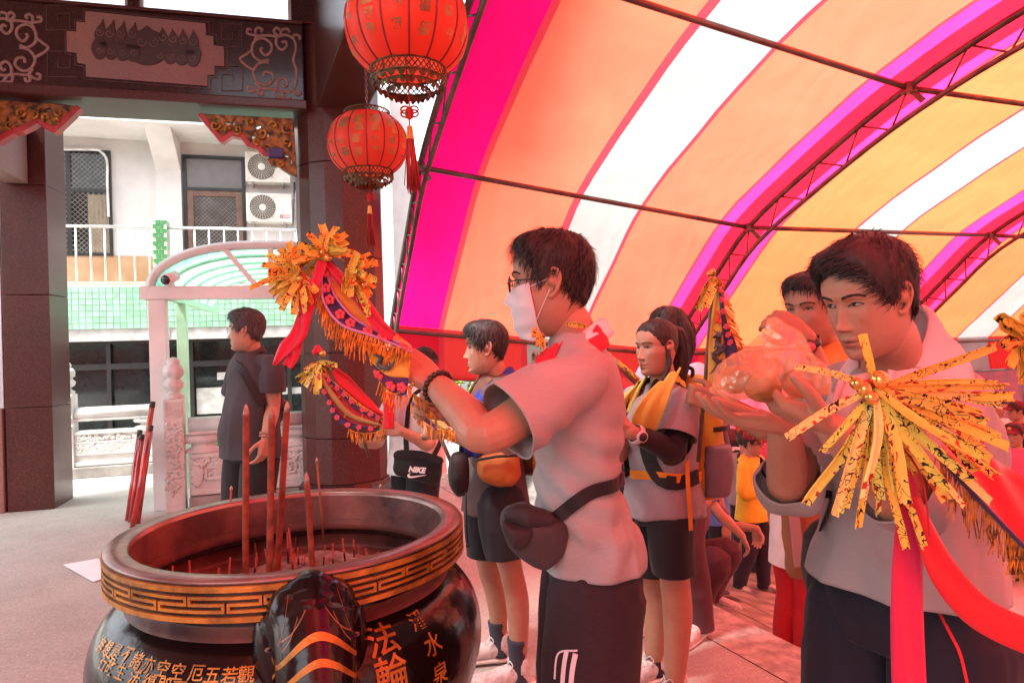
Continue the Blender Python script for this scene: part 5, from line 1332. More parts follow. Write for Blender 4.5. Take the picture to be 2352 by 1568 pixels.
# ---- hair --------------------------------------------------------------------
def hair(M4, sex, style, m, parent, hi, seed=1, len_back=.0, part=0.0):
 """cap over the skull that ends at a hairline, plus loose locks over it"""
 ns, na = (90, 110) if hi == 2 else ((56, 64) if hi == 1 else (32, 40))
 X, Y, Z, A = head_grid(ns, na, sex)
 ca = np.cos(A); side = np.abs(np.sin(A))
 ang = np.abs(A)
 pts = {'short': ([0, .45, .75, 1.05, 1.30, 1.42, 1.62, 1.85, 2.2, 3.2], [.066, .064, .058, .040, .004, -.018, .012, -.018, -.055, -.070]),
     'fringe': ([0, .4, .75, 1.0, 1.25, 1.42, 1.65, 1.9, 2.3, 3.2], [.050, .048, .042, .025, -.005, -.022, .010, -.030, -.062, -.075]),
     'swept': ([0, .4, .75, 1.0, 1.25, 1.42, 1.65, 1.9, 2.3, 3.2], [.070, .062, .054, .030, -.008, -.024, .010, -.030, -.062, -.075]),
     'long': ([0, .4, .7, 1.0, 1.3, 1.6, 2.0, 3.2], [.075, .070, .050, .020, -.02, -.07, -.10, -.11]),
     'tied': ([0, .4, .7, 1.0, 1.25, 1.42, 1.7, 2.1, 3.2], [.070, .066, .056, .034, .004, -.012, .006, -.040, -.070]),
     'thin': ([0, .4, .7, 1.0, 1.3, 1.5, 1.8, 2.2, 3.2], [.096, .094, .080, .060, .010, -.01, .010, -.04, -.060])}[style]
 hl = np.interp(ang, *pts) + .004*vnoise(np.stack([A*9, A*0, A*0+seed], -1).reshape(-1, 3), seed).reshape(A.shape)
 e = smoothstep(0, .030, Z-hl)
 th = {'short': .013, 'fringe': .017, 'swept': .021, 'long': .016, 'tied': .010, 'thin': .005}[style]
 top = smoothstep(.02, .11, Z)
 P = np.stack([X, Y, Z], -1)
 c0 = np.array((0, -.004, .02)); N = P-c0; N /= np.linalg.norm(N, axis=-1, keepdims=True)
 nz = vnoise(np.stack([P[..., 0]*60, P[..., 1]*60, P[..., 2]*22], -1).reshape(-1, 3), seed).reshape(A.shape); nz2 = vnoise((P*26).reshape(-1, 3), seed+3).reshape(A.shape)
 off = e*(th*(.55+.75*top)+.0022*nz+.003*nz2) - (1-e)*.006
 if style in ('fringe', 'short', 'swept'): off = off + e*.012*smoothstep(.0, .9, ca)*smoothstep(.045, .085, Z)*smoothstep(.118, .09, Z)
 Q = P+N*off[..., None]
 mb = MB(); keep = (Z > hl-.010)
 idx = -np.ones(A.shape, int); vs = []
 R3 = np.array(M4)
 Wd = (np.concatenate([Q, np.ones(Q.shape[:2]+(1,))], -1) @ R3.T)[..., :3]
 fs = []
 for i in range(ns-1):
  for k in range(na):
   k2 = (k+1) % na
   if keep[i, k] or keep[i+1, k] or keep[i, k2] or keep[i+1, k2]: fs.append((i*na+k, i*na+k2, (i+1)*na+k2, (i+1)*na+k))
 used = sorted({q for f in fs for q in f}); mp = {q: i for i, q in enumerate(used)}
 mb.add([Wd.reshape(-1, 3)[q] for q in used], [[mp[q] for q in f] for f in fs], True)
 rs = np.random.RandomState(seed); nl = {2: 3600, 1: 900, 0: 120}[hi]
 if style == 'thin': nl //= 4
 cand = np.argwhere(e > .25)
 M3 = np.array(M4.to_3x3())
 for q in range(nl):
  i, k = cand[rs.randint(len(cand))]
  p = Q[i, k]; nrm = N[i, k]
  cw = np.array((.012, -.045, .128)); t = p-cw; t = t-nrm*np.dot(t, nrm); t /= (np.linalg.norm(t)+1e-6)
  if style == 'tied': 
   t = np.array((0, -.11, .055))-p; t = t-nrm*np.dot(t, nrm); t /= (np.linalg.norm(t)+1e-6)
  if style == 'swept' and p[1] > .02: t = np.array((.75, .35, -.15))-nrm*np.dot(np.array((.75, .35, -.15)), nrm); t /= np.linalg.norm(t)
  t = t+rs.normal(0, .05 if style == 'tied' else .15, 3); L = rs.uniform(.018, .045)*(1.0 if style != 'long' else 1.6)
  wv = np.cross(nrm, t); wv /= (np.linalg.norm(wv)+1e-6); wd = rs.uniform(.0006, .0014 if hi == 2 else .003)
  lift = rs.uniform(.0, .0028 if style != 'tied' else .0015)
  a = p-nrm*.004; b = p+t*L*.5+nrm*(lift-.14*L*L/.1); c = p+t*L+nrm*(lift*rs.uniform(-.4, 1.2) - .55*L*L/.1)
  pts3 = [a-wv*wd, a+wv*wd, b+wv*wd*.8, b-wv*wd*.8, c]
  W5 = [tuple(M3 @ x + R3[:3, 3]) for x in pts3]
  mb.add(W5, [(0, 1, 2, 3), (3, 2, 4)], False)
 return mb.build('hair', m, parent)
def hang_hair(M4, paths, r, m, parent, name='hair', strands=120, seed=1):
 """a fall of long hair along paths given in head coordinates"""
 mb = MB(); rs = random.Random(seed)
 for pts, rr in paths:
  p = catmull([M4 @ Vector(q) for q in pts], 6); k = len(p); w = [float(np.interp(i/(k-1), np.linspace(0, 1, len(rr)), rr)) for i in range(k)]
  mb.tube(p, w, 14)
  for q in range(strands):
   a = rs.uniform(0, 6.28); f0 = rs.uniform(0, .5); f1 = min(1, f0+rs.uniform(.3, .6)); i0, i1 = int(f0*(k-1)), int(f1*(k-1)); ln = []
   o = Vector((math.cos(a), math.sin(a), rs.uniform(-.3, .3)))
   for i in range(i0, i1+1, 2): ln.append(p[i]+o*w[i]*rs.uniform(.93, 1.06))
   if len(ln) > 1: mb.tube(ln, .0013, 3, cap=False)
 return mb.build(name, m, parent)
# ---- eyes, brows --------------------------------------------------------------
def face_details(M4, headmesh, parent, hi, sex='m', look=0.0, narrow=1.0, open_=1.0, brow=1.0):
 bv = BVHTree.FromPolygons([Vector(q) for q in headmesh.v], headmesh.f)
 f = (M4.to_3x3() @ Vector((0, 1, 0))).normalized(); sc_ = M4.to_scale()[0]
 def hit(x, z, off=0.0):
  o = M4 @ Vector((x, .25, z)); h = bv.ray_cast(o, -f); return (h[0]+f*off) if h[0] else (M4 @ Vector((x, .08, z)))
 R = M4.to_3x3().normalized()
 for s in (1, -1):
  cx, cz = s*.0315, .0085
  tilt = Matrix.Rotation(-s*.10, 3, 'Y')
  c = hit(cx, cz, -.0022*sc_)
  mb = MB(); mb.ball(c, (.0140*sc_, .0072*sc_, .0052*sc_*narrow*open_), 20, R @ tilt @ Matrix.Rotation(-s*.22, 3, 'Z')); e = mb.build('eye', EYEW, parent)
  mb = MB(); mb.ball(c+R @ Vector((look*.004, .0050, .0006))*sc_, (.0056*sc_, .0040*sc_, .0050*sc_*narrow*open_), 14, R); mb.build('iris', IRIS, e)
  up = [(cx-s*.0150, cz-.0020), (cx-s*.0075, cz+.0042*narrow), (cx+s*.002, cz+.0056*narrow), (cx+s*.010, cz+.0035*narrow), (cx+s*.0165, cz-.0008)]
  mb = MB(); mb.tube([hit(x, z, .0014*sc_) for x, z in [(q.x, q.y) for q in catmull([(a, b, 0) for a, b in up], 4)]], [.0009*sc_]+[.0013*sc_]*15+[.0008*sc_], 6, cap=True); mb.build('lash_line', LASH, e)
  if hi == 2:
   up2 = [(a, b+.0040) for a, b in up]; mb = MB(); mb.tube([hit(q.x, q.y, -.0002*sc_) for q in catmull([(a, b, 0) for a, b in up2], 4)], .0024*sc_, 7); mb.build('upper_lid', LIDM, e)
   lo = [(cx-s*.0150, cz-.0026), (cx-s*.006, cz-.0060*narrow), (cx+s*.004, cz-.0064*narrow), (cx+s*.015, cz-.0020)]; mb = MB(); mb.tube([hit(q.x, q.y, -.0006*sc_) for q in catmull([(a, b, 0) for a, b in lo], 4)], .0019*sc_, 7); mb.build('lower_lid', LIDM, e)
  mb = MB(); rs = random.Random(3+s); bp = [(cx-s*.019, .0255), (cx-s*.004, .0300), (cx+s*.012, .0300), (cx+s*.023, .0240)]; bc = catmull([(a, b, 0) for a, b in bp], 10)
  nb = {2: 420, 1: 160, 0: 60}[hi]
  for q in range(int(nb*brow)):
   t = rs.random(); k = t*(len(bc)-1); p = bc[int(k)]; hh = .0042*(1-.6*t)*brow; z = p.y+rs.uniform(-hh, hh)*.8; x = p.x
   a = hit(x, z, .0002); b = hit(x+s*rs.uniform(.003, .006), z+rs.uniform(.0005, .0025), .0016*sc_); sd = (b-a).cross(f).normalized()*.00042*sc_*(1.3 if hi == 2 else 2.5)
   mb.add([a-sd, a+sd, b], [(0, 1, 2)])
  mb.build('eyebrow', BROWM, parent)
# ---- footwear ------------------------------------------------------------------
def shoe(parent, ank, toe, m, sole_m, hi=1, lace=None):
 f = Vector((toe.x-ank.x, toe.y-ank.y, 0)).normalized(); l = Vector((0, 0, 1)).cross(f); g = toe.z*0 + min(ank.z, toe.z)
 z0 = ank.z-.075; hb = Vector((ank.x, ank.y, z0))-f*.055
 def q(a, b, z): return hb+f*a+l*b+Vector((0, 0, z))
 mb = MB(); loft(mb, [(q(.005, 0, .05), l*.030, Vector((0, 0, .045))), (q(.05, 0, .055), l*.037, Vector((0, 0, .052))), (q(.11, 0, .047), l*.042, Vector((0, 0, .044))), (q(.18, 0, .036), l*.046, Vector((0, 0, .034))), (q(.24, 0, .03), l*.042, Vector((0, 0, .028))), (q(.285, 0, .024), l*.022, Vector((0, 0, .018)))], 20)
 limb(mb, [q(.045, 0, .06), q(.04, 0, .105)], [.042, .040], 12)
 up = link('shoe', remesh(mb.mesh('s'), .006, 3), m, parent)
 mb = MB(); loft(mb, [(q(-.012, 0, .012), l*.030, Vector((0, 0, .014))), (q(.05, 0, .012), l*.041, Vector((0, 0, .016))), (q(.13, 0, .012), l*.044, Vector((0, 0, .015))), (q(.20, 0, .012), l*.049, Vector((0, 0, .014))), (q(.26, 0, .014), l*.040, Vector((0, 0, .012))), (q(.298, 0, .018), l*.018, Vector((0, 0, .008)))], 20)
 mb.build('sole', sole_m, up)
 if lace is not None:
  mb = MB()
  for k in range(5):
   a = .10+.022*k; zt = .094-.0085*k
   mb.tube([q(a, -.024, zt-.012), q(a+.004, 0, zt+.002), q(a+.008, .024, zt-.012)], .0035, 5)
  for s in (1, -1): mb.tube(catmull([q(.10, 0, .098), q(.095, s*.02, .115), q(.085, s*.032, .10), q(.10, s*.036, .085)], 4), .003, 5)
  mb.build('lace', lace, up)
# ---- whole figure -----------------------------------------------------------------
DEF = dict(sex='m', hi=1, skin=SKIN, shirt=None, sleeve=.55, hem=.47, loose=.0, fold=.006, pants=None, pleg=1.0, ploose=.0, shoes=None, sole=None, sock=None, lace=None, hair='short', hairm=HAIRB, headrot=(0, 0, 0), face=True, girth=1.0, hscale=1.0, handsize=1.0, hands={}, narrow=1.0, collar=True, legs=True, seed=1, ears=True, fat=0.0, look=0.0, sleeve_loose=0.0, belly=0.0, open_=1.0, voxel=None, sleeve_mat=None, brow=1.0, hood=False, deep=1.0, legk=1.0)
def person(label, J, group=None, name='person', **kw):
 c = dict(DEF); c.update(kw); hi = c['hi']; H = J['H']; f, l, u = J['f'], J['l'], J['u']; g = c['girth']; k = H/1.72
 base = (J['ankL']+J['ankR'])/2; base.z = min(J['ankL'].z, J['ankR'].z)-.045*H
 t = thing(name, label, 'person', tuple(base), group)
 shl = (J['shL']-J['shR']); lc = Vector((shl.x, shl.y, shl.z)).normalized(); spine = (J['neck']-J['pelvis']).normalized(); fc = lc.cross(spine).normalized()
 hl_ = (J['hipL']-J['hipR']).normalized(); fp = hl_.cross(u).normalized()
 lw = (lc+hl_).normalized(); fw = (fc+fp).normalized()
 sw = (J['shL']-J['shR']).length/2; fc_, fw_, fp_ = fc, fw, fp; fc, fw, fp = fc*c['deep'], fw*c['deep'], fp*c['deep']
 mb = MB()
 loft(mb, [(J['pelvis']-u*.07*k, hl_*.13*k*g, fp*.085*k*g), (J['pelvis'], hl_*.155*k*g, fp*.105*k*g), (J['waist'], lw*.135*k*g, fw*.095*k*g), (J['chest'], lc*.150*k*g, fc*.108*k*g), ((J['chest']+J['neck'])/2+spine*.01, lc*.150*k*g, fc*.090*k*g), (J['neck']-spine*.035*k, lc*.085*k, fc*.065*k), (J['neck']+spine*.01, lc*.055*k, fc*.055*k)])
 hd = J['head']; R = rot_head(*c['headrot']); nk = hd+R @ Vector((0, -.022, -.075))*k*c['hscale']
 limb(mb, [J['neck']-spine*.04*k, (J['neck']+nk)/2+R @ Vector((0, -.006, 0)), nk], [.064*k, .055*k, .054*k], 14)
 if c['legs']:
  for s in 'LR': limb(mb, [J['hip'+s], (J['hip'+s]*.6+J['knee'+s]*.4)+f*.012, J['knee'+s], J['knee'+s]*.62+J['ank'+s]*.38-f*.018, J['ank'+s]+u*.03, J['ank'+s]-u*.03], [.088*k*g, .080*k*g, .056*k*c['legk'], .056*k*c['legk'], .038*k*c['legk'], .036*k], 14)
 vx = c['voxel'] or (.010 if hi == 2 else (.012 if hi == 1 else .016))
 pieces = [remesh(mb.mesh('b'), vx, 4)]
 for s in 'LR':
  a = MB(); sg = 1 if s == 'L' else -1
  sh, el, wr = J['sh'+s], J['el'+s], J['wr'+s]
  limb(a, [sh, sh*.5+el*.5, el, el*.65+wr*.35, wr], [.046*k*g, .045*k*g, .040*k, .041*k, .0285*k], 14, up=None)
  hs = c['hands'].get(s, {}); dd = J['hd'+s]; nn = J['hn'+s]
  hand(a, wr+Vector(dd).normalized()*.004, dd, nn, -sg if hs.get('flip') is None else hs['flip'], hs.get('curl', (.35, .38, .42, .46)), hs.get('spread', .05), c['handsize']*k*1.04, hs.get('thumb', (.5, .4)))
  pieces.append(remesh(a.mesh('a'), (.0034 if hi == 2 else (.0055 if hi == 1 else .010)), 2))
 hm, tones, M4 = build_head(hd, R, k*1.01*c['hscale'], c['sex'], hi, c['fat'], c['ears'])
 hmesh = hm.mesh('h'); nv = len(hmesh.vertices)
 me = join_meshes('body', [hmesh]+pieces); tone_attr(me, tones)
 me.polygons.foreach_set('use_smooth', np.ones(len(me.polygons), dtype=bool))
 bo = link('body', me, c['skin'], t)
 if c['face']: face_details(M4, hm, t, hi, c['sex'], c['look'], c['narrow'], c['open_'], c['brow'])
 if c['hair']: hair(M4, c['sex'], c['hair'], c['hairm'], t, hi, c['seed'])
 lo = c['loose']; cu = []
 if c['shirt'] is not None:
  mb = MB(); hemp = J['pelvis']*(1-0)+u*(c['hem']*H-.53*H); b0 = hemp-u*.03; wl = .190*k*g+lo*.8; dl = .145*k*g+lo*.8
  loft(mb, [(b0, hl_*wl*1.02, fp*dl*1.06), (hemp+u*.05, hl_*wl, fp*dl), (J['waist']+fw*c['belly']*.5, lw*(.164*k*g+lo), fw*(.120*k*g+lo+c['belly'])), (J['chest'], lc*(.168*k*g+lo*.7), fc*(.126*k*g+lo*.7)), ((J['chest']+J['neck'])/2+spine*.015, lc*max(.150*k*g, sw*.84), fc*(.112*k*g+lo*.3)), (J['neck']-spine*.035*k, lc*.122*k, fc*.090*k), (J['neck']+spine*(.012 if c['collar'] else -.005), lc*.070*k, fc*.072*k)], 30)
  sleeves = []
  sl = c['sleeve']
  for s in 'LR':
   sh, el, wr = J['sh'+s], J['el'+s], J['wr'+s]; L1 = (el-sh).length; L2 = (wr-el).length; inn = J['neck']*.5+sh*.5-spine*.012
   so = c['sleeve_loose']
   if sl <= 1: 
    e = sh.lerp(el, sl); ax = (el-sh).normalized(); pts = [inn, sh, sh.lerp(el, sl*.55), e, e+ax*.035]; rr = [.036*k*g, .050*k*g+so*.15, .058*k*g+so*.8, .061*k*g+so, .061*k*g+so]
   else:
    e = el.lerp(wr, sl-1); ax = (wr-el).normalized(); pts = [inn, sh, sh.lerp(el, .55), el, el.lerp(e, .6), e, e+ax*.03]; rr = [.036*k*g, .050*k*g+so*.2, .056*k*g+so*.6, .056*k+so*.8, .052*k+so*.7, .042*k+so*.6, .042*k+so*.6]
   q = MB(); limb(q, pts, rr, 18); sleeves.append((q, (e, ax, rr[-1])))
  vxs = .008 if hi == 2 else (.010 if hi == 1 else .015)
  tb = BVHTree.FromPolygons([Vector(v) for v in mb.v], [list(q) for q in mb.f])
  for q, e in sleeves: mb.add(q.v, q.f, True)
  sm = remesh(mb.mesh('s'), vxs, 6, 'shirt')
  for q, (e, ax, r) in sleeves: endcut(sm, e, ax, r, tb)
  folds(sm, c['fold'], c['seed']*13+1, guide=c.get('guide')); halfcut(sm, hemp, -u)
  so_ = link('shirt', sm, c['shirt'], t); J['shirt'] = so_
  md = so_.modifiers.new('thickness', 'SOLIDIFY'); md.thickness = .004; md.offset = 0
  if c['collar'] is True:
   mb = MB(); cc = J['neck']+spine*.006*k
   mb.tube([cc+lc*math.cos(a)*.066*k+fc*math.sin(a)*.070*k+spine*(-.022*max(0, math.sin(a))) for a in np.linspace(0, 2*math.pi, 33)], .0075, 7, cap=False); mb.build('neckband', c['shirt'], so_)
 if c['pants'] is not None and c['legs']:
  mb = MB(); pl = c['ploose']; legs_ = []
  loft(mb, [(J['pelvis']+u*.07*k, hl_*(.148*k*g), fp*(.105*k*g)), (J['pelvis'], hl_*(.166*k*g+pl*.3), fp*(.118*k*g+pl*.3)), (J['pelvis']-u*.075*k, hl_*(.155*k*g+pl*.4), fp*(.108*k*g+pl*.3))], 26)
  for s in 'LR':
   hp, kn, an = J['hip'+s]-u*.0, J['knee'+s], J['ank'+s]; pg = c['pleg']
   r1, r2, r3 = .096*k*g+pl*.7, .078*k*g+pl, .056*k+pl*.9
   if pg < 1:
    e = hp.lerp(kn, pg*1.6) if pg*1.6 < 1 else kn.lerp(an, pg*1.6-1); ax = ((kn-hp) if pg*1.6 < 1 else (an-kn)).normalized(); pts = [hp, hp.lerp(e, .5)+f*.008, e, e+ax*.03]; rr = [r1, r1*.94+pl*.1, (r2 if pg*1.6 > .7 else r1*.88)+pl*.15, (r2 if pg*1.6 > .7 else r1*.88)+pl*.15]
   else:
    e = an-u*.03; ax = Vector((0, 0, -1)); pts = [hp, hp.lerp(kn, .5)+f*.01, kn, kn.lerp(an, .5)-f*.012, an+u*.01, e, e+ax*.03]; rr = [r1, (r1+r2)/2, r2, r3+.012, r3, r3+.004, r3+.004]
   q = MB(); limb(q, pts, rr, 18); legs_.append((q, e, ax))
  vxp = .009 if hi == 2 else (.011 if hi == 1 else .016); prt = [folds(remesh(mb.mesh('p'), vxp, 4), c['fold']*.5, c['seed']*17+3)]
  for q, e, ax in legs_:
   lm = remesh(q.mesh('p'), vxp, 4); folds(lm, c['fold']*.9, c['seed']*17+3, (10, 10, 3.2)); halfcut(lm, e, ax); prt.append(lm)
  pm_ = join_meshes('trousers', prt)
  po_ = link('shorts' if c['pleg'] < .9 else 'trousers', pm_, c['pants'], t); md = po_.modifiers.new('thickness', 'SOLIDIFY'); md.thickness = .004; md.offset = 0
 if c['sock'] is not None and c['legs']:
  for s in 'LR':
   an, kn = J['ank'+s], J['knee'+s]; mb = MB(); p = [an-u*.05, an, an.lerp(kn, .15), an.lerp(kn, .30)-f*.004]; mb.tube(catmull(p, 3), [.047*k, .045*k, .044*k, .043*k, .042*k, .042*k, .043*k, .044*k, .047*k, .0475*k], 16); mb.build('sock', c['sock'], t)
 if c['shoes'] is not None and c['legs']:
  for s in 'LR': shoe(t, J['ank'+s], J['toe'+s], c['shoes'], c['sole'] or c['shoes'], hi, c['lace'])
 J['body'] = bo; J['M4'] = M4; J['R'] = R; J['fc'] = fc_; J['lc'] = lc; J['spine'] = spine; J['k'] = k; J['headmesh'] = hm
 return t
# ================================================================ the people, placed from the photograph
R_ = math.radians
T_GREY = cloth_mat('heather_grey_jersey', (.33, .31, .305), heather=.18, weave=1100, fold=.5)
T_GREY2 = cloth_mat('pale_grey_cotton', (.30, .29, .285), heather=.12, weave=1000, fold=.5)
T_MAUVE = cloth_mat('heather_mauve_jersey', (.27, .225, .24), heather=.25, weave=1100, fold=.4)
T_POLO = cloth_mat('charcoal_polo', (.050, .043, .048), weave=1300, fold=.4)
T_WHITE = cloth_mat('white_polo_pique', (.70, .69, .68), weave=1500, fold=.4)
T_BROWN = cloth_mat('brown_grey_tee', (.10, .070, .065), weave=1000, fold=.4)
T_LAV = cloth_mat('lavender_tee', (.46, .43, .56), weave=1000)
T_ORANGE = cloth_mat('orange_vest', (.62, .27, .05), weave=900)
T_YELLOW = cloth_mat('yellow_windbreaker', (.72, .50, .03), rough=.5, weave=600, sheen=.05, fold=.5)
T_BLACK = cloth_mat('black_shorts', (.018, .017, .02), weave=900)
T_NAVY = cloth_mat('navy_track_trousers', (.016, .016, .026), weave=900)
T_SHORT = cloth_mat('dark_heather_shorts', (.030, .018, .022), heather=.6, weave=900)
T_JEAN = cloth_mat('dark_jeans', (.03, .03, .045), weave=900)
T_MAROON = cloth_mat('maroon_trousers', (.095, .035, .045), weave=900)
T_REDP = cloth_mat('red_satin_trousers', (.45, .012, .018), rough=.45, weave=700)
T_PINK = cloth_mat('pink_jacket', (.65, .10, .20), weave=800)
T_BLUE = cloth_mat('blue_tee', (.10, .22, .55), weave=900)
T_CREAM = cloth_mat('off_white_tee', (.66, .62, .60), weave=1000)
SHOEW = mat('pale_mesh_shoe', (.62, .56, .54), .6, var=.12, vscale=40, bump=.4, bscale=300); SOLEW = mat('pale_foam_sole', (.66, .60, .55), .6, var=.06); LACEM = mat('shoe_lace', (.66, .64, .62), .7)
SHOED = mat('dark_shoe', (.04, .03, .03), .5, var=.2); SOCKD = cloth_mat('dark_sock', (.045, .05, .07)); SOCKB = cloth_mat('navy_yellow_sock', (.03, .03, .06), col2=(.02, .02, .03))
# --- man in the mask holding up the flag -------------------------------------------------
J = skeleton((.20, 1.70, 0), R_(-95), 1.75, stance=.11)
J['pelvis'] = U(1357, 1300, 1.68); J['waist'] = U(1322, 1110, 1.67); J['chest'] = U(1330, 930, 1.67); J['neck'] = U(1322, 778, 1.66); J['head'] = U(1266, 655, 1.65)
J['shL'] = U(1342, 862, 1.51); J['shR'] = U(1312, 850, 1.84); J['elL'] = U(1118, 998, 1.38); J['wrL'] = U(1000, 882, 1.56); J['hdL'] = Vector((-.62, .22, .50)); J['hnL'] = Vector((-.45, .75, -.55))
J['elR'] = U(1180, 1010, 1.92); J['wrR'] = U(1052, 945, 1.80); J['hdR'] = Vector((-.8, -.2, .3)); J['hnR'] = Vector((0, -.8, -.4))
for s, dx in (('L', -.10), ('R', .10)):
 J['hip'+s] = J['pelvis']+Vector((.0, dx, -.03)); J['knee'+s] = J['pelvis']+Vector((-.03, dx*1.1, -.44)); J['ank'+s] = Vector((J['pelvis'].x+.02, J['pelvis'].y+dx*1.1, .08)); J['toe'+s] = J['ank'+s]+Vector((-.17, dx*.1, -.045))
def sag(P):     # the loose jersey sags into folds between armpit and hip
 x, z = P[:, 0], P[:, 2]; m = smoothstep(.98, 1.05, z)*smoothstep(1.36, 1.22, z)
 return m*.0045*np.sin((z*1.0+x*.8)*85+3*np.sin(x*14)) + .005*smoothstep(1.10, 1.0, z)*np.sin((z*.6-x*.9)*70+2*np.sin(z*11))
man1 = person('tall man in white face mask and grey tee raising a festival flag', J, hi=2, shirt=T_GREY, sleeve=.80, sleeve_loose=.024, hem=.545, loose=.004, deep=.80, fold=.007, pants=T_SHORT, pleg=.60, ploose=.022, shoes=SHOEW, sole=SOLEW, sock=SOCKD, hair='short', headrot=(R_(-93), .02, 0), hands={'L': dict(curl=(1.0, 1.02, 1.05, 1.05), spread=.02, thumb=(.9, .6)), 'R': dict(curl=1.0)}, seed=4, guide=sag)
J1 = J
# --- man offering the bag -----------------------------------------------------------------
J = skeleton((.80, 1.50, 0), R_(-62), 1.72, stance=.12)
J['pelvis'] = U(2076, 1385, 1.48); J['waist'] = U(2088, 1190, 1.47); J['chest'] = U(2085, 1010, 1.44); J['neck'] = U(2052, 846, 1.37); J['head'] = U(1997, 690, 1.29)
J['shL'] = U(2212, 905, 1.34); J['shR'] = U(1938, 888, 1.56); J['elR'] = U(1812, 1112, 1.46); J['wrR'] = U(1800, 978, 1.30); J['hdR'] = Vector((-.92, -.08, .16)); J['hnR'] = Vector((.10, .05, 1))
J['elL'] = U(2075, 1150, 1.20); J['wrL'] = U(1912, 985, 1.17); J['hdL'] = Vector((-.85, .16, .42)); J['hnL'] = Vector((.38, .12, .9))
f, l = J['f'], J['l']
for s, sg in (('L', 1), ('R', -1)):
 J['hip'+s] = J['pelvis']+l*sg*.10-Vector((0, 0, .03)); J['knee'+s] = J['pelvis']+l*sg*.12+f*.03-Vector((0, 0, .43)); J['ank'+s] = J['pelvis']+l*sg*.13-Vector((0, 0, 0)); J['ank'+s].z = .08; J['toe'+s] = J['ank'+s]+f*.17-Vector((0, 0, .045))
def sag2(P):
 x, y, z = P[:, 0], P[:, 1], P[:, 2]; return .005*smoothstep(1.30, 1.15, z)*np.sin((x*.9+z*.35)*75+2*np.sin(z*9))
man2 = person('man with towel round his neck offering a yellow plastic bag in both hands', J, hi=2, shirt=T_GREY2, sleeve=1.10, sleeve_loose=.016, hem=.56, loose=.010, fold=.008, pants=T_NAVY, pleg=1.0, ploose=.03, shoes=SHOED, hair='swept', headrot=(R_(-69), .26, .0), hscale=.865, hands={'R': dict(curl=(.24, .22, .20, .22), spread=.10, thumb=(.25, .0)), 'L': dict(curl=(.42, .40, .38, .40), spread=.08, thumb=(.35, .0))}, seed=7, guide=sag2, narrow=.80, look=1.2, open_=.85, girth=.99)
J2 = J
# --- man in charcoal polo -------------------------------------------------------------------
J = skeleton((-1.55, 4.02, 0), R_(-36), 1.70, stance=.11)
J['head'] = U(566, 760, 4.0); J['neck'] = U(575, 812, 4.05); J['shL'] = U(626, 838, 3.92); J['shR'] = U(548, 838, 4.18); J['elL'] = U(627, 935, 3.94); J['wrL'] = U(611, 1006, 3.82); J['hdL'] = Vector((-.15, -.25, -1)); J['hnL'] = Vector((-1, .2, 0))
J['elR'] = U(530, 940, 4.30); J['wrR'] = U(521, 1003, 4.2); J['hdR'] = Vector((-.1, -.15, -1)); J['hnR'] = Vector((1, .3, 0))
J['chest'] = U(583, 900, 4.04); J['waist'] = U(578, 985, 4.03)
man3 = person('man in charcoal polo and glasses standing at the carved balustrade', J, hi=1, shirt=T_POLO, sleeve=.62, sleeve_loose=.012, hem=.50, loose=.008, belly=.03, fold=.005, pants=T_BLACK, pleg=1.0, ploose=.015, shoes=SHOED, hair='fringe', hairm=HAIRG, headrot=(R_(-82), -.02, 0), seed=9, girth=1.04)
J3 = J
# --- short person in white polo with the sling bag ----------------------------------------------
J = skeleton((-.60, 4.15, 0), R_(-42), 1.50, stance=.09)
J['elR'] = U(872, 1010, 4.25); J['wrR'] = U(862, 1022, 4.02); J['hdR'] = Vector((-.8, -.1, .1)); J['hnR'] = Vector((0, .6, .8)); J['elL'] = U(985, 1020, 3.80); J['wrL'] = U(922, 990, 3.72); J['hdL'] = Vector((-.9, .1, .15)); J['hnL'] = Vector((-.1, .9, -.2))
J['head'] = U(975, 842, 4.12)
man4 = person('short person in white polo and dark cap waving a small red flag', J, hi=1, shirt=T_WHITE, sleeve=.55, sleeve_loose=.018, hem=.47, loose=.025, fold=.007, pants=T_BLACK, ploose=.02, shoes=SHOED, hair='short', headrot=(R_(18), .05, 0), hands={'L': dict(curl=1.0, thumb=(.8, .5)), 'R': dict(curl=1.0, thumb=(.8, .5))}, seed=11, girth=1.05)
J4 = J
# --- person with the blue scarf ---------------------------------------------------------------------
J = skeleton((-.03, 3.05, 0), R_(-84), 1.60, stance=.09, step=.05)
J['head'] = U(1116, 800, 3.0); J['neck'] = U(1142, 872, 3.03); J['shL'] = U(1156, 915, 2.88); J['shR'] = U(1128, 910, 3.2)
J['elL'] = U(1090, 1010, 2.80); J['wrL'] = U(1022, 992, 2.86); J['hdL'] = Vector((-.9, .1, .1)); J['hnL'] = Vector((0, .8, -.5)); J['elR'] = U(1080, 1010, 3.3); J['wrR'] = U(1010, 960, 3.12); J['hdR'] = Vector((-.85, -.2, .2)); J['hnR'] = Vector((0, -.8, -.3))
J['chest'] = U(1142, 950, 3.04); J['waist'] = U(1138, 1055, 3.05); J['pelvis'] = U(1136, 1128, 3.05)
for s, a, b in (('L', (1190, 1458), 2.92), ('R', (1146, 1420), 3.16)):
 J['hip'+s] = U(1150 if s == 'L' else 1120, 1150, b); J['knee'+s] = U(1172 if s == 'L' else 1122, 1302, b); J['ank'+s] = U(*a, b); J['ank'+s].z = .085; J['toe'+s] = J['ank'+s]+Vector((-.17, -.02, -.045))
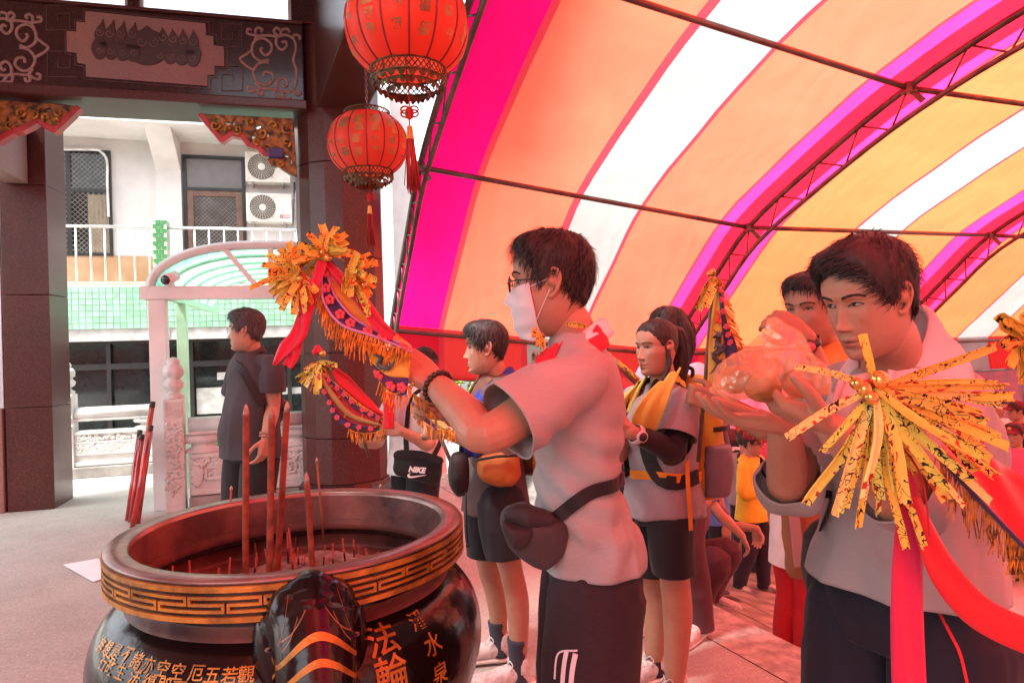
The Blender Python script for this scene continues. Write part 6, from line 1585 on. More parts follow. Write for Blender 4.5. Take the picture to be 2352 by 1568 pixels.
man5 = person('young pilgrim in profile with blue scarf, shorts and brown backpack', J, hi=1, shirt=T_BROWN, sleeve=.55, sleeve_loose=.012, hem=.485, loose=.012, fold=.006, pants=T_BLACK, pleg=.50, ploose=.02, shoes=SHOEW, sole=SOLEW, lace=LACEM, sock=SOCKD, hair='fringe', headrot=(R_(-84), .03, 0), hands={'L': dict(curl=1.0, thumb=(.8, .5)), 'R': dict(curl=1.0)}, seed=15, skin=SKIN)
J5 = J
# --- young woman with the yellow towel -------------------------------------------------------------------
J = skeleton((.66, 2.86, 0), R_(-58), 1.58, stance=.085)
J['head'] = U(1508, 800, 2.78); J['neck'] = U(1520, 885, 2.82); J['shL'] = U(1566, 925, 2.68); J['shR'] = U(1455, 915, 2.95); J['elL'] = U(1545, 1035, 2.60); J['wrL'] = U(1452, 992, 2.52); J['hdL'] = Vector((-.9, .15, .25)); J['hnL'] = Vector((.0, .9, .2)); J['elR'] = U(1425, 1040, 2.85); J['wrR'] = U(1420, 985, 2.60); J['hdR'] = Vector((-.5, -.5, .2)); J['hnR'] = Vector((.6, .3, .2))
J['chest'] = U(1512, 985, 2.80); J['waist'] = U(1516, 1080, 2.82); J['pelvis'] = U(1522, 1165, 2.84)
for s, a, b in (('L', (1548, 1470), 2.74), ('R', (1502, 1440), 2.94)):
 J['hip'+s] = U(1540 if s == 'L' else 1500, 1185, b); J['knee'+s] = U(1548 if s == 'L' else 1500, 1320, b); J['ank'+s] = U(*a, b); J['ank'+s].z = .085; J['toe'+s] = J['ank'+s]+Vector((-.15, -.07, -.045))
wom6 = person('young woman with ponytail, yellow towel and watch, gazing left', J, hi=2, sex='f', shirt=T_MAUVE, sleeve=.72, sleeve_loose=.020, hem=.52, loose=.020, fold=.007, pants=T_BLACK, pleg=.60, legk=1.18, ploose=.006, shoes=SHOEW, sole=SOLEW, lace=LACEM, sock=SOCKB, hair='tied', hairm=HAIRBR, headrot=(R_(-62), .03, 0), skin=SKIN, hands={'L': dict(curl=.6), 'R': dict(curl=.6)}, seed=21, girth=1.06, fat=.06, voxel=.010, brow=.7)
J6 = J
# --- woman behind her with long hair ---------------------------------------------------------------------------
J = skeleton((.80, 3.42, 0), R_(-50), 1.63)
J['head'] = U(1536, 762, 3.36); J['neck'] = U(1552, 838, 3.40)
wom7 = person('long haired woman in lavender tee standing behind the young woman', J, hi=1, sex='f', shirt=T_LAV, sleeve=.6, sleeve_loose=.012, loose=.01, pants=T_MAROON, ploose=.02, shoes=SHOEW, hair='long', hairm=HAIRBR, headrot=(R_(-60), .1, 0), skin=SKIN_F, seed=23)
J7 = J
# --- man wiping his eyes -----------------------------------------------------------------------------------------
J = skeleton((1.26, 2.42, 0), R_(-48), 1.70)
J['head'] = U(1868, 712, 2.30); J['neck'] = U(1890, 805, 2.36); J['wrR'] = U(1852, 772, 2.12); J['elR'] = U(1895, 905, 2.16); J['shR'] = U(1888, 868, 2.46); J['hdR'] = Vector((-.72, .12, .48)); J['hnR'] = Vector((.35, .6, -.5)); J['wrL'] = U(1648, 920, 2.52); J['elL'] = U(1760, 985, 2.40); J['shL'] = U(1930, 860, 2.20); J['hdL'] = Vector((-.8, .2, .2)); J['hnL'] = Vector((0, .9, .1))
man8 = person('man in orange vest wiping his eye with a watch on his wrist', J, hi=1, shirt=T_ORANGE, sleeve=.35, loose=.012, pants=T_REDP, ploose=.03, shoes=SHOED, hair='short', headrot=(R_(-58), .10, 0), open_=.35, hands={'R': dict(curl=(.55, .6, .65, .7), thumb=(.4, .6)), 'L': dict(curl=1.0, thumb=(.8, .5))}, seed=25, skin=SKIN_T)
J8 = J
# --- people on the street below -------------------------------------------------------------------------------------
GRP = 'people gathered on the street under the tent'
J = skeleton((2.42, 7.0, -1.16), R_(42), 1.66, stance=.10, step=.08)
for s, sg in (('L', 1), ('R', -1)):
 J['el'+s] = J['sh'+s]-J['u']*.27+J['l']*sg*.04+J['f']*.02; J['wr'+s] = J['el'+s]+J['f']*.16-J['l']*sg*.17+J['u']*.04; J['hd'+s] = -J['l']*sg+J['f']*.1; J['hn'+s] = -J['f']
man9 = person('man in yellow windbreaker and maroon cap with folded arms', J, GRP, hi=1, shirt=T_YELLOW, sleeve=1.92, sleeve_loose=.014, hem=.46, loose=.02, fold=.007, pants=T_JEAN, ploose=.012, shoes=mat('white_black_shoe', (.62, .60, .58), .5, var=.4, vscale=9, col2=(.06, .05, .05)), sole=SOLEW, hair='short', headrot=(R_(50), .05, 0), seed=27)
J9 = J
cp = Vector((1.47, 5.75, -.80))
J = skeleton(cp, R_(55), 1.68); f, l, u = J['f'], J['l'], J['u']
J['pelvis'] = cp+u*.42-f*.12; J['waist'] = J['pelvis']+u*.16+f*.05; J['chest'] = J['waist']+u*.19+f*.10; J['neck'] = J['chest']+u*.17+f*.06; J['head'] = J['neck']+u*.15+f*.06
J['shL'] = J['neck']-u*.05+l*.17; J['shR'] = J['neck']-u*.05-l*.17
for s, sg in (('L', 1), ('R', -1)):
 J['hip'+s] = J['pelvis']+l*sg*.09; J['knee'+s] = J['pelvis']+l*sg*.15+f*.40+u*.06; J['ank'+s] = cp+l*sg*.13+f*.12+u*.08; J['toe'+s] = J['ank'+s]+f*.17-u*.045
J['elR'] = U(1652, 1178, 5.45); J['wrR'] = U(1706, 1232, 5.40); J['hdR'] = Vector((.3, -.1, -.8)); J['hnR'] = Vector((-.9, 0, -.3)); J['shR'] = U(1606, 1110, 5.6); J['elL'] = J['shL']+f*.2-u*.2; J['wrL'] = J['elL']+f*.2
man10 = person('crouching man in purple grey tee resting an arm on his knee', J, GRP, hi=1, shirt=cloth_mat('purple_grey_tee', (.17, .13, .17)), sleeve=.7, loose=.012, hem=.49, pants=T_MAROON, ploose=.02, shoes=SHOEW, hair='short', headrot=(R_(60), .1, 0), seed=29)
J = skeleton((1.95, 4.75, -.80), R_(120), 1.62)
man11 = person('person in long off white tee and bright red trousers by the platform edge', J, GRP, hi=1, shirt=T_CREAM, sleeve=.7, hem=.42, loose=.03, sleeve_loose=.015, pants=T_REDP, ploose=.045, shoes=SHOED, hair='short', headrot=(R_(120), 0, 0), seed=31)
for k, (px, d, z, yaw, H, sh, pa, hr, lab) in enumerate((
  (1702, 8.3, -1.16, 20, 1.66, cloth_mat('black_pink_jersey', (.02, .015, .02)), T_BLACK, 'short', 'man in black cycling jersey with white chest stripe'),
  (1706, 7.7, -1.16, 150, 1.58, T_MAUVE, T_JEAN, 'short', 'person in grey tee with black shoulder strap seen from behind'),
  (1628, 6.4, -1.0, 100, 1.60, T_BLUE, T_JEAN, 'short', 'person in bright blue tee behind the crouching man'),
  (2330, 7.1, -1.16, -60, 1.66, T_PINK, T_BLACK, 'short', 'person in pink jacket and maroon cap at the right edge'),
  (2338, 8.6, -1.16, -100, 1.72, T_BLACK, T_BLACK, 'short', 'person in dark jacket and maroon cap behind the pink jacket'),
  (1752, 8.8, -1.16, -20, 1.62, T_PINK, T_JEAN, 'long', 'woman in pink top deep in the crowd'),
  (2290, 9.5, -1.16, 10, 1.66, T_CREAM, T_JEAN, 'short', 'man in off white tee far in the crowd'),
  (1660, 9.4, -1.16, -10, 1.64, T_MAROON, T_JEAN, 'short', 'person in maroon top far behind the yellow backpack'),
  (1410, 9.6, -1.1, -10, 1.62, T_PINK, T_JEAN, 'long', 'woman in pink top far behind between the two front pilgrims'))):
 q = U(px, 900, d); J = skeleton((q.x, q.y, z), R_(yaw), H)
 person(lab, J, GRP, hi=0 if k > 4 else 1, shirt=sh, sleeve=1.85 if sh in (T_PINK, T_BLACK) else .6, loose=.02, pants=pa, ploose=.015, shoes=SHOED, hair=hr, headrot=(R_(yaw), .05, 0), seed=40+k, face=k < 5, sex='f' if hr == 'long' else 'm')
 if k == 0: JB = J
 if k == 3: JC = J
 if k == 4: JD = J
 if k == 1: JE = J
q = U(686, 1003, 7.9); b = Vector((q.x, q.y+.1, -.80)); J = skeleton(b, R_(15), 1.62); f, l, u = J['f'], J['l'], J['u']
J['pelvis'] = b+u*.46; J['waist'] = b+u*.60; J['chest'] = b+u*.80; J['neck'] = b+u*.98; J['head'] = q.copy(); J['neck'] = q-u*.15+Vector((0, .03, 0)); J['chest'] = J['neck']-u*.18; J['waist'] = J['chest']-u*.2; J['pelvis'] = J['waist']-u*.16
for s, sg in (('L', 1), ('R', -1)):
 J['sh'+s] = J['neck']-u*.05+l*sg*.16; J['hip'+s] = J['pelvis']+l*sg*.09; J['knee'+s] = J['hip'+s]+f*.40; J['ank'+s] = J['knee'+s]-u*.36; J['ank'+s].z = -.72; J['toe'+s] = J['ank'+s]+f*.17-u*.045
 J['el'+s] = J['sh'+s]-u*.24+f*.10+l*sg*.05; J['wr'+s] = J['el'+s]+u*.16+f*.12-l*sg*.14; J['hd'+s] = u*.8-l*sg*.5; J['hn'+s] = -f
person('white haired old man sitting low behind the carved balustrade', J, hi=1, shirt=cloth_mat('dark_blue_shirt', (.03, .035, .07)), sleeve=.8, hem=.5, pants=T_JEAN, shoes=SHOED, hair='thin', hairm=HAIRW, headrot=(R_(20), .12, 0), skin=SKIN_F, seed=51)
st_ = thing('stool', 'small plastic stool under the seated old man', 'stool', (b.x, b.y, -.80)); zz = J['pelvis'].z-.12
mb = MB(); mb.box((b.x, b.y, zz-.02), (.32, .32, .04), None, .01); mb.build('seat', mat('red_plastic', (.5, .03, .03), .4), st_)
for sx in (-.13, .13):
 for sy in (-.13, .13): mb = MB(); mb.tube([(b.x+sx*1.1, b.y+sy*1.1, -.80), (b.x+sx, b.y+sy, zz-.04)], .018, 8); mb.build('leg', mat('red_plastic', (.5, .03, .03), .4), st_)
# ================================================================ what they wear and carry
def bvh_of(o): return BVHTree.FromPolygons([v.co.copy() for v in o.data.vertices], [list(p.vertices) for p in o.data.polygons])
def snap(bv, p, a, off):
 """pulls p onto the cloth surface along the line to the inner point a"""
 p, a = Vector(p), Vector(a); d = (a-p).normalized(); h = bv.ray_cast(p-d*.4, d); return (h[0]-d*off, -d) if h[0] else (p, -d)
def strap(name, pts, wid, m, parent, bv=None, axis=None, off=.006, thick=.22, n=6):
 """flat strap through pts; with a surface it hugs that surface (axis: inner point or (a, b) line)"""
 p = catmull(pts, n); out = []; nr = []
 for q in p:
  if bv is not None:
   if isinstance(axis, tuple):
    a, b = axis; t = max(0, min(1, (q-a).dot(b-a)/(b-a).length_squared)); ax = a.lerp(b, t)
   else: ax = axis
   h, nn = snap(bv, q, ax, off); out.append(h); nr.append(nn)
  else: out.append(q); nr.append(Vector((0, -1, 0)))
 rows = []
 for i, q in enumerate(out):
  t = (out[min(i+1, len(out)-1)]-out[max(0, i-1)]).normalized(); s = t.cross(nr[i])
  if s.length < 1e-4: s = t.cross(Vector((0, 0, 1)))
  s.normalize(); w = wid/2; th = nr[i]*wid*thick*.5
  rows.append([q-s*w-th, q+s*w-th, q+s*w+th, q-s*w+th])
 mb = MB(); mb.grid(rows, closed=True, smooth=False); return mb.build(name, m, parent)
def cloth_strip(name, pts, widths, m, parent, nrm=None, fold=.0, seed=1, n=6, across=6, thick=.003):
 """hanging cloth: centre line with a half-width vector at each point, gently rippled"""
 P = catmull(pts, n); Wd = catmull(widths, n); rows = []; rs = random.Random(seed); ph = rs.uniform(0, 6)
 for i, (q, w_) in enumerate(zip(P, Wd)):
  t = (P[min(i+1, len(P)-1)]-P[max(0, i-1)]).normalized(); nn = t.cross(w_).normalized() if nrm is None else Vector(nrm)
  rows.append([q+w_*s+nn*fold*math.sin(s*5.5+ph+i*.10) for s in np.linspace(-1, 1, across+1)])
 mb = MB(); mb.grid(rows); o = mb.build(name, m, parent); md = o.modifiers.new('thickness', 'SOLIDIFY'); md.thickness = thick; md.offset = 0; return o
def glasses(M4, parent, m, rx=.024, rz=.018, wire=.0014):
 R = M4.to_3x3().normalized(); 
 def q(x, y, z): return M4 @ Vector((x, y, z))
 mb = MB()
 for s in (1, -1):
  mb.tube([q(s*.034+rx*math.cos(a)*(1 if abs(math.cos(a)) < .9 else .97), .101-.25*abs(s*.034+rx*math.cos(a)-s*.034)*0-.004*(abs(.034+s*0+rx*math.cos(a)*s)/.03), .004+rz*math.sin(a)) for a in np.linspace(0, 2*math.pi, 25)], wire, 5, cap=False)
  mb.tube([q(s*.058, .097, .008), q(s*.068, .080, .010), q(s*.0765, .03, .010), q(s*.079, -.002, .008), q(s*.076, -.016, -.006)], wire*1.2, 5)
 mb.tube([q(-.010, .100, .008), q(0, .103, .011), q(.010, .100, .008)], wire, 5)
 o = mb.build('glasses', m, parent)
 for s in (1, -1):
  g = MB(); g.add([q(s*.034+rx*.95*math.cos(a), .1005, .004+rz*.95*math.sin(a)) for a in np.linspace(0, 2*math.pi, 20, endpoint=False)], [tuple(range(20))]); g.build('lens', LENSM, o)
 return o
def lens_mat():
 m = bpy.data.materials.new('spectacle_lens'); m.use_nodes = True; t = m.node_tree; n = t.nodes; l = t.links; n.remove(n['Principled BSDF'])
 a = n.new('ShaderNodeBsdfTransparent'); a.inputs[0].default_value = (.93, .93, .92, 1); b = n.new('ShaderNodeBsdfGlossy'); b.inputs['Roughness'].default_value = .04
 x = n.new('ShaderNodeMixShader'); x.inputs[0].default_value = .06; l.new(a.outputs[0], x.inputs[1]); l.new(b.outputs[0], x.inputs[2]); l.new(x.outputs[0], n['Material Output'].inputs[0]); return m
LENSM = lens_mat()
def face_mask(J, parent, m, pleats=True):
 M4 = J['M4']; bv = BVHTree.FromPolygons([Vector(q) for q in J['headmesh'].v], J['headmesh'].f); rows = []
 for v in np.linspace(0, 1, 15):
  row = []
  for uu in np.linspace(-1, 1, 21):
   a = uu*(1.02-.12*abs(v-.5)); z = -.004-.118*v + .012*(abs(uu)**2)*(.5-v)*1.2
   o = M4 @ Vector((math.sin(a)*.3, math.cos(a)*.3+.0, z)); d = (M4 @ Vector((0, 0.0, z)))-o; h = bv.ray_cast(o, d.normalized())
   p = h[0] if h[0] else M4 @ Vector((math.sin(a)*.06, math.cos(a)*.075, z)); nn = -d.normalized()
   off = .005+.003*(1-abs(uu))*math.sin(math.pi*v)+(.002*math.sin(v*19) if pleats and abs(uu) < .95 else 0)
   row.append(p+nn*off)
  rows.append(row)
 for _ in range(3):
  new = [list(r) for r in rows]
  for i in range(1, len(rows)-1):
   for k in range(1, len(rows[0])-1):
    av = (rows[i-1][k]+rows[i+1][k]+rows[i][k-1]+rows[i][k+1])/4; c = M4 @ Vector((0, 0, -.06))
    if (av-c).length > (rows[i][k]-c).length: new[i][k] = av
  rows = new
 mb = MB(); mb.grid(rows); o = mb.build('face_mask', m, parent); md = o.modifiers.new('thickness', 'SOLIDIFY'); md.thickness = .0015
 for s in (0, -1):
  sx = -1 if s == 0 else 1
  for v, ez in ((1, .010), (9, -.014)):
   p = rows[v][s]; q = M4 @ Vector((sx*.078, .004, ez)); sd_ = (M4.to_3x3() @ Vector((sx, 0, 0))).normalized(); ln = []
   for tt in np.linspace(0, 1, 9):
    w0 = p.lerp(q, tt); h = bv.ray_cast(w0+sd_*.2, -sd_); ln.append(h[0]+sd_*.003 if h[0] and 0 < tt < 1 else w0)
   t = MB(); t.tube(ln, .0015, 5); t.build('ear_loop', m, o)
 return o
def cap(J, parent, m, brim_m, badge=None):
 M4 = J['M4']
 def q(x, y, z): return M4 @ Vector((x, y, z))
 mb = MB(); rows = []
 for i in range(9):
  t = i/8*math.pi/2; rows.append([q(.090*math.cos(t)*math.sin(a), -.004+.110*math.cos(t)*math.cos(a), .048+.088*math.sin(t)) for a in np.linspace(0, 2*math.pi, 28, endpoint=False)])
 mb.grid(rows, closed=True); mb.ball(q(0, -.004, .137), .008, 8); o = mb.build('cap', m, parent); md = o.modifiers.new('thickness', 'SOLIDIFY'); md.thickness = .003
 mb = MB(); rows = []
 for i in range(6):
  r = i/5; rows.append([q(.080*math.sin(a)*(1+.02*r), .072*math.cos(a)+.030+.070*r*math.cos(a*.9), .052-.016*r+.010*math.cos(a)-.012*r*abs(a)) for a in np.linspace(-1.15, 1.15, 15)])
 mb.grid(rows); b = mb.build('brim', brim_m, o); md = b.modifiers.new('thickness', 'SOLIDIFY'); md.thickness = .004
 if badge:
  mb = MB(); mb.add([q(.020*math.cos(a), .1075-.004*abs(math.sin(a)), .082+.018*math.sin(a)) for a in np.linspace(0, 2*math.pi, 14, endpoint=False)], [tuple(range(14))]); mb.build('badge', badge, o)
 return o
def collar(J, parent, m, open_=.5):
 """turned-down polo collar"""
 fc, lc, sp, k, n = J['fc'], J['lc'], J['spine'], J['k'], J['neck']
 rows = []
 for i, a in enumerate(np.linspace(-2.55, 2.55, 31)):
  d = -fc*math.cos(a)+lc*math.sin(a); c = n+sp*(.030-.05*max(0, -math.cos(a)))*k
  rows.append([c+d*.060*k, c+d*.072*k+sp*.012*k, c+d*(.094+.01*max(0, -math.cos(a)))*k-sp*.024*k])
 mb = MB(); mb.grid(rows); o = mb.build('collar', m, parent); md = o.modifiers.new('thickness', 'SOLIDIFY'); md.thickness = .004; return o
BLK = cloth_mat('black_nylon', (.016, .014, .015), rough=.6, weave=700); BLKP = mat('black_plastic', (.02, .018, .018), .35)
# ---- the masked man ---------------------------------------------------------
MASKM = cloth_mat('surgical_mask', (.62, .63, .66), weave=1500)
face_mask(J1, man1, MASKM); glasses(J1['M4'], man1, BLKP, .023, .018, .0016)
bv1 = bvh_of(J1['shirt'])
k1 = J1['neck']; RW1 = cloth_mat('white_neck_cloth', (.70, .66, .67)); RR1 = cloth_mat('red_neck_cloth', (.58, .03, .05))
def neck_ring(J, m, parent, name, r0, r1, z0, z1, a0, a1, tilt=.0, n=28, fold=.004, dx=(0, 0, 0)):
 """cloth lying round the neck between two bearings (0 = nape), r0/z0 inner edge, r1/z1 outer edge"""
 rows = []; fc, lc = J['fc'], J['lc']; c = J['neck']+Vector(dx)
 for i, a in enumerate(np.linspace(a0, a1, n)):
  d = -fc*math.cos(a)+lc*math.sin(a); drop = tilt*(1-math.cos(a))*.5; row = []
  for j in range(7):
   t = j/6; r = r0+(r1-r0)*t; z = z0+(z1-z0)*t-drop+fold*math.sin(t*9+i*.35)+.012*math.sin(math.pi*t); row.append(c+d*r+Vector((0, 0, z)))
  rows.append(row)
 mb = MB(); mb.grid(rows); o = mb.build(name, m, parent); md = o.modifiers.new('thickness', 'SOLIDIFY'); md.thickness = .008; return o
neck_ring(J1, RW1, man1, 'neck_cloth', .058, .088, .038, .0, -2.4, 2.4, .085)
neck_ring(J1, RR1, man1, 'neck_cloth_red', .064, .098, .038, -.006, .8, 2.75, .11)
cloth_strip('neck_cloth_end', [U(1285, 785, 1.60), U(1258, 812, 1.57), U(1250, 850, 1.56)], [Vector((.028, 0, .018)), Vector((.026, 0, .014)), Vector((.022, 0, .01))], RR1, man1, fold=.004)
mb = MB(); w1 = J1['wrL']; ax = (J1['elL']-J1['wrL']).normalized(); a_ = ax.cross(Vector((0, 0, 1))).normalized(); b_ = ax.cross(a_)
for q in range(17):
 a = 2*math.pi*q/17; mb.ball(w1+ax*.012+(a_*math.cos(a)+b_*math.sin(a))*.0345+ax*.006*math.cos(a), .0072, 10)
mb.build('bead_bracelet', mat('dark_wood_bead', (.025, .010, .008), .3, var=.3), man1)
sb = thing('sling_bag', 'dark grey crossbody bag at the hip of the masked man', 'bag', tuple(U(1225, 1300, 1.55)))
def sack(name, outline, d, thick, m, parent, fold=.006, seed=1, voxel=.006):
 """soft bag: outline in pixels at depth d, thickened to a pillow"""
 pts = [U(x, y, d) for x, y in outline]; c = sum(pts, Vector())/len(pts); mb = MB(); rows = []
 P = catmull(pts, 5, closed=True)
 for t in np.linspace(-1, 1, 9):
  s = math.sqrt(max(0, 1-abs(t)**2.6))*.35+.65*(1-abs(t)**3); s = max(.03, s)
  rows.append([c+(q-c)*s+Vector((0, t*thick/2, 0)) for q in P])
 mb.grid(rows, closed=True); n = len(P); mb.add(rows[0], [tuple(range(n))], True); mb.add(rows[-1], [tuple(range(n-1, -1, -1))], True)
 me = remesh(mb.mesh('s'), voxel, 3); folds(me, fold, seed, (14, 14, 10)); return link(name, me, m, parent)
DKG = cloth_mat('dark_grey_nylon', (.055, .045, .045), rough=.65, weave=600); DKG2 = cloth_mat('darker_grey_nylon', (.030, .024, .025), rough=.6, weave=600)
sack('pouch', [(1152, 1190), (1170, 1165), (1235, 1170), (1285, 1195), (1300, 1225), (1290, 1270), (1255, 1302), (1205, 1285), (1172, 1255), (1160, 1225)], 1.52, .10, DKG, sb, .007, 3)
sack('front_pocket', [(1150, 1192), (1185, 1205), (1225, 1215), (1210, 1255), (1180, 1265), (1165, 1240)], 1.475, .05, DKG2, sb, .005, 5)
sack('flap', [(1160, 1175), (1200, 1158), (1260, 1175), (1275, 1200), (1230, 1212), (1180, 1200)], 1.49, .06, DKG2, sb, .006, 8)
strap('strap', [U(1262, 1200, 1.50), U(1300, 1172, 1.49), U(1345, 1135, 1.50), U(1385, 1112, 1.54), U(1420, 1098, 1.62)], .030, BLK, sb, bv1, (J1['pelvis'], J1['neck']), .012, .12)
strap('strap', [U(1415, 1098, 1.58), U(1428, 1090, 1.72), U(1420, 1050, 1.80), U(1385, 950, 1.86)], .030, BLK, sb, bv1, (J1['pelvis'], J1['neck']), .012, .12)
STR = cloth_mat('white_stripe', (.66, .65, .66)); pv = [o for o in man1.children if o.name.startswith('shorts')][0]; bvp = bvh_of(pv)
for x in (1296, 1316): strap('side_stripe', [U(x+10, 1488, 1.5), U(x+3, 1530, 1.5), U(x-2, 1600, 1.5), U(x-6, 1680, 1.5)], .011, STR, man1, bvp, (J1['pelvis']+Vector((0, 0, .1)), J1['kneeL']*.5+J1['kneeR']*.5-Vector((0, 0, .2))), .003, .1)
strap('stripe_edge', [U(1272, 1560, 1.5), U(1282, 1500, 1.5), U(1330, 1480, 1.5)], .004, STR, man1, bvp, (J1['pelvis']+Vector((0, 0, .1)), J1['kneeL']*.5+J1['kneeR']*.5-Vector((0, 0, .2))), .003, .2)
# ---- the man with the bag -----------------------------------------------------
TOW = cloth_mat('terry_towel', (.60, .50, .50), weave=500, rough=.95, fold=.3)
neck_ring(J2, TOW, man2, 'towel', .060, .128, .115, .005, -2.3, 2.2, .13, fold=.008)
cloth_strip('towel_end', [U(2092, 850, 1.24), U(2085, 900, 1.23), U(2075, 980, 1.24), U(2068, 1060, 1.26)], [Vector((.050, .01, .0))]*4, TOW, man2, fold=.012, thick=.010)
cloth_strip('towel_end', [U(1978, 862, 1.30), U(1962, 905, 1.28), U(1950, 980, 1.29), U(1945, 1040, 1.30)], [Vector((.042, .01, .0))]*4, TOW, man2, fold=.012, seed=4, thick=.010)
hb = thing('hip_bag', 'black bag hanging at the hip of the man with the towel', 'bag', tuple(U(1885, 1400, 1.62)))
sack('pouch', [(1862, 1215), (1885, 1190), (1915, 1210), (1918, 1320), (1905, 1400), (1872, 1395), (1852, 1330), (1850, 1260)], 1.62, .12, BLK, hb, .006, 9)
bv2 = bvh_of(J2['shirt']); strap('strap', [U(1880, 1210, 1.55), U(1905, 1150, 1.50), U(1935, 1060, 1.45)], .025, BLK, hb, bv2, (J2['pelvis'], J2['neck']), .010)
pv2 = [o for o in man2.children if o.name.startswith('trousers')][0]; bvp2 = bvh_of(pv2)
strap('red_piping', [U(2160, 1330, 1.3), U(2178, 1420, 1.3), U(2195, 1500, 1.3), U(2205, 1600, 1.3)], .006, mat('red_piping', (.5, .02, .02), .6), man2, bvp2, (J2['pelvis']+Vector((0, 0, .1)), (J2['kneeL']+J2['kneeR'])/2), .004)
def film_mat():
 m = bpy.data.materials.new('plastic_film'); m.use_nodes = True; t = m.node_tree; n = t.nodes; l = t.links; n.remove(n['Principled BSDF'])
 a = n.new('ShaderNodeBsdfTransparent'); a.inputs[0].default_value = (1, .93, .80, 1); b = n.new('ShaderNodeBsdfTranslucent'); b.inputs[0].default_value = (.97, .80, .50, 1); d = n.new('ShaderNodeBsdfDiffuse'); d.inputs[0].default_value = (.88, .72, .42, 1)
 g = n.new('ShaderNodeBsdfGlossy'); g.inputs['Roughness'].default_value = .1
 tc = n.new('ShaderNodeTexCoord'); ns = n.new('ShaderNodeTexNoise'); ns.inputs['Scale'].default_value = 28; ns.inputs['Detail'].default_value = 5; ns.inputs['Distortion'].default_value = 1.5; l.new(tc.outputs['Object'], ns.inputs['Vector'])
 bp = n.new('ShaderNodeBump'); bp.inputs['Strength'].default_value = .45; bp.inputs['Distance'].default_value = .006; l.new(ns.outputs['Fac'], bp.inputs['Height'])
 for q in (b, d, g): l.new(bp.outputs[0], q.inputs['Normal'])
 x0 = n.new('ShaderNodeMixShader'); x0.inputs[0].default_value = .45; l.new(b.outputs[0], x0.inputs[1]); l.new(d.outputs[0], x0.inputs[2])
 x1 = n.new('ShaderNodeMixShader'); x1.inputs[0].default_value = .70; l.new(x0.outputs[0], x1.inputs[1]); l.new(a.outputs[0], x1.inputs[2])
 x2 = n.new('ShaderNodeMixShader'); x2.inputs[0].default_value = .13; l.new(x1.outputs[0], x2.inputs[1]); l.new(g.outputs[0], x2.inputs[2]); l.new(x2.outputs[0], n['Material Output'].inputs[0]); return m
FILM = film_mat()
bagd = 1.20
pb_ = thing('plastic_bag', 'translucent yellow plastic bag of round buns in the offering hands', 'plastic bag', tuple(U(1760, 925, bagd)))
mb = MB()
def pxr(r, d=bagd): return r/FPX*d
for (x, y, rx, ry, dd) in ((1695, 872, 52, 44, 0), (1770, 868, 75, 52, .01), (1840, 868, 52, 50, .02), (1735, 860, 60, 40, -.03), (1800, 850, 60, 50, .05)):
 mb.ball(U(x, y, bagd+dd), (pxr(rx), pxr(60), pxr(ry)), 16)
limb(mb, [U(1800, 850, bagd), U(1800, 800, bagd), U(1788, 765, bagd), U(1778, 745, bagd)], [pxr(78), pxr(58), pxr(38), pxr(20)], 16)
limb(mb, [U(1700, 860, bagd), U(1760, 800, bagd), U(1780, 760, bagd)], [pxr(40), pxr(30), pxr(20)], 12)
limb(mb, [U(1700, 880, bagd-.02), U(1655, 885, bagd-.02), U(1640, 895, bagd-.02)], [pxr(36), pxr(22), pxr(8)], 10)
limb(mb, [U(1840, 850, bagd+.02), U(1880, 860, bagd+.04), U(1898, 905, bagd+.04)], [pxr(45), pxr(28), pxr(14)], 10)
me = remesh(mb.mesh('b'), .0095, 2)
def crease(P): return .009*((1-np.abs(vnoise(P*np.array((20, 20, 9))+.5*vnoise(P*9, 3)[:, None], 5)))**4-.2)+.004*((1-np.abs(vnoise(P*np.array((44, 44, 22)), 8)))**4-.2)
folds(me, .0015, 6, (30, 30, 14), guide=crease); me.polygons.foreach_set('use_smooth', np.zeros(len(me.polygons), dtype=bool)); link('film', me, FILM, pb_)
mb = MB(); rows = []
for i in range(9):
 t = i/8; rows.append([U(1778+30*t-26*math.sin(a), 742-22*t*math.cos(a)*.4-6*t, bagd-.02+.03*math.cos(a)) for a in np.linspace(0, 2*math.pi, 17)])
BUN = mat('baked_bun', (.42, .17, .05), .6, var=.3, vscale=20)
for k, (x, y, r, dd, lab) in enumerate(((1688, 872, 38, 0, 'round brown bun at the left end of the plastic bag'), (1752, 888, 42, -.02, 'flattened brown bun lying lowest in the plastic bag'), (1772, 850, 34, .04, 'small bun at the back of the plastic bag'), (1836, 880, 40, .02, 'round bun under the wrist side of the plastic bag'))):
 mb = MB(); mb.ball(U(x, y, bagd+dd), (pxr(r), pxr(r), pxr(r*.85)), 16); tag(mb.build('bun', BUN), lab, 'bun', 'buns in the plastic bag')
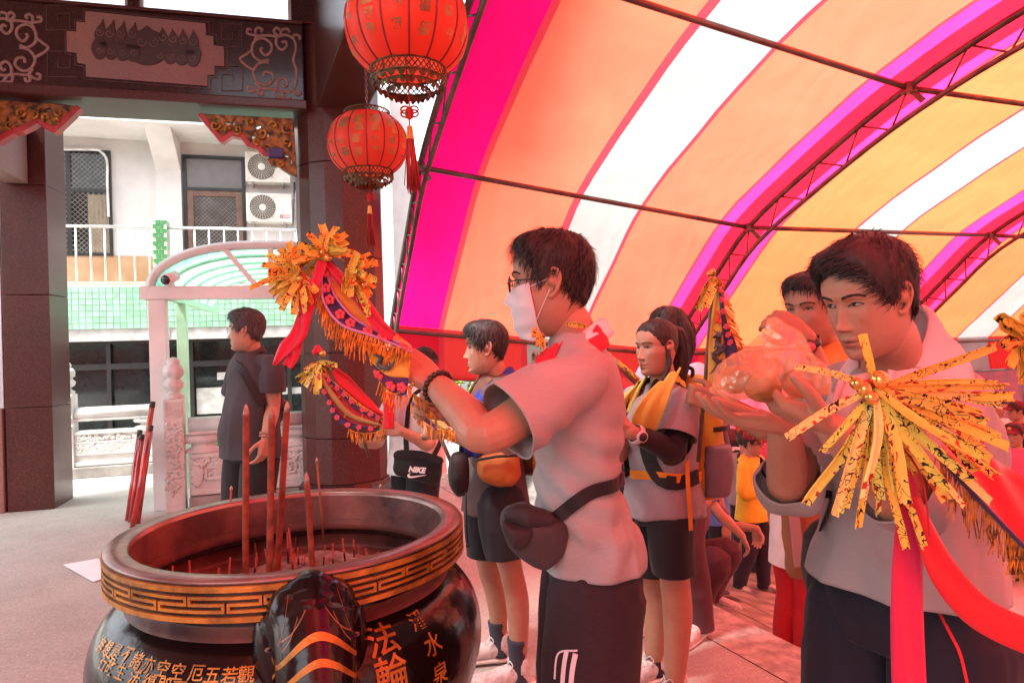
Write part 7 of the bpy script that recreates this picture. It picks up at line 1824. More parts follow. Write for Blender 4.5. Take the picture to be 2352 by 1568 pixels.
# ---- charcoal polo man -----------------------------------------------------------
glasses(J3['M4'], man3, mat('wire_frame', (.55, .50, .48), .3, .7), .024, .019, .0013)
collar(J3, man3, T_POLO); bv3 = bvh_of(J3['shirt'])
ws = thing('waist_pack', 'black leather sling pack on the back of the charcoal polo man', 'bag', tuple(U(648, 950, 4.2)))
strap('strap', [U(540, 835, 3.95), U(558, 862, 3.8), U(590, 900, 3.75), U(622, 935, 3.85), U(640, 945, 4.1)], .045, BLK, ws, bv3, (J3['pelvis'], J3['neck']), .008)
sack('pouch', [(632, 905), (655, 918), (660, 940), (648, 965), (628, 980), (622, 940)], 4.12, .10, mat('black_leather', (.03, .018, .02), .35, var=.3, bump=.3), ws, .004, 4, .008)
mb = MB(); q = J3['wrL']; mb.tube([q+Vector((.031*math.cos(a), .031*math.sin(a), .02+.004*math.sin(a))) for a in np.linspace(0, 6.28, 17)], .006, 6, cap=False); mb.tube([q+Vector((.031*math.cos(a), .031*math.sin(a), .035+.003*math.sin(a))) for a in np.linspace(0, 6.28, 17)], .005, 6, cap=False); mb.build('bracelet', mat('amber_beads', (.45, .22, .16), .4, var=.4, vscale=90), man3)
# ---- white polo person --------------------------------------------------------------
cap(J4, man4, cloth_mat('black_cap', (.02, .018, .02)), cloth_mat('black_cap', (.02, .018, .02))); face_mask(J4, man4, MASKM); collar(J4, man4, T_WHITE)
bv4 = bvh_of(J4['shirt'])
nb_ = thing('shoulder_bag', 'black crossbody bag with white lettering and tick mark on the white polo', 'bag', tuple(U(960, 1115, 3.85)))
dB = 3.86
sack('pouch', [(912, 1036), (960, 1036), (1012, 1050), (1016, 1075), (1004, 1112), (960, 1104), (908, 1088), (904, 1060)], dB, .10, BLK, nb_, .003, 6, .007)
sack('flap', [(910, 1034), (960, 1034), (1014, 1049), (1013, 1066), (960, 1058), (908, 1054)], dB-.045, .03, BLK, nb_, .002, 7, .006)
LOGO = mat('white_print', (.78, .77, .76), .6, var=.02)
wm = text_mesh('NIKE', .042, 0, bold=.0022, shear=.18); ang = -.13
def onbag(q, cx=957, cy=1079): 
 c = U(cx, cy, dB-.064); x, z = q.x*math.cos(ang)-q.y*math.sin(ang)*-1*-1, q.x*math.sin(ang)+q.y*math.cos(ang); return c+Vector((x, -q.z, z))
link('lettering', warp(wm, onbag), LOGO, nb_)
sw = [(-.050, -.010), (-.046, -.022), (-.034, -.026), (-.015, -.022), (.055, .000), (-.010, -.012), (-.030, -.016), (-.038, -.012), (-.038, -.004), (-.030, .006)]
link('tick_mark', warp(shape2d([[(q.x, q.y) for q in catmull([(a, b, 0) for a, b in sw], 5, closed=True)]], .001), lambda q: onbag(q, 957, 1088)), LOGO, nb_)
strap('strap', [U(918, 1040, 3.9), U(915, 1000, 3.9), U(925, 950, 3.9), U(955, 905, 4.0), U(985, 880, 4.2)], .03, BLK, nb_, bv4, (J4['pelvis'], J4['neck']), .008)
strap('strap', [U(1010, 1052, 3.95), U(1022, 1010, 4.05), U(1015, 950, 4.2), U(990, 890, 4.25)], .03, BLK, nb_, bv4, (J4['pelvis'], J4['neck']), .008)
GSC = cloth_mat('mauve_scarf', (.40, .30, .34)); neck_ring(J4, GSC, man4, 'scarf', .052, .085, .03, -.01, -2.3, 2.3, .07)
cloth_strip('scarf_end', [U(925, 905, 3.97), U(918, 945, 3.93), U(915, 985, 3.92)], [Vector((.035, 0, 0))]*3, GSC, man4, fold=.008)
# ---- backpacks ---------------------------------------------------------------------
def backpack(J, label, m1, m2, strapm, w, h, dep, dz=0.0, seed=1):
 fc, lc, sp = J['fc'], J['lc'], J['spine']; c = J['chest']-fc*(.105+dep/2)+sp*dz
 t = thing('backpack', label, 'backpack', tuple(c-sp*h/2))
 mb = MB(); loft(mb, [(c-sp*h*.5, lc*w*.40, fc*dep*.36), (c-sp*h*.42, lc*w*.50, fc*dep*.5), (c-sp*h*.1, lc*w*.52, fc*dep*.55), (c+sp*h*.28, lc*w*.48, fc*dep*.48), (c+sp*h*.45, lc*w*.40, fc*dep*.36), (c+sp*h*.52, lc*w*.2, fc*dep*.2)], 28)
 me = remesh(mb.mesh('b'), .010, 3); folds(me, .008, seed, (11, 11, 7)); link('main_sack', me, m1, t)
 mb = MB(); loft(mb, [(c-sp*h*.46-fc*dep*.42, lc*w*.36, fc*dep*.22), (c-sp*h*.2-fc*dep*.5, lc*w*.42, fc*dep*.26), (c+sp*h*.06-fc*dep*.48, lc*w*.38, fc*dep*.18)], 22); me = remesh(mb.mesh('b'), .010, 3); folds(me, .007, seed+1, (12, 12, 8)); link('front_pocket', me, m2, t)
 for s in (1, -1):
  mb = MB(); loft(mb, [(c-sp*h*.46+lc*s*w*.48, fc*dep*.34, lc*w*.12), (c-sp*h*.25+lc*s*w*.52, fc*dep*.38, lc*w*.15), (c-sp*h*.04+lc*s*w*.52, fc*dep*.36, lc*w*.14)], 18); me = remesh(mb.mesh('b'), .010, 3); folds(me, .006, seed+2, (14, 14, 8)); link('side_pocket', me, m2, t)
  bv = bvh_of(J['shirt']); sh = J['sh'+('L' if s > 0 else 'R')]*.62+J['neck']*.38
  strap('shoulder_strap', [c+lc*s*w*.28+sp*h*.36+fc*dep*.3, sh+sp*.10-fc*.04, sh+sp*.09+fc*.08, J['chest']+lc*s*.12+fc*.20, J['waist']+lc*s*.15+fc*.12, J['waist']+lc*s*.20-fc*.04], .055, strapm, t, bv, (J['pelvis'], J['neck']-sp*.03), .010, .16)
  strap('compression_strap', [c+lc*s*w*.60+fc*dep*.3+sp*h*.1, c+lc*s*w*.60-fc*dep*.1+sp*h*.10, c+lc*s*w*.40-fc*dep*.56+sp*h*.10], .02, strapm, t)
 mb = MB(); mb.tube(catmull([c+lc*.03+sp*h*.5+fc*dep*.2, c+lc*.03+sp*h*.58+fc*dep*.2, c-lc*.03+sp*h*.58+fc*dep*.2, c-lc*.03+sp*h*.5+fc*dep*.2], 5), .008, 6); mb.build('grab_loop', strapm, t)
 return t, c
OCH = cloth_mat('ochre_ripstop', (.55, .26, .03), rough=.6, weave=500); PLUM = cloth_mat('plum_grey_ripstop', (.17, .12, .15), rough=.6, weave=500); ORN = cloth_mat('orange_webbing', (.58, .20, .02)); RUST = cloth_mat('rust_nylon', (.36, .10, .02), rough=.6); UMB = cloth_mat('umber_nylon', (.12, .055, .035), rough=.6)
bp5, c5 = backpack(J5, 'brown and rust hiking backpack of the blue scarf pilgrim', UMB, RUST, UMB, .30, .50, .20, -.02, 3)
bp6, c6 = backpack(J6, 'ochre and plum hiking backpack with a bottle in its pocket', OCH, PLUM, BLK, .28, .50, .17, -.05, 5)
bo_ = U(1630, 1005, 2.86); btl = thing('water_bottle', 'clear bottle with black cap in the backpack pocket', 'bottle', tuple(bo_-Vector((0, 0, .09))))
mb = MB(); mb.lathe([(.03, -.10), (.034, -.09), (.034, .02), (.030, .035), (.033, .045), (.024, .06), (.016, .07), (.016, .085)], 20, bo_); mb.build('bottle_body', mat('clear_plastic', (.80, .70, .68), .1, trans=.7), btl)
mb = MB(); mb.lathe([(.0, .106), (.019, .106), (.020, .10), (.020, .082), (.0, .082)], 16, bo_); mb.build('bottle_cap', BLKP, btl)
# ---- blue scarf pilgrim ---------------------------------------------------------------
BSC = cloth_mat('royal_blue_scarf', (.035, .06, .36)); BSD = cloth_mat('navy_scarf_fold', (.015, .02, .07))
neck_ring(J5, BSC, man5, 'scarf', .052, .088, .055, .0, -2.6, 2.6, .10, fold=.006)
cloth_strip('scarf_end', [U(1120, 885, 2.94), U(1098, 930, 2.90), U(1082, 990, 2.88), U(1076, 1050, 2.90)], [Vector((.035, .0, .02)), Vector((.045, 0, .01)), Vector((.045, 0, .0)), Vector((.04, 0, 0))], BSC, man5, fold=.008)
cloth_strip('scarf_end', [U(1098, 890, 3.06), U(1075, 930, 3.06), U(1066, 990, 3.05)], [Vector((.03, .0, .02)), Vector((.04, 0, .01)), Vector((.04, 0, .0))], BSD, man5, fold=.008, seed=3)
hp = thing('hip_pouch', 'orange rust pouch on the hip belt of the blue scarf pilgrim', 'bag', tuple(U(1150, 1120, 2.8)))
sack('pouch', [(1100, 1050), (1140, 1040), (1185, 1035), (1195, 1080), (1180, 1115), (1130, 1112), (1098, 1095)], 2.80, .09, RUST, hp, .006, 12, .008)
mb = MB(); mb.tube([U(1096, 1056, 2.755), U(1140, 1048, 2.745), U(1190, 1045, 2.755)], .006, 6); mb.build('zip', BLK, hp)
hp2 = thing('camera_pouch', 'black padded pouch hanging before the blue scarf pilgrim', 'bag', tuple(U(1058, 1140, 2.85)))
sack('pouch', [(1040, 1040), (1070, 1042), (1078, 1090), (1072, 1132), (1050, 1138), (1032, 1110), (1030, 1070)], 2.82, .12, BLK, hp2, .003, 13, .008)
mb = MB(); mb.tube([U(1058, 1042, 2.84), U(1060, 1000, 2.86), U(1066, 960, 2.90)], .008, 6); mb.build('hanging_loop', BLK, hp2)
mb = MB(); mb.tube([U(1070, 1130, 2.76), U(1071, 1200, 2.78), U(1074, 1248, 2.78)], .004, 5); mb.ball(U(1074, 1252, 2.78), .009, 8); mb.build('draw_cord', BLK, hp2)
# ---- young woman ------------------------------------------------------------------------
YTW = cloth_mat('yellow_green_towel', (.50, .46, .09), rough=.95, weave=400, fold=.3)
neck_ring(J6, YTW, wom6, 'towel', .056, .092, .05, .0, -2.0, 2.0, .10, fold=.006)
cloth_strip('towel_end', [U(1540, 862, 2.66), U(1510, 905, 2.58), U(1490, 945, 2.55), U(1478, 988, 2.56)], [Vector((.045, .02, .03)), Vector((.06, .02, .02)), Vector((.06, .01, .01)), Vector((.042, .01, .0))], YTW, wom6, fold=.012, thick=.008)
cloth_strip('towel_end', [U(1475, 872, 2.82), U(1448, 905, 2.80), U(1432, 950, 2.80)], [Vector((.035, .01, .03)), Vector((.045, .01, .02)), Vector((.035, .0, .01))], YTW, wom6, fold=.010, seed=5, thick=.008)
hang_hair(J6['M4'], [([(0, -.085, .075), (0, -.125, .06), (0, -.140, .0), (.0, -.130, -.08), (.0, -.105, -.16), (.0, -.08, -.24)], [.016, .030, .034, .036, .032, .014])], 1, HAIRBR, wom6, 'ponytail', 160)
hang_hair(J6['M4'], [([(-.065, .02, .03), (-.080, .0, -.05), (-.075, .03, -.13), (-.06, .06, -.22)], [.006, .009, .010, .006])], 1, HAIRBR, wom6, 'loose_lock', 40, 4)
mb = MB(); c = J6['M4'] @ Vector((0, -.100, .072)); mb.ball(c, (.018, .012, .018), 10); mb.build('hair_tie', BLK, wom6)
strap('chest_strap', [U(1430, 968, 2.7), U(1470, 985, 2.6), U(1520, 1000, 2.58), U(1545, 1003, 2.62)], .032, ORN, bp6, bvh_of(J6['shirt']), (J6['pelvis'], J6['neck']), .010)
strap('hip_belt', [U(1445, 1088, 2.75), U(1480, 1098, 2.62), U(1530, 1100, 2.60), U(1575, 1092, 2.70), U(1600, 1080, 2.9)], .034, ORN, bp6, bvh_of(J6['shirt']), (J6['pelvis'], J6['neck']), .010)
strap('loose_webbing', [U(1578, 1040, 2.66), U(1580, 1110, 2.62), U(1584, 1160, 2.63), U(1587, 1218, 2.64)], .016, ORN, bp6)
def watch(J, s, parent, strapm, dialm, r=.034):
 w_ = J['wr'+s]; ax = (J['el'+s]-w_).normalized(); c = w_+ax*.022; v = (Vector((0, 0, CAMZ))-c); v = (v-ax*v.dot(ax)).normalized(); b = ax.cross(v)
 mb = MB(); rows = []
 for a in np.linspace(0, 2*math.pi, 25): rows.append([c+(v*math.cos(a)+b*math.sin(a))*(r+o)+ax*h for o, h in ((0, -.011), (.003, -.011), (.003, .011), (0, .011))])
 mb.grid(rows, closed=True); o = mb.build('watch', strapm, parent)
 mb = MB(); mb.tube([c+v*(r-.002), c+v*(r+.010)], .021, 20); mb.build('case', strapm, o)
 mb = MB(); mb.tube([c+v*(r+.009), c+v*(r+.0115)], .017, 20); mb.build('dial', dialm, o); return o
watch(J6, 'L', wom6, mat('white_rubber', (.62, .55, .55), .5), BLKP)
mb = MB(); e, w_, s_ = J6['elL'], J6['wrL'], J6['shL']; limb(mb, [s_.lerp(e, .70), e, e.lerp(w_, .4), e.lerp(w_, .80)], [.049, .046, .044, .036], 16); wo_ = link('arm_sleeve', remesh(mb.mesh('a'), .007, 3), BLK, wom6)
# ---- long-haired woman -------------------------------------------------------------------
hang_hair(J7['M4'], [([(-.055, -.02, .08), (-.075, -.035, .0), (-.075, -.04, -.09), (-.06, -.045, -.17)], [.03, .040, .042, .018]), ([(.055, -.02, .08), (.075, -.03, .0), (.075, -.04, -.09), (.06, -.045, -.17)], [.03, .040, .042, .018]), ([(0, -.07, .08), (0, -.10, .0), (0, -.09, -.10), (0, -.075, -.18)], [.04, .06, .06, .02])], 1, HAIRBR, wom7, 'long_hair', 110)
# ---- eye-wiping man --------------------------------------------------------------------------
watch(J8, 'R', man8, BLKP, mat('pink_dial', (.65, .12, .14), .3))
ap = thing('brown_satchel', 'brown canvas satchel with pale strap behind the offering man', 'bag', tuple(U(1840, 1320, 2.2)))
BRC = cloth_mat('brown_canvas', (.26, .085, .035), weave=500)
sack('pouch', [(1802, 1120), (1860, 1115), (1900, 1130), (1905, 1260), (1895, 1325), (1835, 1328), (1808, 1310), (1800, 1220)], 2.14, .12, BRC, ap, .006, 17, .009)
strap('strap', [U(1815, 1125, 2.05), U(1826, 1200, 2.04), U(1836, 1300, 2.05)], .030, cloth_mat('taupe_webbing', (.30, .20, .17)), ap)
strap('strap', [U(1855, 830, 2.2), U(1865, 960, 2.12), U(1862, 1120, 2.08)], .035, cloth_mat('taupe_webbing', (.30, .20, .17)), ap)
# ---- yellow windbreaker man, caps ------------------------------------------------------------------
MAR = cloth_mat('maroon_cap', (.16, .018, .03)); EMB = mat('gold_embroidery', (.60, .34, .08), .7)
cap(J9, man9, MAR, MAR, EMB); glasses(J9['M4'], man9, BLKP, .022, .016, .002); bv9 = bvh_of(J9['shirt'])
strap('body_strap', [J9['shL']+Vector((0, 0, .1)), J9['chest']+J9['f']*.2, J9['waist']+J9['f']*.2-J9['l']*.1], .04, BLK, man9, bv9, (J9['pelvis'], J9['neck']), .008)
neck_ring(J9, T_YELLOW, man9, 'hood', .06, .13, .03, -.02, -1.6, 1.6, .05, fold=.01)
for J_ in (JC, JD):
 par = J_['body'].parent; cap(J_, par, MAR, MAR, EMB)
bvE = bvh_of(JE['shirt']); strap('body_strap', [JE['shL']+Vector((0, 0, .1))-JE['f']*.1, JE['chest']-JE['f']*.2, JE['waist']-JE['f']*.2-JE['l']*.1], .045, BLK, JE['body'].parent, bvE, (JE['pelvis'], JE['neck']), .008)
bvB = bvh_of(JB['shirt'])
for s in (1, -1): strap('white_stripe', [JB['chest']+JB['l']*.2*s+JB['f']*.05+Vector((0, 0, .06)), JB['chest']+JB['l']*.1*s+JB['f']*.2+Vector((0, 0, .06)), JB['chest']+JB['f']*.2+Vector((0, 0, .06))], .05, STR, JB['body'].parent, bvB, (JB['pelvis'], JB['neck']), .005, .05)
# ================================================================ festival flags with bundles of paper charms
def charm_mat(name, base, ink, red, seed):
 """folded talisman paper: yellow ground with brushed black strokes and red stamps printed along the strip"""
 m = bpy.data.materials.new(name); m.use_nodes = True; t = m.node_tree; n = t.nodes; l = t.links; b = n['Principled BSDF']
 uv = n.new('ShaderNodeUVMap'); uv.uv_map = 'UVMap'
 def noise(sc_, det, dist, off, stretch):
  mp = n.new('ShaderNodeMapping'); mp.inputs['Scale'].default_value = stretch; mp.inputs['Location'].default_value = (off, off*.7, off*.3); l.new(uv.outputs[0], mp.inputs[0])
  q = n.new('ShaderNodeTexNoise'); q.inputs['Scale'].default_value = sc_; q.inputs['Detail'].default_value = det; q.inputs['Distortion'].default_value = dist; l.new(mp.outputs[0], q.inputs['Vector']); return q
 def thr(src, v, op='GREATER_THAN'):
  q = n.new('ShaderNodeMath'); q.operation = op; q.inputs[1].default_value = v; l.new(src, q.inputs[0]); return q
 def mul(a, c):
  q = n.new('ShaderNodeMath'); q.operation = 'MULTIPLY'; l.new(a.outputs[0], q.inputs[0]); l.new(c.outputs[0], q.inputs[1]); return q
 base_n = noise(3, 4, 0, seed, (1, 1, 1)); rp = n.new('ShaderNodeValToRGB'); rp.color_ramp.elements[0].color = (*tuple(v*.72 for v in base), 1); rp.color_ramp.elements[1].color = (*base, 1); l.new(base_n.outputs[0], rp.inputs[0])
 ink_n = noise(1.15, 0, 1.3, seed*3.1, (1.0, .9, 1)); ik = n.new('ShaderNodeMath'); ik.operation = 'ABSOLUTE'; sb_ = n.new('ShaderNodeMath'); sb_.operation = 'SUBTRACT'; sb_.inputs[1].default_value = .5; l.new(ink_n.outputs[0], sb_.inputs[0]); l.new(sb_.outputs[0], ik.inputs[0])
 line = thr(ik.outputs[0], .034, 'LESS_THAN'); patch = noise(.9, 0, 0, seed*5.7, (1, .3, 1)); sel = thr(patch.outputs[0], .47); k1_ = mul(line, sel)
 rn = noise(1.1, 0, 1.2, seed*9.1, (1.3, .8, 1)); rl = thr(rn.outputs[0], .63); rpat = noise(.8, 0, 0, seed*2.3+4, (1, .3, 1)); rsel = thr(rpat.outputs[0], .55); k2_ = mul(rl, rsel)
 m1 = n.new('ShaderNodeMix'); m1.data_type = 'RGBA'; l.new(k2_.outputs[0], m1.inputs['Factor']); l.new(rp.outputs[0], m1.inputs['A']); m1.inputs['B'].default_value = (*red, 1)
 m2 = n.new('ShaderNodeMix'); m2.data_type = 'RGBA'; l.new(k1_.outputs[0], m2.inputs['Factor']); l.new(m1.outputs['Result'], m2.inputs['A']); m2.inputs['B'].default_value = (*ink, 1)
 l.new(m2.outputs['Result'], b.inputs['Base Color']); b.inputs['Roughness'].default_value = .75
 tr = n.new('ShaderNodeBsdfTranslucent'); l.new(m2.outputs['Result'], tr.inputs[0]); x = n.new('ShaderNodeMixShader'); x.inputs[0].default_value = .22; l.new(b.outputs[0], x.inputs[1]); l.new(tr.outputs[0], x.inputs[2]); l.new(x.outputs[0], n['Material Output'].inputs[0])
 return m
CHARM = [charm_mat('charm_paper_%s' % nm, bs, (.02, .014, .012), (.50, .045, .02), sd_) for nm, bs, sd_ in (('yellow', (.95, .84, .16), 1.3), ('gold', (.94, .78, .12), 4.9), ('lemon', (.96, .88, .30), 8.2), ('orange', (.92, .58, .10), 2.7))]
CHARMO = [charm_mat('old_charm_paper_%s' % nm, bs, (.04, .02, .01), (.45, .05, .02), sd_) for nm, bs, sd_ in (('ochre', (.92, .70, .13), 3.3), ('amber', (.92, .64, .11), 6.9))]
def charm(a, dirv, L, wd, m, parent, face, seed=1, bend=.15, roll=.5, name='paper_charm'):
 """one folded paper strip from a along dirv, with a valley fold and a little curl"""
 rs = random.Random(seed); d = Vector(dirv).normalized(); f = Vector(face); f = (f-d*f.dot(d)).normalized(); s = d.cross(f); rows = []; uvs = []
 n = 9; tw = rs.uniform(-1.1, 1.1); cv = rs.uniform(-.14, .14)*L; roll = roll*rs.uniform(.6, 1.8); kk = rs.uniform(.5, 1.0)
 for i in range(n):
  t = i/(n-1); c = a+d*L*t+Vector((0, 0, -bend*L*t*t))+s*cv*t*t+f*cv*.6*math.sin(t*5)*t; an = tw*t; ss = s*math.cos(an)+f*math.sin(an); ff = f*math.cos(an)-s*math.sin(an); w_ = wd*(.45+.55*min(1, t*3))
  rows.append([c-ss*w_*.5+ff*w_*roll*.30*kk, c-ss*w_*.27-ff*w_*roll*.12, c-ff*w_*roll*.20, c+ss*w_*.27-ff*w_*roll*.12, c+ss*w_*.5+ff*w_*roll*.30*kk])
  uvs.append([(q*.25+seed*3.7, t*L/wd+seed*1.9) for q in range(5)])
 mb = MB(); mb.grid(rows, smooth=False); me = mb.mesh(name); me.materials.append(m); ul = me.uv_layers.new(name='UVMap'); flat = [q for r in uvs for q in r]
 for lp in me.loops: ul.data[lp.index].uv = flat[lp.vertex_index]
 o = link(name, me, None, parent); md = o.modifiers.new('thickness', 'SOLIDIFY'); md.thickness = .0009; md.offset = 0; return o
def ribbon(name, pts, wid, m, parent, nrm=(0, -1, 0), fold=.0, seed=1, n=8, ac=6):
 P = catmull(pts, n); rows = []; nv = Vector(nrm); rs = random.Random(seed); ph = rs.uniform(0, 6); ws = wid if isinstance(wid, (list, tuple)) else [wid]*len(pts); W_ = [float(np.interp(i/n, range(len(ws)), ws)) for i in range(len(P))]
 for i, q in enumerate(P):
  t = (P[min(i+1, len(P)-1)]-P[max(0, i-1)]).normalized(); s = t.cross(nv).normalized()
  rows.append([q+s*W_[i]*(k/ac-.5)+nv*fold*math.sin(k*1.3+i*.22+ph) for k in range(ac+1)])
 mb = MB(); mb.grid(rows); o = mb.build(name, m, parent); md = o.modifiers.new('thickness', 'SOLIDIFY'); md.thickness = .0012; md.offset = 0; return o
def fringe(edge, drop, m, parent, L, seed=1, per=.0045, name='fringe', jit=.35):
 """loose yarn fringe hanging from an edge: uncountable, one part"""
 rs = random.Random(seed); P = catmull(edge, 8); mb = MB(); D = Vector(drop).normalized(); acc = 0
 mb.tube(P, L*.06, 5)
 for a, b in zip(P, P[1:]):
  n = max(1, int((b-a).length/per))
  for k in range(n):
   p = a.lerp(b, (k+rs.random())/n); l_ = L*rs.uniform(.7, 1.1); j = Vector((rs.uniform(-jit, jit), rs.uniform(-jit, jit)*.6, 0)); d = (D+j*.7).normalized(); d2 = (D+Vector((rs.uniform(-jit, jit), rs.uniform(-jit, jit)*.6, -.25))*.9).normalized()
   mb.tube([p, p+d*l_*.5, p+d*l_*.5+d2*l_*.5], [per*.42, per*.40, per*.32], 4, cap=False)
 o = mb.build(name, m, parent); o['kind'] = 'stuff'; return o
def cloth_between(name, A, B, m, parent, n=7, na=8, wav=.004, seed=1, f0=0.0, f1=1.0, off=(0, 0, 0)):
 """cloth spanned between two edge curves"""
 a, b = catmull(A, n), catmull(B, n); k = min(len(a), len(b)); rs = random.Random(seed); ph = rs.uniform(0, 6); rows = []; o_ = Vector(off)
 for i in range(k):
  rows.append([a[i].lerp(b[i], f0+(f1-f0)*j/na)+Vector((0, wav*math.sin(i*.5+j*.9+ph), 0))+o_ for j in range(na+1)])
 mb = MB(); mb.grid(rows); o = mb.build(name, m, parent); md = o.modifiers.new('thickness', 'SOLIDIFY'); md.thickness = .0012; md.offset = 0; return o
def flowers(A, B, f, m, parent, cnt, r, off, name='flower'):
 """embroidered blossoms along a border"""
 a, b = catmull(A, 7), catmull(B, 7); k = min(len(a), len(b))
 for q in range(cnt):
  i = int((q+.5)/cnt*(k-1)); c = a[i].lerp(b[i], f)+Vector(off); u_ = (a[min(k-1, i+1)]-a[max(0, i-1)]).normalized(); v_ = (b[i]-a[i]).normalized(); mb = MB()
  for t in range(5):
   an = 2*math.pi*t/5; mb.ball(c+(u_*math.cos(an)+v_*math.sin(an))*r*.55, (r*.5, r*.18, r*.5), 7)
  mb.build(name, m, parent)
def satin(name, col): return cloth_mat(name, col, rough=.42, weave=700, sheen=.3, fold=.15)
SILK_RED = satin('red_satin_ribbon', (.50, .012, .045)); SILK_RED2 = satin('scarlet_satin', (.55, .012, .02)); SILK_Y = satin('yellow_flag_silk', (.60, .38, .05)); SILK_O = satin('orange_flag_silk', (.68, .24, .035)); NAVYB = satin('navy_border', (.035, .025, .10)); PINKF = mat('pink_blossom', (.55, .07, .10), .6); FRG = mat('orange_fringe', (.68, .25, .02), .8, var=.3, vscale=60); FRGD = mat('dark_orange_fringe', (.45, .17, .015), .85, var=.4, vscale=70); DRG = mat('dragon_embroidery', (.06, .09, .10), .6, var=.5, vscale=50); PIPE = mat('pink_piping', (.50, .22, .45), .6); POLEM = mat('flag_pole', (.10, .06, .04), .4, var=.2); BELL = mat('small_brass_bell', (.70, .42, .12), .22, .9, var=.2, vscale=60); REDY = mat('red_yarn', (.5, .015, .03), .8)
def dragon(pts, r, m, parent, name='embroidered_dragon'):
 mb = MB(); p = catmull(pts, 6); mb.tube(p, [r*(.35+.65*math.sin(math.pi*i/(len(p)-1))**.6) for i in range(len(p))], 6, flat=.35, up=(0, 1, 0)); rs = random.Random(2)
 for i in range(2, len(p)-1, 3):
  for s in (1, -1): d = Vector((rs.uniform(-1, 1), 0, rs.uniform(-1, 1))).normalized(); mb.tube([p[i], p[i]+d*r*2.2*s], [r*.4, r*.1], 5, flat=.4, up=(0, 1, 0))
 return mb.build(name, m, parent)
def px(pts, d): return [U(x, y, d) if len(p_) == 2 else U(x, y, p_[2]) for p_ in pts for x, y in [p_[:2]]]
# ---- flag raised by the masked man -------------------------------------------------------
D1 = 1.56
fl1 = thing('festival_flag', 'raised triangular flag with a big burst of yellow paper charms', 'flag', tuple(U(960, 860, D1)), 'festival flags')
mb = MB(); mb.tube([U(1075, 985, 1.66), U(955, 850, D1+.02), U(850, 720, D1+.01), U(742, 585, D1)], .009, 8); mb.build('pole', POLEM, fl1)
TOP = [(772, 612), (800, 640), (850, 700), (900, 755), (945, 795)]; OUT = [(740, 625), (744, 690), (785, 745), (860, 772), (948, 808)]
TA, OA = px(TOP, D1-.01), px(OUT, D1-.05)
cloth_between('flag_silk', TA, OA, SILK_O, fl1, f1=.62); cloth_between('border', TA, OA, NAVYB, fl1, f0=.60, f1=1.0, na=4, off=(0, -.002, 0)); flowers(TA, OA, .8, PINKF, fl1, 8, .012, (0, -.008, 0))
mb = MB(); mb.tube([a.lerp(b, .61)+Vector((0, -.006, 0)) for a, b in zip(catmull(TA, 7), catmull(OA, 7))], .003, 5); mb.tube([q+Vector((0, -.004, 0)) for q in catmull(OA, 7)], .003, 5); mb.build('piping', PIPE, fl1)
dragon(px([(810, 665), (822, 690), (840, 700), (850, 725), (868, 735)], D1-.032), .006, mat('red_embroidery', (.5, .04, .02), .6), fl1, 'red_motif')
fringe(OA, (-.25, -.15, -1), FRG, fl1, .042, 3, .0032)
OB = px([(738, 640), (746, 708), (790, 765), (850, 790)], D1-.045); fringe(OB, (-.1, -.1, -1), FRG, fl1, .045, 5, .0035)
fringe(px([(740, 612), (738, 650), (746, 700)], D1-.03), (-1, -.1, -.35), FRG, fl1, .035, 7, .0035)
LA, LB = px([(835, 785), (870, 800), (945, 812)], D1-.03), px([(868, 868), (905, 905), (935, 905)], D1-.05)
cloth_between('lower_silk', LA, LB, SILK_Y, fl1, f1=.62); cloth_between('lower_border', LA, LB, NAVYB, fl1, f0=.60, f1=1.0, na=4, off=(0, -.003, 0)); flowers(LA, LB, .82, PINKF, fl1, 3, .012, (0, -.008, 0))
dragon(px([(858, 812), (875, 822), (870, 838), (892, 845), (905, 832)], D1-.052), .006, DRG, fl1)
fringe(px([(872, 872), (905, 905), (950, 880)], D1-.05), (-.1, -.1, -1), FRG, fl1, .040, 9, .0032); fringe(px([(835, 785), (880, 795), (940, 800)], D1-.055), (-.15, -.2, -1), FRG, fl1, .026, 10, .0032)
fringe(px([(948, 905), (975, 925), (1000, 960)], 1.62), (.2, -.1, -1), FRG, fl1, .035, 11, .0035)
ribbon('red_ribbon', px([(742, 600), (720, 660), (700, 720), (684, 770), (655, 800), (628, 838)], D1-.06), [.022, .026, .030, .034, .030, .006], SILK_RED, fl1, fold=.004); ribbon('red_ribbon', px([(690, 745), (680, 790), (672, 820), (660, 842)], D1-.055), [.02, .028, .024, .02], SILK_RED, fl1, fold=.004, seed=3)
ribbon('red_ribbon', px([(748, 600), (780, 640), (830, 690), (870, 745), (902, 775)], D1-.045), [.016, .026, .028, .028, .024], SILK_RED, fl1, fold=.004, seed=4); ribbon('red_ribbon', px([(690, 630), (695, 680), (700, 720)], D1-.06), .020, SILK_RED, fl1, fold=.003, seed=6)
for k, (x, y) in enumerate(((741, 580), (752, 592), (683, 615), (690, 640), (835, 655))):
 mb = MB(); mb.ball(U(x, y, D1-.06), .010, 12); mb.build('bell', BELL, fl1)
rs = random.Random(12); cnt = 0
def burst(parent, c, d, items, ms, wd, seed0, facev=(0, -1, 0), nm='paper_charm'):
 for k, (x, y) in enumerate(items):
  a = U(c[0]+rs.uniform(-5, 5), c[1]+rs.uniform(-5, 5), d+rs.uniform(-.02, .02)); b = U(x, y, d+rs.uniform(-.07, .07)); v = b-a
  charm(a, v+Vector((0, 0, .12*v.length)), v.length, wd*rs.uniform(.85, 1.15), ms[(k+seed0) % len(ms)], parent, (rs.uniform(-.5, .5), -1, rs.uniform(-.4, .4)), seed0*31+k, bend=.12, name=nm)
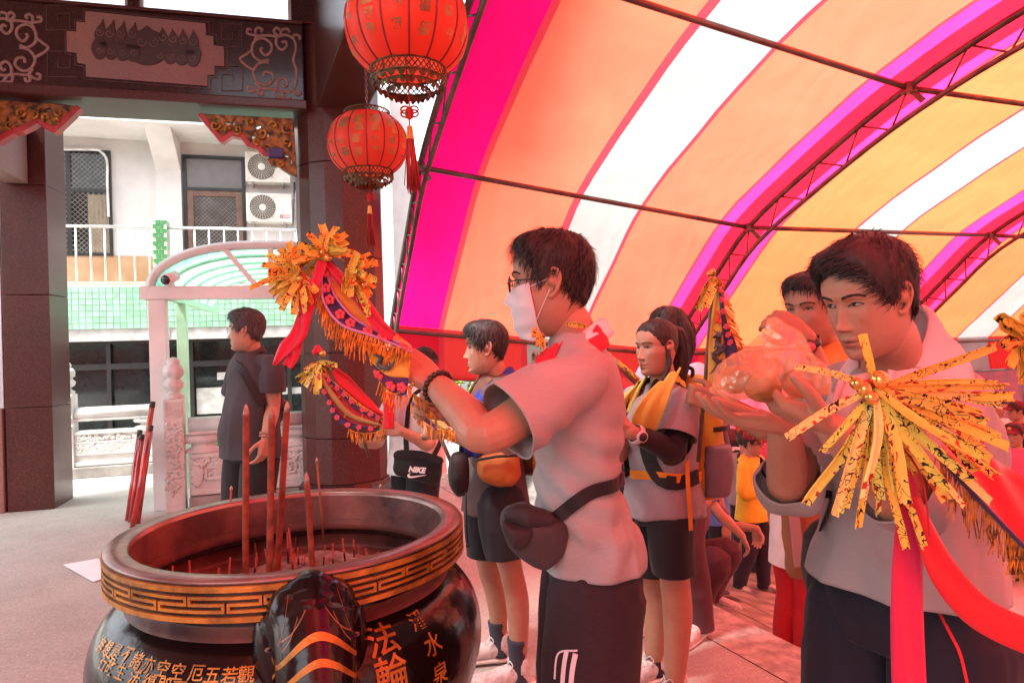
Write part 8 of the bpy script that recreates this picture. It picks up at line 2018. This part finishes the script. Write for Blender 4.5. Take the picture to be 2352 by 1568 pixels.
burst(fl1, (690, 625), D1-.04, [(574, 650), (600, 600), (605, 582), (640, 565), (652, 548), (668, 560), (612, 620), (625, 672), (640, 690), (655, 705), (672, 712), (690, 715), (705, 705), (715, 690), (660, 690), (618, 648), (680, 700), (720, 672), (640, 640), (650, 660)], [CHARMO[0], CHARMO[1], CHARM[3], CHARMO[0]], .017, 1)
burst(fl1, (742, 585), D1-.03, [(745, 528), (760, 526), (775, 530), (790, 540), (800, 555), (806, 570), (735, 535), (728, 560), (720, 572), (770, 545), (782, 560), (700, 575), (812, 590), (755, 640), (740, 645), (725, 650), (710, 625), (770, 560), (690, 590)], [CHARMO[0], CHARM[1], CHARMO[1]], .017, 2)
burst(fl1, (800, 620), D1-.04, [(855, 580), (848, 600), (860, 640), (852, 670), (845, 690), (832, 700), (820, 690), (806, 675), (790, 668), (838, 615), (856, 660), (826, 655), (808, 655), (850, 710), (842, 705), (815, 640), (830, 590)], [CHARM[3], CHARMO[1], CHARM[1]], .016, 3)
for cx, cy, a0, a1, n_, sd_ in ((690, 625, 1.6, 4.9, 16, 11), (745, 582, -.5, 3.6, 16, 12), (800, 622, -1.8, 1.2, 14, 13)):
 burst(fl1, (cx, cy), D1-.05, [(cx+r_*math.cos(t_), cy-r_*math.sin(t_)) for t_, r_ in [(rs.uniform(a0, a1), rs.uniform(38, 78)) for _ in range(n_)]], [CHARMO[1], CHARM[1], CHARMO[0]], .015, sd_)
# ---- small red flag of the white polo person -------------------------------------------------
D2 = 3.75
fl2 = thing('festival_flag', 'small red flag with pompoms in front of the round column', 'flag', tuple(U(842, 1030, D2)), 'festival flags')
mb = MB(); mb.tube([U(848, 1050, D2), U(835, 1010, D2), U(785, 900, D2), U(728, 806, D2)], .009, 8); mb.build('pole', POLEM, fl2)
A_, B_ = px([(735, 850), (770, 880), (830, 930), (882, 962)], D2-.03), px([(733, 862), (752, 920), (785, 975), (870, 988)], D2-.05)
cloth_between('flag_silk', A_, B_, satin('deep_red_flag', (.34, .015, .02)), fl2, f0=.2, f1=.8); cloth_between('border', A_, B_, NAVYB, fl2, f0=0, f1=.22, na=3, off=(0, -.004, 0)); cloth_between('border', A_, B_, NAVYB, fl2, f0=.78, f1=1, na=3, off=(0, -.004, 0)); flowers(A_, B_, .1, PINKF, fl2, 9, .016, (0, -.014, 0)); flowers(A_, B_, .9, PINKF, fl2, 9, .016, (0, -.014, 0))
dragon([a.lerp(b, .5)+Vector((0, -.015, 0)) for a, b in zip(A_, B_)], .016, mat('gold_thread', (.36, .20, .05), .5), fl2)
ribbon('red_back', px([(765, 850), (790, 880), (845, 935), (880, 955)], D2+.01), [.05, .10, .08, .02], SILK_RED2, fl2, fold=.01)
fringe(A_, (.35, -.1, -.6), FRG, fl2, .05, 21, .008); fringe(px([(800, 985), (830, 995), (872, 990), (884, 965)], D2-.06), (-.05, -.1, -1), FRG, fl2, .06, 22, .008)
for x, y in ((724, 808), (734, 806), (729, 800)): mb = MB(); mb.ball(U(x, y, D2), .020, 10); mb.build('pompom', REDY, fl2)
mb = MB(); mb.ball(U(741, 812, D2-.02), .018, 12); mb.build('bell', BELL, fl2)
burst(fl2, (732, 835), D2-.02, [(683, 866), (690, 872), (705, 885), (715, 893), (725, 898), (735, 885), (748, 880), (765, 868), (774, 838), (760, 850), (700, 850), (740, 870)], CHARM, .030, 4)
ribbon('red_tail', px([(895, 900), (893, 940), (892, 985)], D2-.2), .06, SILK_RED2, fl2, fold=.004)
# ---- flag of the blue scarf pilgrim, mostly hidden ------------------------------------------
D3 = 2.84
fl3 = thing('festival_flag', 'low embroidered flag held by the blue scarf pilgrim behind the raised arm', 'flag', tuple(U(1045, 1085, D3)), 'festival flags')
mb = MB(); mb.tube([U(1052, 1100, D3), U(1010, 1000, D3), U(960, 905, D3-.02)], .008, 8); mb.build('pole', mat('steel_pole', (.35, .33, .33), .35, .6), fl3)
A_, B_ = px([(952, 905), (985, 930), (1035, 985)], D3-.02), px([(945, 925), (970, 965), (1005, 990)], D3-.04)
cloth_between('flag_silk', A_, B_, satin('olive_flag', (.40, .34, .12)), fl3, f1=.7); cloth_between('border', A_, B_, NAVYB, fl3, f0=.68, f1=1, na=3, off=(0, -.003, 0)); fringe(B_, (.0, -.1, -1), FRG, fl3, .05, 31, .006); fringe(px([(1005, 985), (1030, 990), (1042, 985)], D3-.05), (0, -.1, -1), FRG, fl3, .05, 32, .006)
# ---- upright flag between the woman and the bag ------------------------------------------------
D4 = 2.58
fl4 = thing('festival_flag', 'upright yellow dragon flag with orange fringe between woman and plastic bag', 'flag', tuple(U(1604, 1060, D4)), 'festival flags')
mb = MB(); mb.tube([U(1604, 1060, D4), U(1618, 900, D4), U(1632, 720, D4), U(1640, 622, D4)], .008, 8); mb.build('pole', POLEM, fl4)
A_, B_ = px([(1645, 655), (1632, 740), (1626, 830), (1628, 900)], D4-.01), px([(1652, 660), (1672, 740), (1692, 800), (1706, 880)], D4-.03)
cloth_between('flag_silk', A_, B_, SILK_Y, fl4, f1=.62); cloth_between('border', A_, B_, NAVYB, fl4, f0=.60, f1=1, na=4, off=(0, -.003, 0)); flowers(A_, B_, .8, PINKF, fl4, 9, .012, (0, -.012, 0)); fringe(B_, (.8, -.1, -.6), FRG, fl4, .05, 41, .005)
dragon(px([(1638, 775), (1652, 770), (1648, 790), (1662, 800), (1640, 815), (1650, 835), (1640, 850)], D4-.035), .012, DRG, fl4); dragon(px([(1645, 715), (1652, 728), (1646, 738), (1658, 742)], D4-.03), .007, mat('red_embroidery', (.5, .04, .02), .6), fl4, 'red_motif')
A2, B2 = px([(1628, 900), (1660, 905), (1720, 930), (1760, 950)], D4+.05), px([(1632, 905), (1660, 935), (1710, 965), (1750, 985)], D4+.03)
cloth_between('lower_silk', A2, B2, satin('deep_red_flag', (.34, .015, .02)), fl4); fringe(B2, (.1, -.1, -1), FRG, fl4, .055, 42, .005)
burst(fl4, (1640, 640), D4-.02, [(1605, 705), (1612, 695), (1620, 680), (1628, 700), (1648, 690), (1655, 668), (1632, 660)], CHARMO+[CHARM[3]], .028, 6)
for x, y in ((1637, 624), (1630, 629)): mb = MB(); mb.ball(U(x, y, D4), .012, 12); mb.build('bell', BELL, fl4)
# ---- furled flag seen past the masked man's back --------------------------------------------------
D7 = 3.2
fl7 = thing('festival_flag', 'furled dark red flag with orange fringe behind the masked man', 'flag', tuple(U(1420, 900, D7)), 'festival flags')
mb = MB(); mb.tube([U(1480, 905, D7), U(1395, 810, D7)], .009, 8); mb.build('pole', POLEM, fl7)
A_, B_ = px([(1395, 812), (1430, 835), (1470, 870)], D7), px([(1392, 850), (1420, 890), (1460, 930)], D7-.02); cloth_between('flag_silk', A_, B_, satin('deep_red_flag', (.34, .015, .02)), fl7); fringe(A_, (.3, -.2, -.5), FRGD, fl7, .05, 71, .006)
# ---- foreground flag -----------------------------------------------------------------------------
D5 = .92
fl5 = thing('festival_flag', 'nearest flag with a large sheaf of printed yellow charms and red ribbons', 'flag', tuple(U(2330, 1500, 1.0)), 'festival flags')
K = (2010, 893)
mb = MB(); mb.tube([U(2600, 1470, 1.02), U(2400, 1270, 1.01), U(2200, 1080, .985), U(2010, 893, D5)], .0045, 10); mb.build('pole', POLEM, fl5)
ms = CHARM
def near_charm(x, y, w_px, seed, mi, dz=0.0, x0=None, y0=None, bend=.06, roll=.5):
 a = U(K[0] if x0 is None else x0, K[1] if y0 is None else y0, D5+dz*.3); b = U(x, y, D5+dz); v = b-a
 charm(a, v+Vector((0, 0, bend*v.length)), v.length, w_px*.82/FPX*D5, ms[mi], fl5, (random.Random(seed).uniform(-.35, .35), -1, random.Random(seed+5).uniform(-.35, .35)), seed, bend=bend, roll=roll)
sheaf = [(1826, 825, 20, 2, -.01), (1805, 990, 24, 2, -.04), (1977, 762, 22, 1, -.02),
 (2130, 850, 20, 0, .02), (2290, 826, 24, 3, .0), (2298, 866, 26, 0, .02), (2308, 900, 24, 3, -.01), (2308, 915, 26, 2, .02), (2262, 935, 24, 0, -.02), (2300, 950, 26, 1, .03), (2272, 960, 24, 0, -.03), (2305, 985, 30, 1, .0), (2296, 1010, 30, 0, .04), (2245, 975, 30, 3, -.05), (2300, 1035, 26, 1, -.02), (2268, 1050, 30, 0, .03), (2280, 1080, 26, 3, -.03), (2262, 1100, 34, 0, .0), (2225, 1060, 28, 1, -.05), (2246, 1150, 26, 2, .03), (2205, 1050, 30, 1, -.06), (2190, 1110, 28, 0, -.03),
 (2178, 1162, 28, 2, -.02), (2160, 1140, 30, 0, .02), (2145, 1120, 30, 1, -.04), (2120, 1100, 28, 3, .03), (2105, 1138, 34, 0, -.03), (2075, 1125, 26, 1, .02), (2062, 1112, 32, 0, .0), (2042, 1238, 24, 1, .03), (2090, 1240, 26, 0, .04), (2020, 1135, 34, 2, -.05), (2000, 1128, 26, 0, .02), (1985, 1196, 30, 1, .03), (1962, 1170, 30, 0, .04), (1945, 1150, 26, 1, .0), (1920, 1168, 32, 2, -.03), (1892, 1160, 34, 0, .01), (1935, 1060, 20, 3, .03), (1910, 1040, 22, 1, -.02), (1975, 1110, 26, 1, .05), (2040, 1165, 28, 2, .05), (2100, 1080, 26, 0, .06), (2230, 1010, 28, 0, .06), (2280, 1000, 26, 2, .07), (2200, 950, 26, 1, .05)]
for k, (x, y, w_, mi, dz) in enumerate(sheaf): near_charm(x, y, w_, 200+k, mi, dz, roll=.75 if k < 3 else .5)
for x, y, r in ((2020, 872, .0125), (1985, 893, .010), (2000, 912, .0105), (1968, 880, .009)):
 mb = MB(); mb.ball(U(x, y, D5-.02), r, 14); mb.build('bell', BELL, fl5)
mb = MB()
for k in range(14):
 a = rs.uniform(0, 6.28); p = U(2000+14*math.cos(a), 895+16*math.sin(a), D5-.012); mb.ball(p, .006, 7)
mb.build('red_knot', REDY, fl5)
ribbon('red_ribbon', px([(2040, 985), (2075, 1080), (2090, 1160), (2085, 1260), (2082, 1400), (2092, 1650)], D5+.06), [.010, .018, .036, .044, .046, .050], satin('magenta_red_ribbon', (.52, .015, .075)), fl5, fold=.002)
ribbon('red_ribbon', px([(2100, 1140), (2125, 1220), (2165, 1310), (2230, 1390), (2310, 1440), (2440, 1490)], D5+.04), [.016, .030, .042, .046, .048, .050], SILK_RED2, fl5, fold=.002, seed=5)
mb = MB(); mb.tube(catmull(px([(2060, 1010), (2110, 1080), (2128, 1150), (2135, 1230)], D5+.02), 6), .0014, 5); mb.build('red_cord', REDY, fl5)
A_, B_ = px([(2150, 1045), (2230, 1130), (2330, 1235), (2480, 1385)], D5+.05), px([(2170, 1020), (2270, 1050), (2330, 1080), (2480, 1180)], D5+.09)
cloth_between('flag_silk', A_, B_, SILK_RED2, fl5, wav=.006); mb = MB(); mb.tube([q+Vector((0, -.004, 0)) for q in catmull(A_, 8)], .0034, 6); mb.build('edge_cord', NAVYB, fl5); fringe(A_, (-.15, -.1, -1), FRGD, fl5, .055, 51, .0030)
# ---- charms at the right edge ----------------------------------------------------------------------
D6 = 1.9
fl6 = thing('festival_flag', 'bundle of hanging orange charms cut by the right edge', 'flag', tuple(U(2400, 1100, D6)), 'festival flags')
mb = MB(); mb.tube([U(2440, 1100, D6), U(2362, 770, D6)], .009, 8); mb.build('pole', POLEM, fl6)
burst(fl6, (2362, 770), D6, [(2290, 725), (2300, 760), (2312, 800), (2318, 830), (2330, 850), (2345, 870), (2305, 785), (2330, 800), (2350, 830), (2372, 880), (2390, 850), (2310, 742), (2340, 720)], CHARMO+[CHARM[3], CHARM[1]], .034, 8)
# ---- charms tied under the masked man's chin --------------------------------------------------------
fl8 = thing('charm_pendant', 'small cluster of orange charms hanging at the masked man’s collar', 'pendant', tuple(U(1242, 790, 1.58)))
for k, (x, y, x2, y2) in enumerate(((1228, 752, 1226, 775), (1238, 762, 1240, 795), (1244, 765, 1248, 800), (1300, 745, 1348, 742))):
 a, b = U(x, y, 1.57), U(x2, y2, 1.56); charm(a, b-a, (b-a).length, .014, CHARM[3], fl8, (0, -1, 0), 300+k, bend=.0)
mb = MB(); mb.tube([U(1242, 800, 1.57), U(1240, 808, 1.57), U(1246, 812, 1.57)], .002, 5); mb.build('clip', BELL, fl8)
# ================================================================ table, plants
tb = thing('offering_table', 'table under a red cloth at the right edge', 'table', tuple(U(2400, 1700, 3.0)))
q = U(2420, 1400, 2.6); tz_ = q.z
mb = MB(); mb.box((q.x+.1, q.y+.25, tz_), (.9, .6, .03), Matrix.Rotation(TANG, 3, 'Z'), .008); mb.build('table_top', mat('pink_white_top', (.66, .60, .60), .4), tb)
mb = MB(); rows = []
for i in range(60):
 t = i/59; s = -.5+t; c_ = Vector((q.x+.1, q.y+.25, 0))+Vector((TD.x, TD.y, 0))*s*.9-Vector((TN.x, TN.y, 0))*.31; wv_ = .018*math.sin(i*1.1)
 rows.append([Vector((c_.x-TN.x*wv_*j, c_.y-TN.y*wv_*j, tz_+.016+(-.79-tz_)*j)) for j in np.linspace(0, 1, 5)])
mb.grid(rows); mb.build('cloth_front', T_REDP, tb)
mb = MB(); rows = []
for i in range(40):
 t = i/39; c_ = Vector((q.x+.1, q.y+.25, 0))-Vector((TD.x, TD.y, 0))*.46+Vector((TN.x, TN.y, 0))*(-.30+.6*t); wv_ = .018*math.sin(i*1.1)
 rows.append([Vector((c_.x-TD.x*wv_*j, c_.y-TD.y*wv_*j, tz_+.016+(-.79-tz_)*j)) for j in np.linspace(0, 1, 5)])
mb.grid(rows); mb.build('cloth_side', T_REDP, tb)
for a in (-.4, .4):
 for b in (-.25, .25): mb = MB(); p = Vector((q.x+.1, q.y+.25, 0))+Vector((TD.x, TD.y, 0))*a+Vector((TN.x, TN.y, 0))*b; mb.tube([(p.x, p.y, -.79), (p.x, p.y, tz_-.01)], .02, 6); mb.build('leg', TUBE, tb)
LEAF = mat('leaf_green', (.09, .20, .03), .5, var=.4, vscale=9); LEAFY = mat('leaf_yellow_green', (.30, .40, .05), .5, var=.35, vscale=9); STEM = mat('stem', (.10, .07, .04), .7)
def plant(label, c, n, r, L, m, seed, pot=None, name='potted_plant'):
 t = thing(name, label, 'plant', tuple(c)); rs_ = random.Random(seed); lf = MB(); rows = []
 lf.grid([[Vector((x*L*.22*math.sin(math.pi*v_)**.8, v_*L, .12*L*abs(x)-.18*L*v_*v_)) for x in (-1, -.5, 0, .5, 1)] for v_ in np.linspace(.02, 1, 7)]); me = lf.mesh('leaf'); me.materials.append(m)
 for k in range(n):
  a = rs_.uniform(0, 6.28); el = rs_.uniform(-.1, 1.2); p = Vector(c)+Vector((math.cos(a)*r*rs_.random(), math.sin(a)*r*rs_.random(), rs_.uniform(.12, 1)*r*1.6))
  place('leaf', me, Matrix.Translation(p) @ Matrix.Rotation(a, 4, 'Z') @ Matrix.Rotation(el, 4, 'X') @ Matrix.Rotation(rs_.uniform(-1, 1), 4, 'Y') @ Matrix.Scale(rs_.uniform(.7, 1.2), 4), None, t)
 for k in range(7):
  a = rs_.uniform(0, 6.28); mb = MB(); mb.tube(catmull([Vector(c), Vector(c)+Vector((math.cos(a)*r*.3, math.sin(a)*r*.3, r*.7)), Vector(c)+Vector((math.cos(a)*r*.8, math.sin(a)*r*.8, r*1.4))], 4), .008, 5); mb.build('stem', STEM, t)
 if pot: mb = MB(); mb.lathe([(pot*.6, -.30), (pot, -.02), (pot*1.05, 0), (pot*.9, 0), (pot*.85, -.05)], 20, c); mb.build('pot', mat('clay_pot', (.35, .14, .08), .7), t)
plant('bright green shrub beyond the tent edge behind the blue scarf', U(1045, 905, 10.6)-Vector((0, 0, .35)), 90, .38, .16, LEAFY, 3, .22, 'green_shrub')
plant('dark leafy plant beside the red table at the right edge', U(2345, 1330, 2.9)-Vector((0, 0, .1)), 40, .16, .13, LEAF, 5, .10)
plant('yellow flowering plant low behind the carved balustrade', U(490, 1030, 7.6)-Vector((0, 0, .12)), 40, .12, .11, LEAFY, 8, .09)
# ---------------------------------------------------------------- into the scene
for o in C.queue: TC.objects.link(o)
